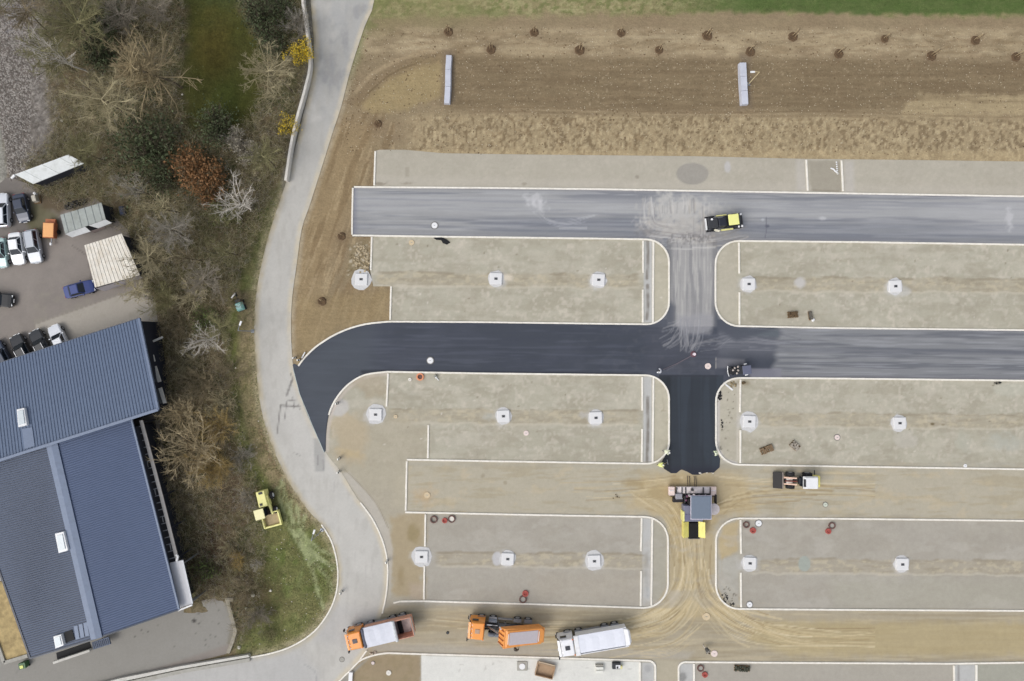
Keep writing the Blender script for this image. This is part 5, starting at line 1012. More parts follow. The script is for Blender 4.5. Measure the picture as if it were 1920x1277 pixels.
MB().box((-1.15, 0, 1.4), (1.6, 1.35, 1.1), tx=.92, ty=.92).build('cab', GLASS, ld, bevel=.03); MB().box((-1.3, 0, 2.28), (2.0, 1.7, .5), tx=.84, ty=.86).build('cab_roof', WHITE, ld, bevel=.1); MB().box((-.42, 0, 2.46), (.3, 1.0, .05), ry=.35).build('roof_vent', BLACKP, ld)
MB().box((-2.4, 0, 1.1), (.9, 1.5, .9)).build('counterweight', YEL, ld, bevel=.08); MB().box((-2.1, -1.2, 1.5), (.1, .6, .1)).build('mirror', BLACKP, ld); MB().box((-.9, -1.0, 1.9), (.1, .5, .1)).build('mirror', BLACKP, ld)

# yellow loader on the grass verge -----------------------------------------
gl = put(502, 956, A(7, 26), 'pale yellow compact loader with an empty open bucket parked on the grass verge', 'wheel loader', 'wheel_loader', 1.0)
BIN = mat('bucket_inner_tan', (176, 158, 122), .7, var=.12, scale=3)
MB().box((1.35, .05, .35), (1.75, 2.15, .1)).build('bucket_floor', BIN, gl)
for s in (1, -1): MB().box((1.35, .05+s*1.12, .6), (1.85, .2, .6)).build('bucket_side', YELP, gl, bevel=.03)
MB().box((2.3, .05, .55), (.22, 2.4, .5)).build('bucket_lip', YELP, gl, bevel=.03); MB().box((.45, .6, .7), (.18, 1.1, .7)).build('bucket_back', YELP, gl, bevel=.03)
MB().box((.3, -.1, .8), (.7, 1.3, .5)).build('front_frame', mat('machine_dark_brown', (44, 32, 24), .7), gl)
MB().hexa([(-1.9, .25, 1.0), (.7, .42, .7), (.7, .62, .7), (-1.9, .6, 1.0), (-1.9, .25, 1.4), (.7, .42, 1.1), (.7, .62, 1.1), (-1.9, .6, 1.4)]).build('lift_arm', YELP, gl)
MB().loft([[(-2.7, -.75, .5), (-.6, -.8, .5), (-.6, .6, .5), (-2.7, .6, .5)], [(-2.7, -.72, 1.6), (-.6, -.75, 1.7), (-.6, .45, 1.7), (-2.7, .4, 1.6)]]).build('engine_cover', YELP, gl, bevel=.08)
MB().box((-2.45, -.1, 1.66), (.3, .5, .04)).build('grille', DGREY, gl); MB().box((-1.0, -.35, 1.74), (.3, .3, .1)).build('exhaust', DGREY, gl)
MB().box((.1, -.6, 1.5), (1.1, 1.05, 1.5), tx=.95, ty=.95).build('cab', GLASS, gl, bevel=.03); MB().box((.1, -.65, 2.32), (1.35, 1.3, .14)).build('cab_roof', mat('roof_cream_yellow', (236, 230, 176), .45, var=.03), gl, bevel=.06)
for x, y in ((-1.7, .85), (-1.7, -.85), (.3, .85), (.3, -.95)): wheel(gl, x, y, .5, .36, hubm=WHITE)

# road roller on the upper road -----------------------------------------
r1 = put(1356, 417.5, A(100, -12), 'black and yellow tandem roller with a lemon yellow canopy on the upper road', 'road roller', 'road_roller', .8, z=.09)
DRUM = mat('drum_steel', (60, 62, 68), .4, .5, var=.15, scale=3)
for x in (-1.75, 1.75):
    MB().cyl((x, -.84, .55), (x, .84, .55), .55, 28).build('drum', DRUM, r1)
    for s in (1, -1): MB().box((x, s*.95, .75), (1.25, .12, .35)).build('drum_yoke', BLACKP, r1, bevel=.03)
    MB().box((x*1.36, 0, .95), (.16, 1.5, .3)).build('scraper_beam', WHITE if x < 0 else DGREY, r1)
for s in (1, -1):
    MB().box((2.3, s*.78, 1.1), (.22, .26, .2)).build('work_light', WHITE, r1, bevel=.03); MB().box((1.85, s*.82, 1.15), (.2, .26, .18)).build('work_light', WHITE, r1, bevel=.03)
MB().box((-1.55, 0, 1.25), (1.3, 1.3, .5)).build('water_tank', DGREY, r1, bevel=.08); MB().cyl((-1.7, .5, 1.5), (-1.7, .5, 1.6), .14, 10).build('tank_cap', WHITE, r1)
MB().loft([[(-1.0, -.75, .6), (.2, -.7, .6), (.2, .7, .6), (-1.0, .75, .6)], [(-.85, -.5, 1.6), (.2, -.6, 1.7), (.2, .6, 1.7), (-.85, .5, 1.6)]]).build('engine_cover', mat('engine_black', (28, 32, 44), .35, coat=.3), r1, bevel=.06)
MB().box((.75, 0, 1.0), (1.4, 1.5, .8)).build('operator_platform', BLACKP, r1); MB().box((.75, .2, 1.65), (.5, .5, .5)).build('seat', DGREY, r1, bevel=.06)
for x in (.15, 1.45):
    for s in (1, -1): MB().box((x, s*.68, 1.95), (.07, .07, 1.3)).build('canopy_post', BLACKP, r1)
MB().box((.8, 0, 2.62), (1.4, 1.45, .12), tx=.93, ty=.93).build('canopy', mat('lemon_canopy', (238, 238, 152), .45, var=.03), r1, bevel=.05)
MB().box((.35, -.98, .85), (1.6, .2, .4)).build('side_panel', YELP, r1, bevel=.05); MB().box((-1.0, -.95, .85), (.75, .25, .35), rz=-.3).build('side_panel', mat('pale_panel', (226, 222, 200), .5), r1, bevel=.05); MB().box((-.2, .95, .85), (1.4, .14, .4)).build('side_panel', YELP, r1, bevel=.05)

# small roller at the kerb corner -----------------------------------------
r2 = put(1383, 694, A(100, -12), 'small roller with a slate grey canopy working at the kerb corner of the middle road', 'road roller', 'road_roller', .6, z=.09)
for x in (-.85, .95): MB().cyl((x, -.55, .38), (x, .55, .38), .38, 24).build('drum', DRUM, r2)
MB().tube([(-1.25, -.7, .6), (-1.36, -.2, .62), (-1.36, .2, .62), (-1.25, .7, .6)], .06, 6).build('front_bar', WHITE, r2)
MB().box((-.75, 0, .85), (.9, .85, .5)).build('engine_cover', BLACKP, r2, bevel=.05)
for x, y in ((-.55, .35), (-.1, .5), (-.35, -.35), (-.15, 0), (-.8, .1)): MB().rock((x, y, 1.18), .15, int(x*100), 1).build('engine_fitting', mat('fitting_pale', (190, 180, 172), .5), r2)
MB().box((.1, 0, .75), (.8, 1.0, .5)).build('operator_platform', DGREY, r2)
for x in (.5, 1.1):
    for s in (1, -1): MB().box((x, s*.45, 1.4), (.05, .05, 1.1)).build('canopy_post', BLACKP, r2)
MB().box((.75, 0, 2.0), (1.15, 1.15, .1)).build('canopy', mat('slate_canopy', (98, 102, 122), .5, var=.04), r2, bevel=.04)
for s in (1, -1): MB().box((.95, s*.72, 1.0), (.42, .16, .12), rz=.15).build('work_light', WHITE, r2, bevel=.04)

# asphalt paver -----------------------------------------
pv = empty('asphalt_paver', (*P(1300, 960, 0), .05), 0, 'asphalt paver with a grey canopy, wide pale screed and yellow hopper full of black asphalt', 'paver')
ox, oy = P(1300, 960)
def L(px, py, h): x, y = P(px, py, h); return (x-ox, y-oy)
def lbox(name, x0, y0, x1, y1, z0, z1, m, bevel=.03, parent=None, **kw):
    a = L(x0, y1, z1); b = L(x1, y0, z1); return MB().box(((a[0]+b[0])/2, (a[1]+b[1])/2, (z0+z1)/2), (abs(b[0]-a[0]), abs(b[1]-a[1]), z1-z0)).build(name, m, parent or pv, bevel=bevel, **kw)
SCR = mat('screed_pale', (232, 224, 224), .55, var=.1, scale=3, dirt=(180, 160, 150)); PVG = mat('paver_grey', (122, 124, 142), .55, var=.1); PVD = mat('paver_black', (34, 30, 34), .6, var=.3)
lbox('screed_walkway', 1268, 913, 1333, 925, .3, .75, SCR); lbox('screed_body', 1257, 925, 1342, 931, .05, .6, PVD)
for x0 in (1254, 1332): lbox('screed_extension', x0, 913, x0+11, 929, .25, .8, mat('extension_rose', (230, 210, 202), .55, var=.1)); lbox('extension_step', x0+1, 919, x0+10, 921, .8, .86, SCR)
for x in (1268, 1278, 1285, 1318, 1331): lbox('screed_bracket', x, 914, x+1.6, 928, .75, .95, DGREY)
lbox('burner_box', 1267, 926, 1279, 936, .5, 1.1, mat('burner_grey', (150, 150, 158), .5)); lbox('auger_housing', 1262, 934, 1281, 942, .2, .8, PVD); lbox('auger_step', 1269, 933, 1280, 936, .8, .9, mat('burner_grey', (150, 150, 158), .5))
lbox('control_panel', 1297, 917, 1301, 921, .9, 1.5, DGREY); lbox('side_rail', 1341.5, 928, 1344, 945, .5, 1.2, PVD)
for i, (x, y) in enumerate(((1287, 929), (1291, 927), (1295, 931), (1285, 936), (1300, 927), (1310, 926), (1322, 929))): lbox('hose_bracket', x, y, x+3, y+4, .8, 1.3, (mat('hose_purple', (110, 70, 96), .5), SCR, DGREY)[i % 3])
for s, x0 in ((0, 1282), (1, 1308)): lbox('crawler_track', x0, 938, x0+7, 974, 0, .75, PVD, .08)
for x in (1283, 1303): lbox('tow_arm', x, 930, x+3, 968, .8, 1.1, DGREY)
lbox('engine_deck', 1282, 948, 1318, 978, .6, 1.9, PVG, .06); lbox('deck_side_strip', 1280.5, 959, 1283.5, 978, .6, 1.95, YELP); lbox('engine_grille', 1284, 964, 1294, 976, 1.9, 1.96, mat('grille_violet_grey', (110, 110, 134), .5))
lbox('operator_platform', 1290, 936, 1330, 962, 1.0, 1.6, PVD); lbox('seat', 1294, 941, 1300, 947, 1.6, 2.2, DGREY, .06); lbox('seat', 1322, 941, 1328, 947, 1.6, 2.2, DGREY, .06); lbox('console', 1300, 948, 1322, 951, 1.6, 2.3, PVG)
c = L(1339, 955, 1.8); MB().cyl((c[0], c[1], 1.5), (c[0], c[1], 1.75), .75, 20).build('side_platform', mat('side_platform', (186, 180, 182), .5), pv, bevel=.04)
for (x, y) in ((1298, 933), (1330, 933), (1298, 970), (1330, 970)): a = L(x, y, 3.2); MB().box((a[0], a[1], 2.2), (.08, .08, 2.2)).build('canopy_post', STEEL, pv)
cv = lbox('canopy', 1296, 930, 1333, 973, 3.2, 3.36, mat('canopy_blue_grey', (112, 124, 140), .45, var=.04), .07); lbox('canopy_rim', 1294.5, 928.5, 1334.5, 974.5, 3.1, 3.2, mat('canopy_rim', (190, 186, 200), .5), .05, cv)
lbox('hopper_floor', 1290, 978, 1313, 1007, .3, .6, PVD); lbox('asphalt_load', 1292, 980, 1311, 1007, .6, .95, mat('hot_mix', (14, 14, 16), .8, var=.5, scale=6, bump=.05), .1)
for s, (x0, x1) in ((0, (1281, 1293)), (1, (1311, 1322))):
    a = L(x0, 1009, 1.4); b = L(x1, 979, 1.4); xo, xi = (a[0], b[0]) if s == 0 else (b[0], a[0]); MB().hexa([(min(xo, xi), a[1], .5), (max(xo, xi), a[1], .5), (max(xo, xi), b[1], .5), (min(xo, xi), b[1], .5)]+([(xo, a[1], 1.5), (xi, a[1], .95), (xi, b[1], .95), (xo, b[1], 1.5)] if s == 0 else [(xi, a[1], .95), (xo, a[1], 1.5), (xo, b[1], 1.5), (xi, b[1], .95)])).build('hopper_wing', YEL, pv, bevel=.04)
lbox('push_roller', 1291, 1008, 1312, 1010.5, .35, .7, DGREY)
for i, x in enumerate((1289, 1293, 1302, 1305)): a = L(x, 893, .3); b = L(x, 913, .3); MB().tube([(a[0], a[1], .12), (b[0], b[1], .5)], .04, 6).build('tie_rod', PVD, pv)
# ------------------------------------------------------------------ people
def person(px, py, ang, label, vest, legs, helmet, bend=.35, tool=True, arms=((.32, .35), (.3, .1)), z=.05, stride=.18):
    o = empty('person', (*P(px, py, 1.1), z), ang, label, 'person')
    b = bend; hip = V3((0, 0, .92)); ch = V3((.34*math.sin(b)+.02, 0, .92+.34*math.cos(b))); nk = V3((.5*math.sin(b)+.04, 0, .92+.52*math.cos(b))); hd = nk+V3((.1, 0, .13)); tp = hd+V3((.02, 0, .1))
    V = [hip, ch, nk, hd, tp]; E = [(0, 1), (1, 2), (2, 3), (3, 4)]; Rr = [(.16, .13), (.19, .13), (.065, .065), (.09, .1), (.07, .075)]
    for s in (1, -1):
        k = len(V); st = stride*s; V += [hip+V3((0, s*.1, -.06)), V3((.05+st, s*.12, .5)), V3((-.02+st*1.2, s*.13, .09)), V3((.15+st*1.2, s*.14, .05))]; E += [(0, k), (k, k+1), (k+1, k+2), (k+2, k+3)]; Rr += [(.1, .1), (.065, .065), (.045, .045), (.04, .045)]
        k = len(V); sh = ch+V3((.16*math.sin(b), s*.2, .14*math.cos(b))); ax, ay = arms[0 if s > 0 else 1]; el = sh+V3((.16, s*.08, -.22)); ha = el+V3((ax*.7, -s*ay*.5, -.12)); V += [sh, el, ha, ha+V3((.08, -s*.02, -.03))]; E += [(1, k), (k, k+1), (k+1, k+2), (k+2, k+3)]; Rr += [(.075, .07), (.05, .05), (.034, .034), (.04, .025)]
    me = bpy.data.meshes.new('body'); me.from_pydata([tuple(v) for v in V], E, []); me.update()
    bo = link('body', me, mat('worker_skin_clothes_%d' % legs[0], legs, .8, var=.1), o)
    sk = bo.modifiers.new('skin', 'SKIN'); sv = me.skin_vertices[0].data
    for i, r in enumerate(Rr): sv[i].radius = r
    sv[0].use_root = True
    ss = bo.modifiers.new('sub', 'SUBSURF'); ss.levels = 1; ss.render_levels = 1; sk.use_smooth_shade = True
    vm = mat('vest_%d_%d' % (vest[0], vest[2]), vest, .6, var=.06); d = (nk-hip).normalized(); n_ = Vector((d.z, 0, -d.x)); g = MB(); rg = []
    for t, wx, wy in ((-.04, .19, .23), (.2, .21, .27), (.4, .19, .3), (.52, .12, .17)):
        c = hip+d*t; rg.append([tuple(c+n_*(wx*math.cos(a))+Vector((0, wy*math.sin(a), 0))) for a in [2*math.pi*i/12 for i in range(12)]])
    g.loft(rg); vo = g.build('vest', vm, o)
    for s in (1, -1):
        sh = ch+V3((.16*math.sin(b), s*.2, .14*math.cos(b))); el = sh+V3((.16, s*.08, -.22)); MB().cyl(sh+V3((0, 0, .02)), el, .11, 10, .08).build('sleeve', vm, o)
    MB().cyl(hd+V3((0, 0, .04)), hd+V3((.01, 0, .13)), .125, 14, .1).build('helmet', mat('helmet_%d' % helmet[0], helmet, .35), o); MB().rock(hd+V3((.01, 0, .13)), .1, 2, .5, 10, 5).build('hair', mat('hair_dark', (60, 46, 36), .9), o) if helmet[0] < 90 else None
    if tool:
        ha = ch+V3((.5, 0, -.2)); t = MB().tube([ha+V3((-.2, 0, .3)), (1.25, 0, .06)], .022, 6).build('rake_handle', mat('tool_wood', (196, 170, 120), .7), o)
        MB().box((1.27, 0, .05), (.06, .7, .08)).build('rake_head', STEEL, t)
    return o
HV = (228, 236, 150)
person(1248, 846, R(-20), 'worker in pale hi-vis jacket on the kerb arc left of the fresh asphalt end', (230, 234, 206), (74, 78, 92), (236, 236, 230), .5, z=.17, tool=False)
person(1237, 872, R(10), 'worker in yellow hi-vis jacket standing on the gravel left of the fresh asphalt end', HV, (206, 200, 140), (240, 240, 220), .45)
person(1343, 848, R(200), 'worker in greenish white hi-vis jacket on the kerb right of the fresh asphalt', (226, 236, 200), (70, 76, 86), (240, 242, 232), .3, z=.17, tool=False)
person(1238, 697, R(150), 'worker in a white jacket on the dark asphalt by the island corner', (232, 234, 240), (60, 64, 74), (88, 80, 76), .35, z=.09, tool=False)
person(966, 1219, R(60), 'worker in dark clothes with tan arms beside the tipped orange container', (58, 50, 42), (150, 138, 118), (70, 58, 48), .4, tool=False)
person(1325, 1217, R(-60), 'worker in pale trousers and dark jacket south of the crossing beside the tan cover', (86, 84, 80), (214, 208, 198), (74, 66, 60), .5, tool=False)
tag(MB().tube([(*P(1243, 693), .14), (*P(1270, 681), .13), (*P(1296, 667), .14)], .02, 5).build('survey_string', mat('string', (136, 120, 126), .7)), 'thin string stretched over the asphalt from the white jacketed worker to the marker lamp', 'string')
mk = empty('marker_lamp', (*P(1300, 664), .09), 0, 'small white lamp on a dark red foot in the middle of the fresh crossing', 'marker')
MB().cyl((0, 0, 0), (0, 0, .06), .42, 14, .3).build('foot', mat('dark_red_rubber', (96, 66, 74), .8), mk); MB().cyl((0, 0, .06), (0, 0, .5), .16, 12, .2).build('lamp', mat('pink_white', (236, 224, 230), .4), mk)

# ------------------------------------------------------------------ lamp foundations
rows = ['top left', 'top left', 'top left', 'top right', 'top right', 'middle left', 'middle left', 'middle left', 'middle right', 'middle right', 'lower left', 'lower left', 'lower left', 'lower right', 'lower right']
desc = ['on stony soil at the west end of the', 'with a pale spill beside it in the', 'near the east end of the', 'at the kerb corner of the', 'in the open part of the',
        'beside the curve at the west end of the', 'with grey rubble on its left in the', 'near the double kerb of the', 'at the kerb corner of the', 'in the open part of the',
        'astride the kerb line at the west end of the', 'with a grey disc on its left in the', 'by the double kerb of the', 'at the kerb corner of the', 'in the open part of the']
FP = mat('foundation_white', (222, 222, 222), .8, var=.04, scale=2, dirt=(206, 208, 210)); FB = mat('foundation_skirt', (200, 200, 200), .88, var=.1, scale=3); CAP = mat('anchor_cap', (62, 64, 68), .6)
for i, (x, y) in enumerate(PADS):
    f = empty('lamp_foundation', (*P(x, y), .05), R(random.uniform(-3, 3)), 'white lamp foundation %s %s bed' % (desc[i], rows[i]), 'foundation', 'lamp foundations in the parking beds')
    sk = MB(); rr = random.Random(i); n = 14; big = 1.4 if i in (0, 5, 8, 10, 12) else 1.15
    pts = [(big*(1+.1*rr.uniform(-1, 1))*math.cos(2*math.pi*k/n)*(1 if abs(math.cos(2*math.pi*k/n)) < .9 else .95), big*(1+.1*rr.uniform(-1, 1))*math.sin(2*math.pi*k/n)) for k in range(n)]
    sk.prism(pts, 0, .04); sk.build('mortar_skirt', FB, f)
    MB().box((0, 0, .14), (1.68, 1.6, .26), tx=.95, ty=.95).build('concrete_block', FP, f, bevel=.03)
    c = MB().box((0, 0, .28), (.42, .3, .05)).build('anchor_cap', CAP, f)
    for s in (1, -1): MB().cyl((s*.15, 0, .3), (s*.15, 0, .37), .035, 8).build('anchor_bolt', STEEL, c)

# saplings ---------------------------------------------------------------
HOLEM = mat('dug_soil', (96, 77, 56), .95, var=.3, scale=5, bump=.05); STAKE = mat('stake_timber', (184, 164, 130), .8, var=.1); TW = mat('sapling_bark', (88, 70, 52), .85)
def make_sapling():
    o = empty('sapling', (0, 0, 0)); g = MB(); n = 18; rr = random.Random(4); vs = []; fs = []
    prof = [(.0, .02), (.3, .03), (.52, .09), (.62, .05), (.72, -.04)]
    for j, (r, z) in enumerate(prof):
        for k in range(n): t = 2*math.pi*k/n; q = r*(1+.08*rr.uniform(-1, 1)); vs.append((q*math.cos(t), q*math.sin(t), z+.02*rr.uniform(-1, 1)))
    for j in range(len(prof)-1):
        for k in range(n): fs.append((j*n+k, (j+1)*n+k, (j+1)*n+(k+1) % n, j*n+(k+1) % n))
    g.add(vs, fs); g.build('soil_basin', HOLEM, o)
    for x, y in ((-.12, .22), (.22, .1)): MB().cyl((x, y, 0), (x, y, 1.9), .045, 8).build('stake', STAKE, o)
    MB().box((.05, .16, 1.6), (.42, .05, .06), rz=-.35).build('tie_bar', STAKE, o)
    MB().cyl((0, 0, 0), (.02, .02, 2.6), .03, 6, .012).build('trunk', TW, o)
    g = MB()
    for k in range(10):
        z = 1.1+k*.12; t = k*2.4; r = .2+.01*k; g.cyl((0, 0, z), (r*math.cos(t), r*math.sin(t), z+.45), .014, 4, .005)
    g.build('twigs', TW, o, kind='stuff'); return o
spots = ['above the left culvert unit, first of the upper row', 'first of the second row, right of the left culvert unit', 'second of the upper row', 'second of the second row', 'third of the upper row', 'third of the second row', 'fourth of the upper row', 'fourth of the second row, just above the right culvert unit', 'fifth of the upper row', 'fifth of the second row', 'sixth of the upper row', 'sixth of the second row', 'last of the upper row', 'last of the second row at the right edge', 'alone on the bare slope by the upper bend of the country road', 'in brown earth just left of the upper road end', 'in brown earth between the road end and the dark curve']
proto = make_sapling()
for i, (x, y) in enumerate(HOLES):
    o = proto if i == 0 else copy_tree(proto); o.location = (*P(x, y), .03); o.rotation_euler = (0, 0, R(random.uniform(-25, 25)) if i else 0); s = random.uniform(.7, .95); o.scale = (s, s, s)
    tag(o, 'young sapling, %s' % spots[i], 'tree', 'saplings planted on the embankment')

# culvert units
CU = mat('culvert_concrete', (196, 199, 210), .75, var=.06, scale=1.5, dirt=(176, 180, 196)); CU2 = mat('culvert_side', (150, 156, 172), .8)
def culvert(pts, w, label):
    o = empty('culvert_wall', (0, 0, 0), 0, label, 'concrete wall')
    for i in range(3):
        a = V3((*P(*pts[i], .8), 0)); b = V3((*P(*pts[i+1], .8), 0)); d = (b-a).normalized(); s = Vector((-d.y, d.x, 0)); a = a+d*.02; b = b-d*.02; h0 = .65 if i == 0 else .8; h1 = .65 if i == 2 else .8
        g = MB(); g.hexa([a-s*(w/2+.08), b-s*(w/2+.08), b+s*(w/2+.08), a+s*(w/2+.08)]+[a-s*w/2+Vector((0, 0, h0)), b-s*w/2+Vector((0, 0, h1)), b+s*w/2+Vector((0, 0, h1)), a+s*w/2+Vector((0, 0, h0))])
        g.build('concrete_unit', CU, o, bevel=.02)
    return o
culvert([(841.5, 102), (840, 130), (839.5, 162), (837.5, 193)], .72, 'left one of two long pale concrete walls of three units on the embankment')
culvert([(1394, 116), (1394.5, 143), (1396, 170), (1398, 195)], .85, 'right one of two long pale concrete walls, with the lamp post beside it')

# lamps and posts
def street_lamp(base, head, h, label, m=None):
    o = empty('street_lamp', (*P(*base), .03), 0, label, 'street lamp'); hx, hy = P(*head, h); bx, by = P(*base); m = m or STEEL
    dx, dy = hx-bx, hy-by; L_ = math.hypot(dx, dy)+1e-6; ux, uy = dx/L_, dy/L_
    MB().cyl((0, 0, 0), (0, 0, h-.1), .075, 10, .05).build('pole', m, o); MB().tube([(0, 0, h-.12), (dx*.6, dy*.6, h+.05), (dx, dy, h)], .04, 8).build('arm', m, o)
    MB().box((dx+ux*.2, dy+uy*.2, h), (.6, .24, .12), rz=math.atan2(uy, ux)).build('lamp_head', WHITE, o, bevel=.04); MB().box((0, 0, .05), (.4, .4, .1)).build('base_plate', STEEL, o)
    return o
street_lamp((474, 621), (450, 609), 5.0, 'street lamp beside the country road above the teal digger verge')
street_lamp((604, 993.5), (588, 1000), 5.0, 'slim street lamp leaning over the rutted grass verge at the road bend')
street_lamp((1403, 158), (1414, 135), 4.2, 'lone lamp with a pale head beside the right culvert wall', mat('pole_cream', (206, 190, 150), .5))
def post(px, py, label, h=1.0, ang=0): 
    o = empty('marker_post', (*P(px, py), .05), ang, label, 'marker post', 'marker posts along the country road')
    MB().rock((0, 0, .04), .2, int(px), .6).build('footing', mat('footing_grey', (112, 106, 98), .9, var=.2), o); MB().box((.0, 0, h/2), (.2, .26, h), ty=.8).build('post', mat('post_white', (236, 236, 230), .5), o); MB().box((.12, 0, h-.05), (.1, .22, .16)).build('reflector', BLACKP, o)
    return o
for x, y, l in ((636, 884, 'white marker post at the tip of the gravel edge below the dark asphalt wedge'), (637, 859, 'pale marker post just below the end of the fresh dark curve'), (726, 1051, 'marker post on the kerb of the lower road bend'), (641, 1108, 'dark based marker post on the inner kerb of the lower road bend'), (633, 756, 'marker post at the inside of the fresh dark curve'), (554, 671, 'first pale post where the fresh curve meets the country road'), (562, 675, 'second pale post where the fresh curve meets the country road')): post(x, y, l)
tag(MB().box((*P(569, 666, .2), .25), (.14, .9, .12), rz=-.5).build('kerb_stone', WHITE), 'loose white kerb piece beside the posts at the start of the fresh curve', 'kerb stone')

# covers, rings, stones ----------------------------------------------------
CV = mat('cover_pale', (226, 222, 212), .8, var=.08, scale=4); CVT = mat('cover_tan', (206, 188, 156), .85, var=.1, scale=4); CVP = mat('cover_pinkish', (226, 210, 204), .8, var=.06); CVG = mat('cover_rim', (128, 126, 122), .8, var=.15)
def cover(px, py, r, label, m=CV, rim=True, z=.05, h=.1):
    o = empty('manhole_cover', (*P(px, py), z), 0, label, 'manhole cover', 'round shaft covers on the site')
    MB().cyl((0, 0, 0), (0, 0, h), r, 22, r*.94).build('cover_disc', m, o, bevel=.01)
    if rim: MB().ring((0, 0, 0), r*1.02, r*1.22, h*.6, 22).build('rim', CVG, o)
    MB().box((0, 0, h+.012), (r*.5, .05, .02)).build('lifting_bar', STEEL, o)
    return o
cover(815, 423, .42, 'white round cover on the grey upper road near its left end', WHITE, True, .09)
cover(807, 676, .42, 'white round cover with a dark rim on the fresh dark middle road', WHITE, True, .09)
cover(1327, 686.5, .42, 'pinkish white round cover on the dark crossing left of the small roller', CVP, False, .09)
cover(772, 455, .38, 'sandy round cover in the gravel just below the upper road', CVT, False)
cover(768.5, 711.5, .24, 'small pale disc left of the orange ring in the middle left bed', CV, False)
cover(986.5, 812, .36, 'pinkish round cover in the lower half of the middle left bed', CVP, False)
cover(742, 781, .26, 'small stone coloured cover just right of the middle left western foundation', CVT, False)
cover(801, 928, .42, 'tan round cover near the left end of the unpaved third road', CVT, False)
cover(1569, 820, .36, 'pale round cover with rim in the middle right bed', CVP, True)
cover(1809, 873, .24, 'small white cover touching the lower kerb of the middle right bed', WHITE, False)
cover(1324, 1155.5, .52, 'large tan round cover in the muddy crossing below the paver', CVT, False)
cover(1339, 1225, .45, 'pinkish tan cover beside the worker in pale trousers', CVP, False)
cover(1405, 1133, .38, 'white cover with dark rim in the lower right bed at the bottom kerb', WHITE, True)
cover(1422, 981, .42, 'white cover with dark rim beside two pipe rings in the lower right bed', WHITE, True)
cover(729, 1261, .36, 'cream cover on the brown soil of the bottom left bed', CV, False)
cover(699.5, 1242.5, .22, 'small pinkish cover near the kerb of the bottom left bed', CVP, True)
cover(641.5, 1236, .3, 'grey ringed cover in the country road behind the orange truck', CONC2, True, .075, .03)
cover(839.5, 1186, .2, 'small black open cover on the haul road between the two orange trucks', BLACKP, False)
cover(1547, 946, .3, 'greenish white cover by the upper kerb of the lower right bed', mat('cover_green_white', (200, 206, 190), .8), True)
sq = empty('disc_on_slab', (*P(979, 1248), .05), 0, 'white disc on a square grey frame lying on the bottom concrete slab', 'cover'); MB().box((0, 0, .08), (1.35, 1.2, .14)).build('frame', CONC2, sq, bevel=.03); MB().cyl((0, 0, .15), (0, 0, .24), .4, 22).build('cover_disc', WHITE, sq)
RD = mat('pipe_ring_red', (168, 84, 76), .8, var=.15); DK = mat('pipe_ring_dark', (108, 82, 76), .85, var=.2); ORG = mat('ring_orange', (226, 150, 110), .7)
def ring(px, py, r, m, label, inner=None, w=.16):
    o = empty('pipe_ring', (*P(px, py), .05), 0, label, 'pipe ring', 'loose pipe rings in the parking beds'); MB().ring((0, 0, 0), r-w, r, .22, 22).build('ring', m, o, bevel=.02)
    if inner: MB().cyl((0, 0, 0), (0, 0, .1), r-w-.01, 18).build('inner_disc', inner, o)
    return o
ring(813.5, 973.5, .5, DK, 'large dark pipe ring, leftmost of three at the top of the lower left bed'); ring(834, 975.5, .36, RD, 'small red pipe ring between the two larger rings of the lower left bed', RD); ring(847, 972.5, .5, DK, 'dark pipe ring with a pale centre, right of the small red ring', CV)
ring(985, 1112, .42, RD, 'red filled pipe ring above the dark one near the bottom kerb', RD, .2); ring(980.5, 1123, .5, DK, 'dark pipe ring touching the red one near the bottom kerb', CONC2)
ring(1398.5, 983.5, .44, DK, 'brown pipe ring left of the white rimmed cover'); ring(1411, 994, .4, RD, 'red filled pipe ring just below the white rimmed cover', RD, .2)
ring(1559, 985, .46, DK, 'dark pipe ring in the open upper part of the lower right bed', CONC2); ring(1552, 995.5, .38, RD, 'red pipe ring touching the dark one in the open part of the lower right bed', RD, .2)
ring(1313, 1252, .46, DK, 'brown pipe ring in the bottom right bed', CONC2); ring(1321, 1264, .38, RD, 'red pipe ring below the brown one in the bottom right bed', RD, .2)
ring(788, 706.5, .5, ORG, 'orange ring around a dark shaft in the middle left bed', DK, .18)
hy = empty('hydrant_fitting', (*P(817, 706), .05), -.9, 'white valve fitting right of the orange ring', 'valve'); MB().cyl((-.25, 0, .2), (.25, 0, .2), .14, 10).build('valve_body', WHITE, hy); MB().cyl((-.1, 0, .2), (-.1, 0, .5), .18, 10).build('valve_cap', mat('valve_grey', (150, 150, 140), .6), hy); MB().box((.45, 0, .12), (.4, .1, .1)).build('outlet', WHITE, hy)

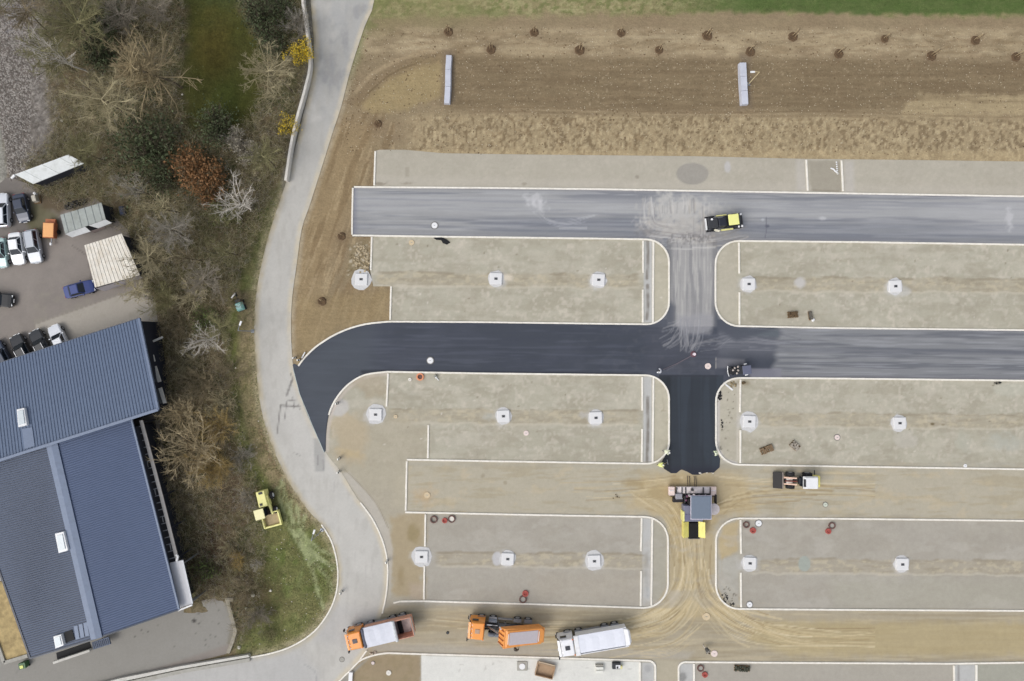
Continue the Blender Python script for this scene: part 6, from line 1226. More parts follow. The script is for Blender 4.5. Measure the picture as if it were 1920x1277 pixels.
# loose materials
def heap(px, py, n, rx, ry, m, name, label, cat, s=(.06, .16), seed=1, z=.05, stuffk=True, hgt=.25):
    g = MB(); rr = random.Random(seed); cx, cy = P(px, py)
    for k in range(n):
        a = rr.uniform(0, 6.28); q = math.sqrt(rr.random()); g.rock((cx+rx*q*math.cos(a), cy+ry*q*math.sin(a), z+hgt*(1-q)*rr.random()), rr.uniform(*s), seed*100+k, .7, 6, 3)
    return g.build(name, m, None, label=label, cat=cat, kind='stuff')
TARM = mat('spilt_asphalt', (24, 25, 28), .85, var=.4, scale=5)
def blot(pts, label, h=.12):
    g = MB(); q = [P(*p) for p in pts]; cx = sum(p[0] for p in q)/len(q); cy = sum(p[1] for p in q)/len(q); g.loft([[(x, y, .04) for x, y in q], [(cx+(x-cx)*.85, cy+(y-cy)*.85, .05+h*.8) for x, y in q], [(cx+(x-cx)*.4, cy+(y-cy)*.4, .05+h) for x, y in q]])
    return g.build('asphalt_lump', TARM, None, label=label, cat='asphalt pile')
blot([(812, 446), (828, 444.5), (838, 449), (845, 455), (838, 459), (830, 456), (827, 450), (818, 450)], 'black lump of spilt asphalt below the kerb of the upper road', .2)
heap(1350, 741, 14, .28, .6, TARM, 'asphalt_crumbs', 'black heap of spilt asphalt crumbs inside the kerb arc below the small roller', 'asphalt pile', (.08, .2), 3, hgt=.2)
heap(1353, 796, 12, .15, .8, TARM, 'asphalt_crumbs', 'thin line of black crumbs inside the kerb half way down the fresh link', 'asphalt pile', (.05, .13), 4)
heap(1358, 1121, 14, .5, .6, TARM, 'asphalt_crumbs', 'black crumbs inside the lower kerb arc right of the muddy crossing', 'asphalt pile', (.06, .15), 6); heap(1373, 1133, 8, .35, .25, TARM, 'asphalt_crumbs', 'small cluster of black crumbs at the very corner near the white cover', 'asphalt pile', (.07, .16), 7)
heap(1374, 722, 12, .5, .4, mat('brown_rubble', (140, 126, 98), .9, var=.4, scale=6), 'rubble', 'brown weedy rubble beside the white plank in the kerb corner', 'rubble', (.08, .2), 8)
tag(MB().box((*P(1367, 726, .1), .1), (1.25, .2, .1), rz=R(-38)).build('plank', WHITE), 'white plank lying in the kerb corner below the small roller', 'plank')
heap(1394, 718, 5, .3, .2, mat('dark_clods', (92, 78, 56), .9), 'clods', 'few dark clods beside the short kerb line below the small roller', 'clods', (.08, .2), 9)
heap(1323, 887, 9, 1.0, .12, mat('pale_chips', (226, 222, 214), .8), 'chips', 'line of pale chips along the ragged end of the fresh asphalt', 'chips', (.06, .14), 11, hgt=.15)
heap(1870, 718, 7, .5, .15, TARM, 'asphalt_crumbs', 'black crumbs under the kerb far right of the middle bed', 'asphalt pile', (.06, .16), 12)
heap(679, 485, 60, 1.1, 2.0, mat('field_stones', (166, 152, 126), .9, var=.35, scale=2, objvar=.1), 'stones', 'patch of field stones between the upper road end and the first foundation', 'stones', (.08, .24), 13, z=.02, hgt=.1)
def pallet(px, py, ang, label, l=1.7, w=1.1, m=None, top='bricks', z=.05):
    o = empty('pallet', (*P(px, py, .3), z), ang, label, 'pallet', 'pallets and leftovers in the right beds'); TB = mat('old_timber', (120, 98, 70), .9, var=.2)
    for k in range(6): MB().box((-l/2+.1+k*(l-.2)/5, 0, .14), (.12, w, .03)).build('slat', TB, o)
    for k in range(3): MB().box((0, -w/2+.08+k*(w-.16)/2, .06), (l, .1, .1)).build('runner', TB, o)
    rr = random.Random(int(px)); mm = m or mat('brown_bricks', (126, 106, 82), .9, var=.25)
    for i in range(7):
        for j in range(4):
            if rr.random() < .72: MB().box((-l/2+.16+i*(l-.32)/6, -w/2+.16+j*(w-.32)/3, .25+.05*rr.random()), (.21, .24, .2), rz=rr.uniform(-.1, .1)).build('brick', mm, o)
    return o
pallet(1438, 843, R(22), 'pallet with brown bricks, the left of two in the middle right bed', 1.75, .95)
pallet(1491, 836, R(-42), 'pallet of mixed dark and white pieces, right of the brick pallet', 1.3, .9, mat('mixed_blocks', (160, 152, 140), .9, var=.6, scale=2.2))
pallet(1487, 590, R(4), 'brown pallet load in the lower part of the top right bed', 1.4, .85, mat('dark_brown_blocks', (96, 78, 56), .9, var=.4, scale=3))
pallet(1520, 592, R(100), 'narrow dark pallet with a white bag at its foot, right of the brown load', 1.2, .5, mat('dark_blocks', (100, 96, 88), .9, var=.5, scale=3)); tag(MB().rock((*P(1523, 600), .2), .28, 5, .7).build('sack', WHITE, bevel=.04), 'small white sack at the foot of the narrow dark pallet', 'sack')
pallet(1392, 1254, R(-3), 'long dark stack on a pallet in the bottom right bed', 2.1, .8, mat('dark_green_blocks', (70, 72, 60), .9, var=.4, scale=3))
sk = empty('open_skip', (*P(1022, 1257, .4), .05), R(-14), 'open tan wooden crate lying on the bottom concrete slab', 'crate'); TN = mat('crate_tan', (172, 146, 118), .8, var=.15, scale=3, dirt=(140, 116, 92))
MB().box((0, 0, .06), (2.3, 1.6, .1)).build('floor', TN, sk)
for s in (1, -1): MB().box((0, s*.82, .32), (2.4, .1, .55)).build('side_board', TN, sk); MB().box((s*1.18, 0, .32), (.1, 1.56, .55)).build('end_board', TN, sk)
MB().box((0, .95, .5), (2.3, .2, .08)).build('top_rail', mat('crate_rail', (196, 178, 152), .8), sk)
bx = empty('white_box', (*P(1124, 1254, .3), .05), 0, 'small white two part cabinet on the bottom concrete slab', 'cabinet')
for y in (.18, -.28): MB().box((0, y, .3), (1.0, .36, .5)).build('cabinet_half', mat('cabinet_white', (226, 226, 218), .6), bx, bevel=.03)
MB().box((0, .48, .2), (1.05, .2, .35)).build('cabinet_back', CONC2, bx)
gp = empty('generator', (*P(1157, 1248, .4), .05), 0, 'small dark framed generator with a yellow cover on the bottom concrete slab', 'generator')
MB().box((-.1, 0, .3), (1.1, .8, .5)).build('frame', DGREY, gp, bevel=.04); MB().box((.1, -.05, .58), (.6, .45, .1)).build('top_cover', WHITE, gp); MB().box((.5, -.15, .4), (.35, .4, .45)).build('tank', mat('tank_yellow', (220, 214, 150), .5), gp, bevel=.04); MB().cyl((0, -.1, .6), (0, -.1, .72), .12, 10).build('cap', DARK, gp)
tag(MB().box((*P(657, 1271, .4), .2), (.5, 1.4, .4), rz=R(-4)).build('slab', WHITE), 'white upright slab at the bottom edge beside the bottom left bed', 'slab')
tb = empty('drain_channel', (*P(1569, 318), .05), 0, 'bent white drain pipe in the dug patch between two short kerbs', 'pipe')
MB().tube([(-.9, .15, .1), (-.55, .05, .12), (-.3, -.25, .12), (.05, -.5, .1)], .1, 8).build('pipe', WHITE, tb); MB().rock((.05, -.55, .12), .18, 3).build('pipe_bend', CONC, tb)
for k in range(5): MB().rock((-.1+.02*k, .95-.28*k, .1), .12, k).build('stone', WHITE, tb)
heap(700, 1222+3, 9, .55, .22, mat('pale_rubble', (176, 164, 150), .9, var=.4, scale=5), 'rubble', 'small rubble pile at the kerb under the orange truck', 'rubble', (.1, .22), 21, z=.08); heap(1155, 930, 7, .5, .5, mat('dark_clods', (92, 78, 56), .9), 'clods', 'few dark clods on the third road left of the paver', 'clods', (.05, .1), 22)
dg = empty('teal_digger', (*P(449, 573, .8), .02), R(-70), 'teal mini digger with a black arm and white boom end beside the country road', 'mini digger')
TEAL = mat('teal_paint', (150, 206, 200), .45, var=.08)
for s in (1, -1): MB().box((-.05, s*.45, .22), (1.5, .25, .4)).build('track', TYRE, dg, bevel=.1)
MB().box((.15, 0, .85), (1.15, 1.0, .7), tx=.85, ty=.85).build('body', TEAL, dg, bevel=.12); MB().box((.15, .0, 1.24), (.7, .6, .06)).build('cover', mat('teal_pale', (190, 230, 226), .4), dg, bevel=.03)
MB().box((-.6, .05, .75), (.5, .7, .5)).build('operator_platform', DGREY, dg, bevel=.05); MB().tube([(-.8, .1, .8), (-1.3, .25, 1.3), (-1.6, .1, .8)], .1, 8).build('boom', BLACKP, dg); MB().box((-1.45, -.2, 1.1), (.2, .8, .15), rz=.6).build('boom_end', WHITE, dg, bevel=.03); MB().box((-1.75, .05, .5), (.3, .5, .4)).build('bucket', DGREY, dg, bevel=.04)

# ------------------------------------------------------------------ bare trees and shrubs
def prisms(segs):
    """(N,8) array x0 y0 z0 r0 x1 y1 z1 r1 -> 3-sided tubes"""
    s = np.asarray(segs, float); a = s[:, :3]; b = s[:, 4:7]; d = b-a; d /= np.linalg.norm(d, axis=1)[:, None]+1e-9
    ref = np.where(abs(d[:, 2:3]) > .9, np.array([[1., 0, 0]]), np.array([[0, 0, 1.]])); u = np.cross(d, ref); u /= np.linalg.norm(u, axis=1)[:, None]+1e-9; v = np.cross(d, u)
    vs = []
    for p, r in ((a, s[:, 3:4]), (b, s[:, 7:8])):
        for k in range(3): t = 2*math.pi*k/3; vs.append(p+(u*math.cos(t)+v*math.sin(t))*r)
    V = np.stack(vs, 1).reshape(-1, 3); n = len(s); o = (np.arange(n)*6)[:, None]
    F = np.concatenate([o+np.array([[k, (k+1) % 3, 3+(k+1) % 3, 3+k]]) for k in range(3)]); return V, F
def leaf_quads(pts, size, r):
    n = len(pts); u = r.normal(size=(n, 3)); u /= np.linalg.norm(u, axis=1)[:, None]; w = r.normal(size=(n, 3)); w[:, 2] += .6; v = np.cross(u, w); v /= np.linalg.norm(v, axis=1)[:, None]+1e-9
    s = (size*r.uniform(.6, 1.3, (n, 1))); V = np.stack([pts-u*s, pts+v*s*.6, pts+u*s, pts-v*s*.6], 1).reshape(-1, 3); return V, np.arange(4*n).reshape(n, 4)
def grow(seed, h, rad, nm=9, kids=(7, 6), tr=.16, up=.45, trunk=.35, curve=.35, twig=.022, lean=(0, 0)):
    r = random.Random(seed); S_ = []; tips = []; wood = []
    def path(p, d, L, r0, r1, n, wob, out, grav=0.0):
        pts = [p]
        for i in range(n):
            d = (d+Vector((r.gauss(0, wob), r.gauss(0, wob), r.gauss(0, wob)*.7+grav))).normalized(); q = pts[-1]+d*(L/n); a = r0+(r1-r0)*i/n; b = r0+(r1-r0)*(i+1)/n
            out.append((*pts[-1], a, *q, b)); pts.append(q)
        return pts, d
    base = Vector((0, 0, 0)); lt = Vector((lean[0], lean[1], 0))
    if trunk > 0: tp, td = path(base, Vector((lean[0]*.1, lean[1]*.1, 1)).normalized(), h*(.85 if nm > 14 else trunk+.15), tr, tr*.55, 6, .05, wood)
    else: tp = [base, Vector((0, 0, .1))]
    for i in range(nm):
        az = 2*math.pi*(i+r.random()*.7)/nm; e = up+r.uniform(-.25, .25)
        st = tp[min(len(tp)-1, max(1, int(len(tp)*(r.uniform(.45, 1)))))] if trunk > 0 else base
        L = math.hypot(rad, max(.2, (h-st.z)*.75))*r.uniform(.75, 1.05); d = Vector((math.cos(az)*rad, math.sin(az)*rad, max(.3, (h-st.z))*e*1.6)).normalized()
        mp, md = path(st, d, L, tr*.5, twig*1.3, 6, .14*curve*2, S_, .02)
        for j in range(kids[0]):
            k = r.randint(1, 5); p = mp[k]; bd = (mp[k+1]-mp[k]).normalized(); nd = (bd+Vector((r.gauss(0, .75), r.gauss(0, .75), r.gauss(.1, .45)))).normalized()
            l2 = L*r.uniform(.25, .5)*(1.1-k*.1); p2, _ = path(p, nd, l2, tr*.2+twig*.4, twig*.8, 4, .2*curve*2, S_)
            for q in range(kids[1]):
                k2 = r.randint(1, 3); bd2 = (p2[k2+1]-p2[k2]).normalized(); nd2 = (bd2+Vector((r.gauss(0, .8), r.gauss(0, .8), r.gauss(.15, .5)))).normalized()
                p3, _ = path(p2[k2], nd2, l2*r.uniform(.3, .65), twig*.8, twig*.4, 2, .2, S_); tips.append(p3[-1])
    return wood, S_, tips
BARK = {}
def bark(n, c, var=.25): return mat('bark_'+n, c, .9, var=var, scale=1.2, objvar=.12)
BK = {'beige': bark('beige', (174, 164, 132)), 'sand': bark('sand', (192, 176, 142)), 'grey': bark('grey', (164, 158, 146)), 'white': bark('white', (200, 194, 184), .15), 'olive': bark('olive', (140, 136, 98)), 'brown': bark('brown', (138, 126, 100)), 'gold': bark('gold', (172, 150, 98)), 'dark': bark('dark', (96, 88, 72)), 'mauve': bark('mauve', (144, 136, 122)), 'larch': bark('larch', (164, 149, 116))}
TRUNKM = bark('trunk', (104, 94, 78))
SHAPES = {}
def shape(key):
    if key in SHAPES: return SHAPES[key]
    k = {'round': dict(h=9, rad=4.6, nm=19, kids=(11, 8), tr=.17, up=.5, twig=.02), 'fan': dict(h=5, rad=3.4, nm=22, kids=(8, 5), tr=.11, up=.55, trunk=0, twig=.02), 'star': dict(h=7, rad=2.7, nm=14, kids=(7, 4), tr=.12, up=.4, twig=.017, curve=.5),
         'bush': dict(h=2.8, rad=2.0, nm=18, kids=(7, 5), tr=.07, up=.6, trunk=0, twig=.02, curve=.6), 'wisp': dict(h=10, rad=2.6, nm=9, kids=(5, 4), tr=.12, up=.7, twig=.022), 'thicket': dict(h=3.4, rad=2.6, nm=16, kids=(8, 6), tr=.06, up=.45, trunk=0, twig=.018, curve=.9), 'larch': dict(h=15, rad=1.9, nm=60, kids=(6, 5), tr=.2, up=.12, twig=.024, trunk=.8)}[key[0]]
    w, s, t = grow(hash_(key), **k); SHAPES[key] = (fast_mesh('trunk', *prisms(w)) if w else None, fast_mesh('crown', *prisms(s)), t); return SHAPES[key]
def hash_(key): return sum(ord(c) for c in key[0])*7+key[1]*131
def tree(kind, var, px, py, sc, mt, label, name='bare_tree', cat='tree', hf=.6, base=None, rz=None, leaves=None, group=None):
    tk, cr, tips = shape((kind, var)); H = {'round': 9, 'fan': 5, 'star': 7, 'bush': 2.8, 'wisp': 10, 'thicket': 3.4, 'larch': 15}[kind]*sc
    loc = P(*base) if base else P(px, py, H*hf); o = empty(name, (*loc, -.02), random.uniform(0, 6.28) if rz is None else rz, label, cat, group); o.scale = (sc, sc, sc)
    def inst(nm, me, m):
        q = bpy.data.objects.new(nm, me); COL.objects.link(q); q.parent = o
        if not me.materials: me.materials.append(m)
        q.material_slots[0].link = 'OBJECT'; q.material_slots[0].material = m; return q
    if tk: inst('trunk', tk, TRUNKM if mt != 'white' else BK['white'])
    inst('crown' if tk else 'branches', cr, BK[mt])
    if leaves:
        lm, n, size, spread = leaves; r = np.random.default_rng(int(px)); T = np.array([tuple(t) for t in tips]); pk = T[r.integers(0, len(T), n)]+r.normal(size=(n, 3))*spread; pk[:, 2] = np.maximum(pk[:, 2], .15)
        link('leaves', fast_mesh('leaves', *leaf_quads(pk, size, r)), lm, o, kind='stuff')
    return o
LEAF = {'copper': mat('leaf_copper', (134, 98, 62), .8, var=.3, scale=1.5), 'green': mat('leaf_dark_green', (74, 84, 54), .75, var=.4, scale=1.2), 'yellow': mat('blossom_yellow', (232, 202, 56), .7, var=.15, scale=3), 'olive': mat('leaf_olive', (94, 98, 58), .8, var=.3, scale=1.5), 'grass': mat('leaf_grass', (96, 112, 58), .8, var=.3, scale=2), 'ochre': mat('leaf_ochre', (168, 142, 76), .8, var=.25, scale=2), 'pale': mat('catkin_grey', (160, 154, 138), .8, var=.2, scale=2)}
L_ = LEAF
TREES = [
 ('round', 1, 213, 205, 1.0, 'beige', 'large bare tree with dense pale twigs right of the scree slope', {}),
 ('round', 2, 145, 55, 1.05, 'olive', 'broad olive brown bare tree at the top between scree and garden', {}),
 ('round', 3, 105, 110, .8, 'olive', 'olive bare tree leaning over the edge of the scree slope', {}),
 ('larch', 1, 285, 105, 1.0, 'larch', 'tall tan larch leaning out over the left rim of the garden lawn', dict(base=(343, 166), name='larch_tree')),
 ('wisp', 1, 110, 120, 1.1, 'white', 'tall thin white stemmed birch over the scree edge', dict(base=(168, 136))),
 ('round', 2, 528, 148, .82, 'beige', 'rounded beige bare tree beside the garden wall between two yellow shrubs', {}),
 ('fan', 1, 556, 40, .7, 'grey', 'small grey fan shaped bare shrub at the garden wall near the top', {}),
 ('star', 1, 446, 378, 1.12, 'white', 'striking white bare star shaped tree below the copper leaved one', {}),
 ('star', 2, 385, 637, .95, 'white', 'small whitish star shaped tree in the thicket right of the warehouse corner', {}),
 ('star', 3, 365, 555, .85, 'beige', 'pale forked bare tree above the warehouse corner', {}),
 ('fan', 2, 352, 848, 1.25, 'sand', 'huge sand coloured fan of bare branches beside the gabled hall', {}),
 ('fan', 3, 333, 778, .85, 'sand', 'pale bare shrub just below the warehouse east end', {}),
 ('fan', 1, 395, 880, .95, 'gold', 'golden brown bare shrub at the right edge of the huge sandy one', {}),
 ('fan', 2, 405, 800, .8, 'gold', 'golden twigged shrub above the golden brown one', {}),
 ('fan', 3, 375, 722, .8, 'brown', 'brown bare shrub right of the warehouse window ledges', {}),
 ('round', 1, 330, 440, .72, 'grey', 'greyish bare tree in the middle of the wood left of the white star tree', {}),
 ('round', 3, 288, 490, .7, 'beige', 'beige bare tree reaching over the cream corrugated shed', {}),
 ('round', 2, 400, 520, .62, 'mauve', 'mauve grey bare tree left of the teal digger', {}),
 ('round', 1, 262, 540, .5, 'beige', 'small beige tree above the concrete apron corner', {}),
 ('round', 3, 420, 610, .5, 'olive', 'olive bare tree above the street lamp verge', {}),
 ('wisp', 2, 250, 350, .9, 'grey', 'slim grey tree behind the grey shed', {}),
 ('wisp', 3, 300, 385, .9, 'beige', 'slim beige tree below the dark green patch', {}),
 ('round', 2, 60, 40, .7, 'brown', 'brown bare tree at the top of the scree slope', {}),
 ('round', 1, 235, 30, .7, 'mauve', 'mauve grey bare tree at the top edge left of the garden', {}),
 ('round', 3, 170, 290, .62, 'olive', 'olive tree bending over the white shed roof', {}),
 ('round', 1, 500, 300, .6, 'olive', 'olive brown tree left of the lower yellow shrub', {}),
 ('fan', 1, 300, 560, .8, 'olive', 'olive shrub at the edge of the concrete apron', {}),
 ('fan', 2, 330, 600, .7, 'brown', 'brown twiggy shrub above the small whitish star tree', {}),
 ('fan', 3, 440, 560, .5, 'brown', 'low brown shrub touching the teal digger', {}),
 ('thicket', 1, 430, 700, .9, 'brown', 'brown thicket bush at the edge of the grass verge beside the bend', {}),
 ('thicket', 2, 410, 760, .9, 'beige', 'tangled beige bush below the brown thicket bush', {}),
 ('thicket', 3, 450, 860, .8, 'grey', 'grey tangled bush just above the pale yellow loader', {}),
 ('thicket', 1, 345, 680, .9, 'beige', 'beige tangled bush between warehouse and small star tree', {}),
 ('thicket', 2, 460, 940, .75, 'grey', 'grey scrub bush left of the pale yellow loader', {}),
 ('bush', 1, 446, 1050, .75, 'gold', 'small ochre leaved bush on the brown slope below the loader', dict(leaves=(L_['ochre'], 260, .09, .15))),
 ('bush', 2, 425, 1030, .7, 'beige', 'pale twiggy bush above the small ochre one', {}),
 ('bush', 3, 480, 1060, .5, 'white', 'small whitish bush right of the small ochre one', {}),
 ('thicket', 3, 480, 1160, .8, 'mauve', 'mauve grey bramble bush on the slope above the retaining wall end', {}),
 ('thicket', 1, 455, 1110, .8, 'brown', 'brown bramble bush right of the pale stone slab', {}),
 ('thicket', 2, 500, 1195, .6, 'olive', 'olive bramble bush near the lower end of the verge', {}),
 ('bush', 1, 366, 322, 1.6, 'brown', 'copper leaved tree above the white star tree', dict(leaves=(L_['copper'], 3600, .1, .35), name='copper_tree', hf=.7)),
 ('bush', 2, 345, 296, 1.1, 'brown', 'smaller copper leaved tree at the upper left of the big copper one', dict(leaves=(L_['copper'], 1200, .1, .3), name='copper_tree', hf=.7)),
 ('bush', 3, 388, 358, 1.1, 'brown', 'lower copper brown tree between big copper one and white star tree', dict(leaves=(L_['copper'], 1300, .12, .25), name='copper_tree', hf=.7)),
 ('bush', 2, 562, 95, .95, 'olive', 'bright yellow flowering shrub at the garden wall, upper one of two', dict(leaves=(L_['yellow'], 1500, .1, .14), name='forsythia_shrub', cat='shrub')),
 ('bush', 3, 538, 234, .85, 'olive', 'bright yellow flowering shrub at the garden wall, lower one of two', dict(leaves=(L_['yellow'], 950, .09, .15), name='forsythia_shrub', cat='shrub')),
 ('bush', 1, 398, 232, 1.4, 'dark', 'dark evergreen shrub at the lower rim of the garden lawn', dict(leaves=(L_['green'], 1900, .1, .5), name='evergreen_shrub', cat='shrub')),
 ('bush', 2, 270, 270, 1.9, 'dark', 'large dark ivy covered tree between big pale tree and copper one', dict(leaves=(L_['green'], 2200, .1, .7), name='ivy_tree')),
 ('bush', 3, 300, 330, 1.3, 'dark', 'dark ivy clump left of the copper leaved tree', dict(leaves=(L_['green'], 1100, .1, .5), name='evergreen_shrub', cat='shrub')),
 ('bush', 1, 505, 70, 1.2, 'dark', 'dark green hedge bush at the right rim of the garden, lower one', dict(leaves=(L_['green'], 1500, .1, .45), name='evergreen_shrub', cat='shrub')),
 ('bush', 2, 478, 22, 1.3, 'dark', 'dark green hedge bush at the top of the garden right rim', dict(leaves=(L_['green'], 1500, .1, .45), name='evergreen_shrub', cat='shrub')),
 ('bush', 3, 525, 15, 1.0, 'dark', 'dark green bush between hedge and grey fan shrub', dict(leaves=(L_['green'], 1200, .12, .4), name='evergreen_shrub', cat='shrub')),
 ('bush', 2, 440, 265, 1.0, 'grey', 'pale grey catkin bush below the garden lawn', dict(leaves=(L_['pale'], 520, .12, .12), cat='shrub')),
 ('bush', 3, 462, 285, 1.05, 'mauve', 'second pale catkin bush right of the grey one', dict(leaves=(L_['pale'], 460, .11, .2), cat='shrub')),
 ('bush', 1, 420, 400, 1.3, 'olive', 'olive green bush right below the white star tree', dict(leaves=(L_['olive'], 700, .1, .4), cat='shrub')),
 ('bush', 3, 380, 600, 1.0, 'dark', 'green ivy bush above the small whitish star tree', dict(leaves=(L_['grass'], 900, .11, .35), name='evergreen_shrub', cat='shrub')),
 ('bush', 1, 195, 30, 1.4, 'dark', 'dark green bush at the top right of the olive brown tree', dict(leaves=(L_['green'], 1300, .12, .4), name='evergreen_shrub', cat='shrub')),
 ('bush', 2, 180, 95, 1.3, 'dark', 'dark ivy bush between the two olive trees and the larch', dict(leaves=(L_['green'], 1100, .12, .4), name='evergreen_shrub', cat='shrub')),
 ('bush', 1, 385, 1070, .9, 'dark', 'green bush beside the white porch of the gabled hall', dict(leaves=(L_['grass'], 500, .12, .4), cat='shrub')),
 ('round', 2, 20, -30, .8, 'olive', 'olive tree cut by the top edge above the scree slope', {}),
 ('round', 1, 300, 20, .55, 'mauve', 'mauve tree at the top edge above the larch crown', {}),
 ('wisp', 2, 420, 470, .8, 'olive', 'slim olive tree below the white star tree', {}),
 ('wisp', 1, 350, 480, .85, 'brown', 'slim brown tree in the middle of the wood', {}),
]
for kind, v, x, y, sc, mt, lab, kw in TREES: tree(kind, v, x, y, sc, mt, lab, **kw)
# undergrowth nobody could count: one mass of dead stems, one of ivy and leaf litter
def scatter_wood(n, seed, test, z=None):
    r = np.random.default_rng(seed); X = r.uniform(50, 590, n*3); Y = r.uniform(-40, 1230, n*3); k = test(X, Y, r); return X[k][:n], Y[k][:n], r
def in_wood(X, Y, r): return inside(X, Y, WOOD) & ~inside(X, Y, GARDEN) & (r.random(len(X)) < .25+1.2*(fbm(X/45, Y/45, 3)-.25))
def brush(n, seed, m, name, hh=(.3, 1.6), ln=(.4, 1.5), rr=.0135, test=in_wood):
    X, Y, r = scatter_wood(n, seed, test); n = len(X); x = (X-960)/S; y = (638.5-Y)/S; z = r.uniform(0, hh[1], n)**1.0*.7; a = r.uniform(0, 6.28, n); L = r.uniform(*ln, n); e = r.uniform(-.1, .9, n)
    segs = []; p = np.stack([x, y, z], 1); az = a
    for i in range(3):
        d = np.stack([np.cos(az)*np.cos(e), np.sin(az)*np.cos(e), np.sin(e)], 1)*(L/3)[:, None]; q = p+d; segs.append(np.concatenate([p, np.full((n, 1), rr*(1.3-.3*i)), q, np.full((n, 1), rr*(1-.3*i))], 1)); p = q; az = az+r.normal(0, .4, n); e = e*.7+r.normal(0, .25, n)
        if i == 0:
            d2 = np.stack([np.cos(az+.9), np.sin(az+.9), np.sin(e)], 1)*(L/2.5)[:, None]; segs.append(np.concatenate([p, np.full((n, 1), rr*.8), p+d2, np.full((n, 1), rr*.5)], 1))
    link(name, fast_mesh(name, *prisms(np.concatenate(segs))), m, kind='stuff')
brush(13000, 1, BK['brown'], 'undergrowth', test=in_wood); brush(11000, 2, BK['beige'], 'undergrowth'); brush(6500, 3, BK['grey'], 'undergrowth'); mid_wood = lambda X, Y, r: in_wood(X, Y, r) & (Y > 520) & (Y < 930) & (X > 290)
brush(5000, 7, BK['sand'], 'undergrowth', (.5, 1.8), (.5, 1.6), test=mid_wood); brush(3500, 4, BK['dark'], 'undergrowth', (.2, .8)); brush(9000, 5, BK['olive'], 'undergrowth')
def litter(n, seed, m, size, test, name, zr=(.0, .5)):
    X, Y, r = scatter_wood(n, seed, test); n = len(X); pts = np.stack([(X-960)/S, (638.5-Y)/S, r.uniform(*zr, n)], 1); link(name, fast_mesh(name, *leaf_quads(pts, size, r)), m, kind='stuff')
def ivy(X, Y, r): return in_wood(X, Y, r) & (fbm(X/34, Y/34, 5) > .53)
litter(26000, 11, L_['green'], .11, ivy, 'ivy', (.05, 1.1)); litter(16000, 12, mat('leaf_litter', (142, 120, 92), .9, var=.4, scale=2), .07, in_wood, 'leaf_litter', (0, .25)); litter(6000, 13, L_['olive'], .09, lambda X, Y, r: ivy(X, Y, r) | (inside(X, Y, GARDEN) & (r.random(len(X)) < .1)), 'ground_ivy', (.02, .5))
def verge(X, Y, r): return inside(X, Y, VERGE) & (r.random(len(X)) < fbm(X/22, Y/22, 7)*1.3)
# grass tufts on the verges and the top margin
def tufts(X, Y, r, m, h=(.06, .22), w=.03, name='grass'):
    n = len(X); x = (X-960)/S; y = (638.5-Y)/S; a = r.uniform(0, 6.28, n); H = r.uniform(*h, n); lx = r.normal(0, .1, n); ly = r.normal(0, .1, n)
    V = np.stack([np.stack([x-np.cos(a)*w, y-np.sin(a)*w, np.zeros(n)-.02], 1), np.stack([x+np.cos(a)*w, y+np.sin(a)*w, np.zeros(n)-.02], 1), np.stack([x+lx, y+ly, H], 1)], 1).reshape(-1, 3)
    link(name, fast_mesh(name, V, np.arange(3*n).reshape(n, 3)), m, kind='stuff')
r = np.random.default_rng(31); X = r.uniform(425, 645, 150000); Y = r.uniform(330, 1240, 150000); k = verge(X, Y, r)
for tr in TRACKS: k &= seg_dist(X, Y, tr) > 3.5
k &= ~(seg_dist(X, Y, spl([(462, 560), (462, 640), (460, 700), (472, 790), (496, 860), (530, 920), (572, 975)])) < 13*r.random(len(X))+2)
tufts(X[k][:12000], Y[k][:12000], r, mat('grass_green', (108, 118, 72), .8, var=.4, scale=.8), (.04, .14))
k = ~k & inside(X, Y, VERGE) & (fbm(X/15, Y/15, 2) > .52); tufts(X[k][:9000], Y[k][:9000], r, mat('grass_straw', (156, 154, 106), .8, var=.3, scale=1))
X = r.uniform(690, 1990, 60000); Y = r.uniform(-40, 60, 60000); k = (Y < 30+(fbm(X/26, Y/26, 6)-.5)*34-8*sst(780, 1300, X)+8*sst(1500, 1900, X)) & (X > 700-Y*.3); k = k & (r.random(60000) < sst(1000, 1500, X)*.8+.12); tufts(X[k][:12000], Y[k][:12000], r, mat('grass_margin', (96, 110, 62), .8, var=.45, scale=.5), (.05, .16), .035)
k2 = k & (X < 1300) & (r.random(len(X)) < .5); tufts(X[k2][:6000]+1, Y[k2][:6000]+12, r, mat('grass_straw', (156, 154, 106), .8), (.05, .15), .035)
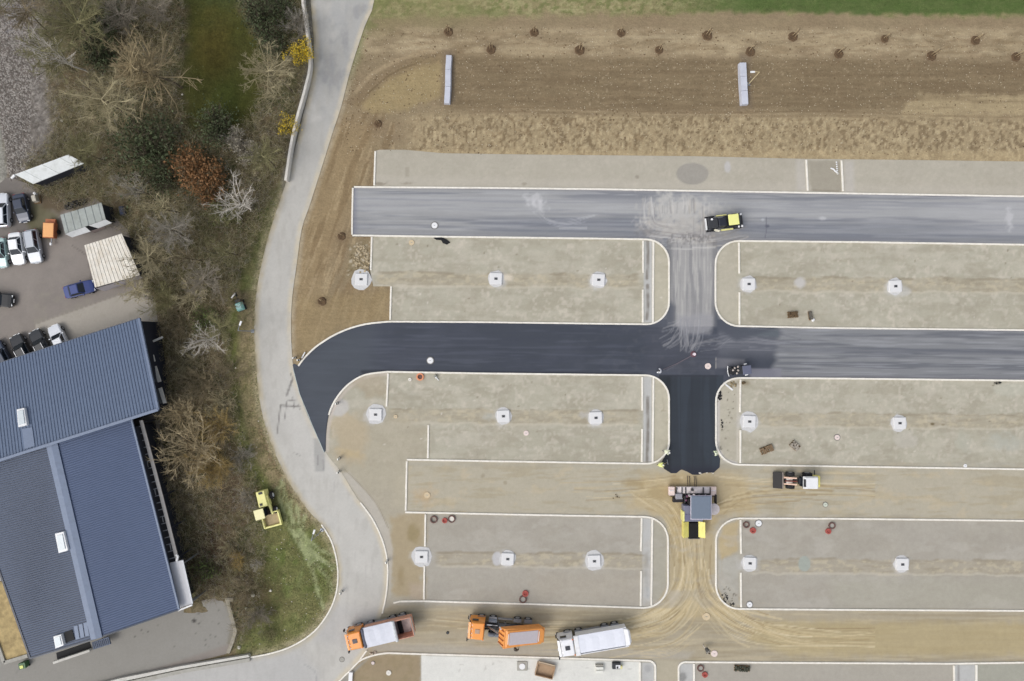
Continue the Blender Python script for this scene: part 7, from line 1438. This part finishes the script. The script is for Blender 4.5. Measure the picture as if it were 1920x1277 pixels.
# scree stones, and stones lying in the soil
def stones(X, Y, m, size, name, z=0.0, seed=5):
    r = np.random.default_rng(seed); n = len(X); base = np.array([(1, 0, 0), (0, 1, 0), (-1, 0, 0), (0, -1, 0), (0, 0, 1)], float); s = r.uniform(*size, n)[:, None, None]
    a = r.uniform(0, 6.28, n); c, sn = np.cos(a), np.sin(a); B = base[None]*np.stack([r.uniform(.7, 1.2, n), r.uniform(.6, 1.1, n), r.uniform(.5, .9, n)], 1)[:, None]*s
    Q = np.stack([B[..., 0]*c[:, None]-B[..., 1]*sn[:, None], B[..., 0]*sn[:, None]+B[..., 1]*c[:, None], B[..., 2]], -1)+np.stack([(X-960)/S, (638.5-Y)/S, np.full(n, z)], 1)[:, None]
    F = (np.arange(n)*5)[:, None, None]+np.array([[0, 1, 4], [1, 2, 4], [2, 3, 4], [3, 0, 4]])[None]; link(name, fast_mesh(name, Q.reshape(-1, 3), F.reshape(-1, 3)), m, kind='stuff')
X = r.uniform(-80, 120, 16000); Y = r.uniform(-60, 340, 16000); k = inside(X, Y, SCREE) & ~inside(X, Y, [(-400, 60), (-12, 120), (2, 245), (14, 330), (0, 345), (-400, 345)]); k1 = k & (r.random(16000) < .5)
stones(X[k1], Y[k1], mat('scree_pale', (154, 149, 143), .9, var=.2, scale=.7), (.07, .2), 'scree_gravel'); k1 = k & ~k1; stones(X[k1], Y[k1], mat('scree_dark', (108, 101, 95), .9, var=.3, scale=.7), (.07, .22), 'scree_gravel', 0, 6)
X = r.uniform(640, 1990, 9000); Y = r.uniform(50, 290, 9000); k = inside(X, Y, soil_poly); X = X[k]; Y = Y[k]; stones(X[:3500], Y[:3500], mat('soil_stone', (190, 178, 154), .9, var=.2), (.03, .085), 'field_gravel', .03, 7); stones(X[3500:5200], Y[3500:5200], mat('soil_clod', (112, 94, 70), .95, var=.3), (.05, .15), 'soil_clods', .02, 8)
X = r.uniform(480, 640, 1800); Y = r.uniform(640, 1230, 1800); k = inside(X, Y, VERGE); stones(X[k][:110], Y[k][:110], mat('verge_stone', (214, 208, 196), .9), (.03, .09), 'verge_gravel', .02, 9)
for i, (x, y, l) in enumerate(((475, 1116, 'white boulder, largest one on the brown bramble slope'), (449, 1213, 'round white stone by the lower end of the curved low wall'), (462, 1140, 'small white stone left of the mauve bramble bush'), (508, 1107, 'pair sized pale stone where slope meets the verge'), (443, 690, 'white stone in the thicket edge above the bend'), (303, 811, 'pale stone in the dark gap below the warehouse'), (117, 227, 'pale stone on the edge of the scree slope'), (343, 178, 'small white stone at the foot of the larch'))):
    x_, y_ = P(x, y); tag(MB().rock((0, 0, .12), .24 if i < 2 else .17, i+3, .8, 9, 5).build('boulder', mat('boulder_white', (226, 222, 210), .85, var=.1), loc=(x_, y_, 0)), l, 'stone')
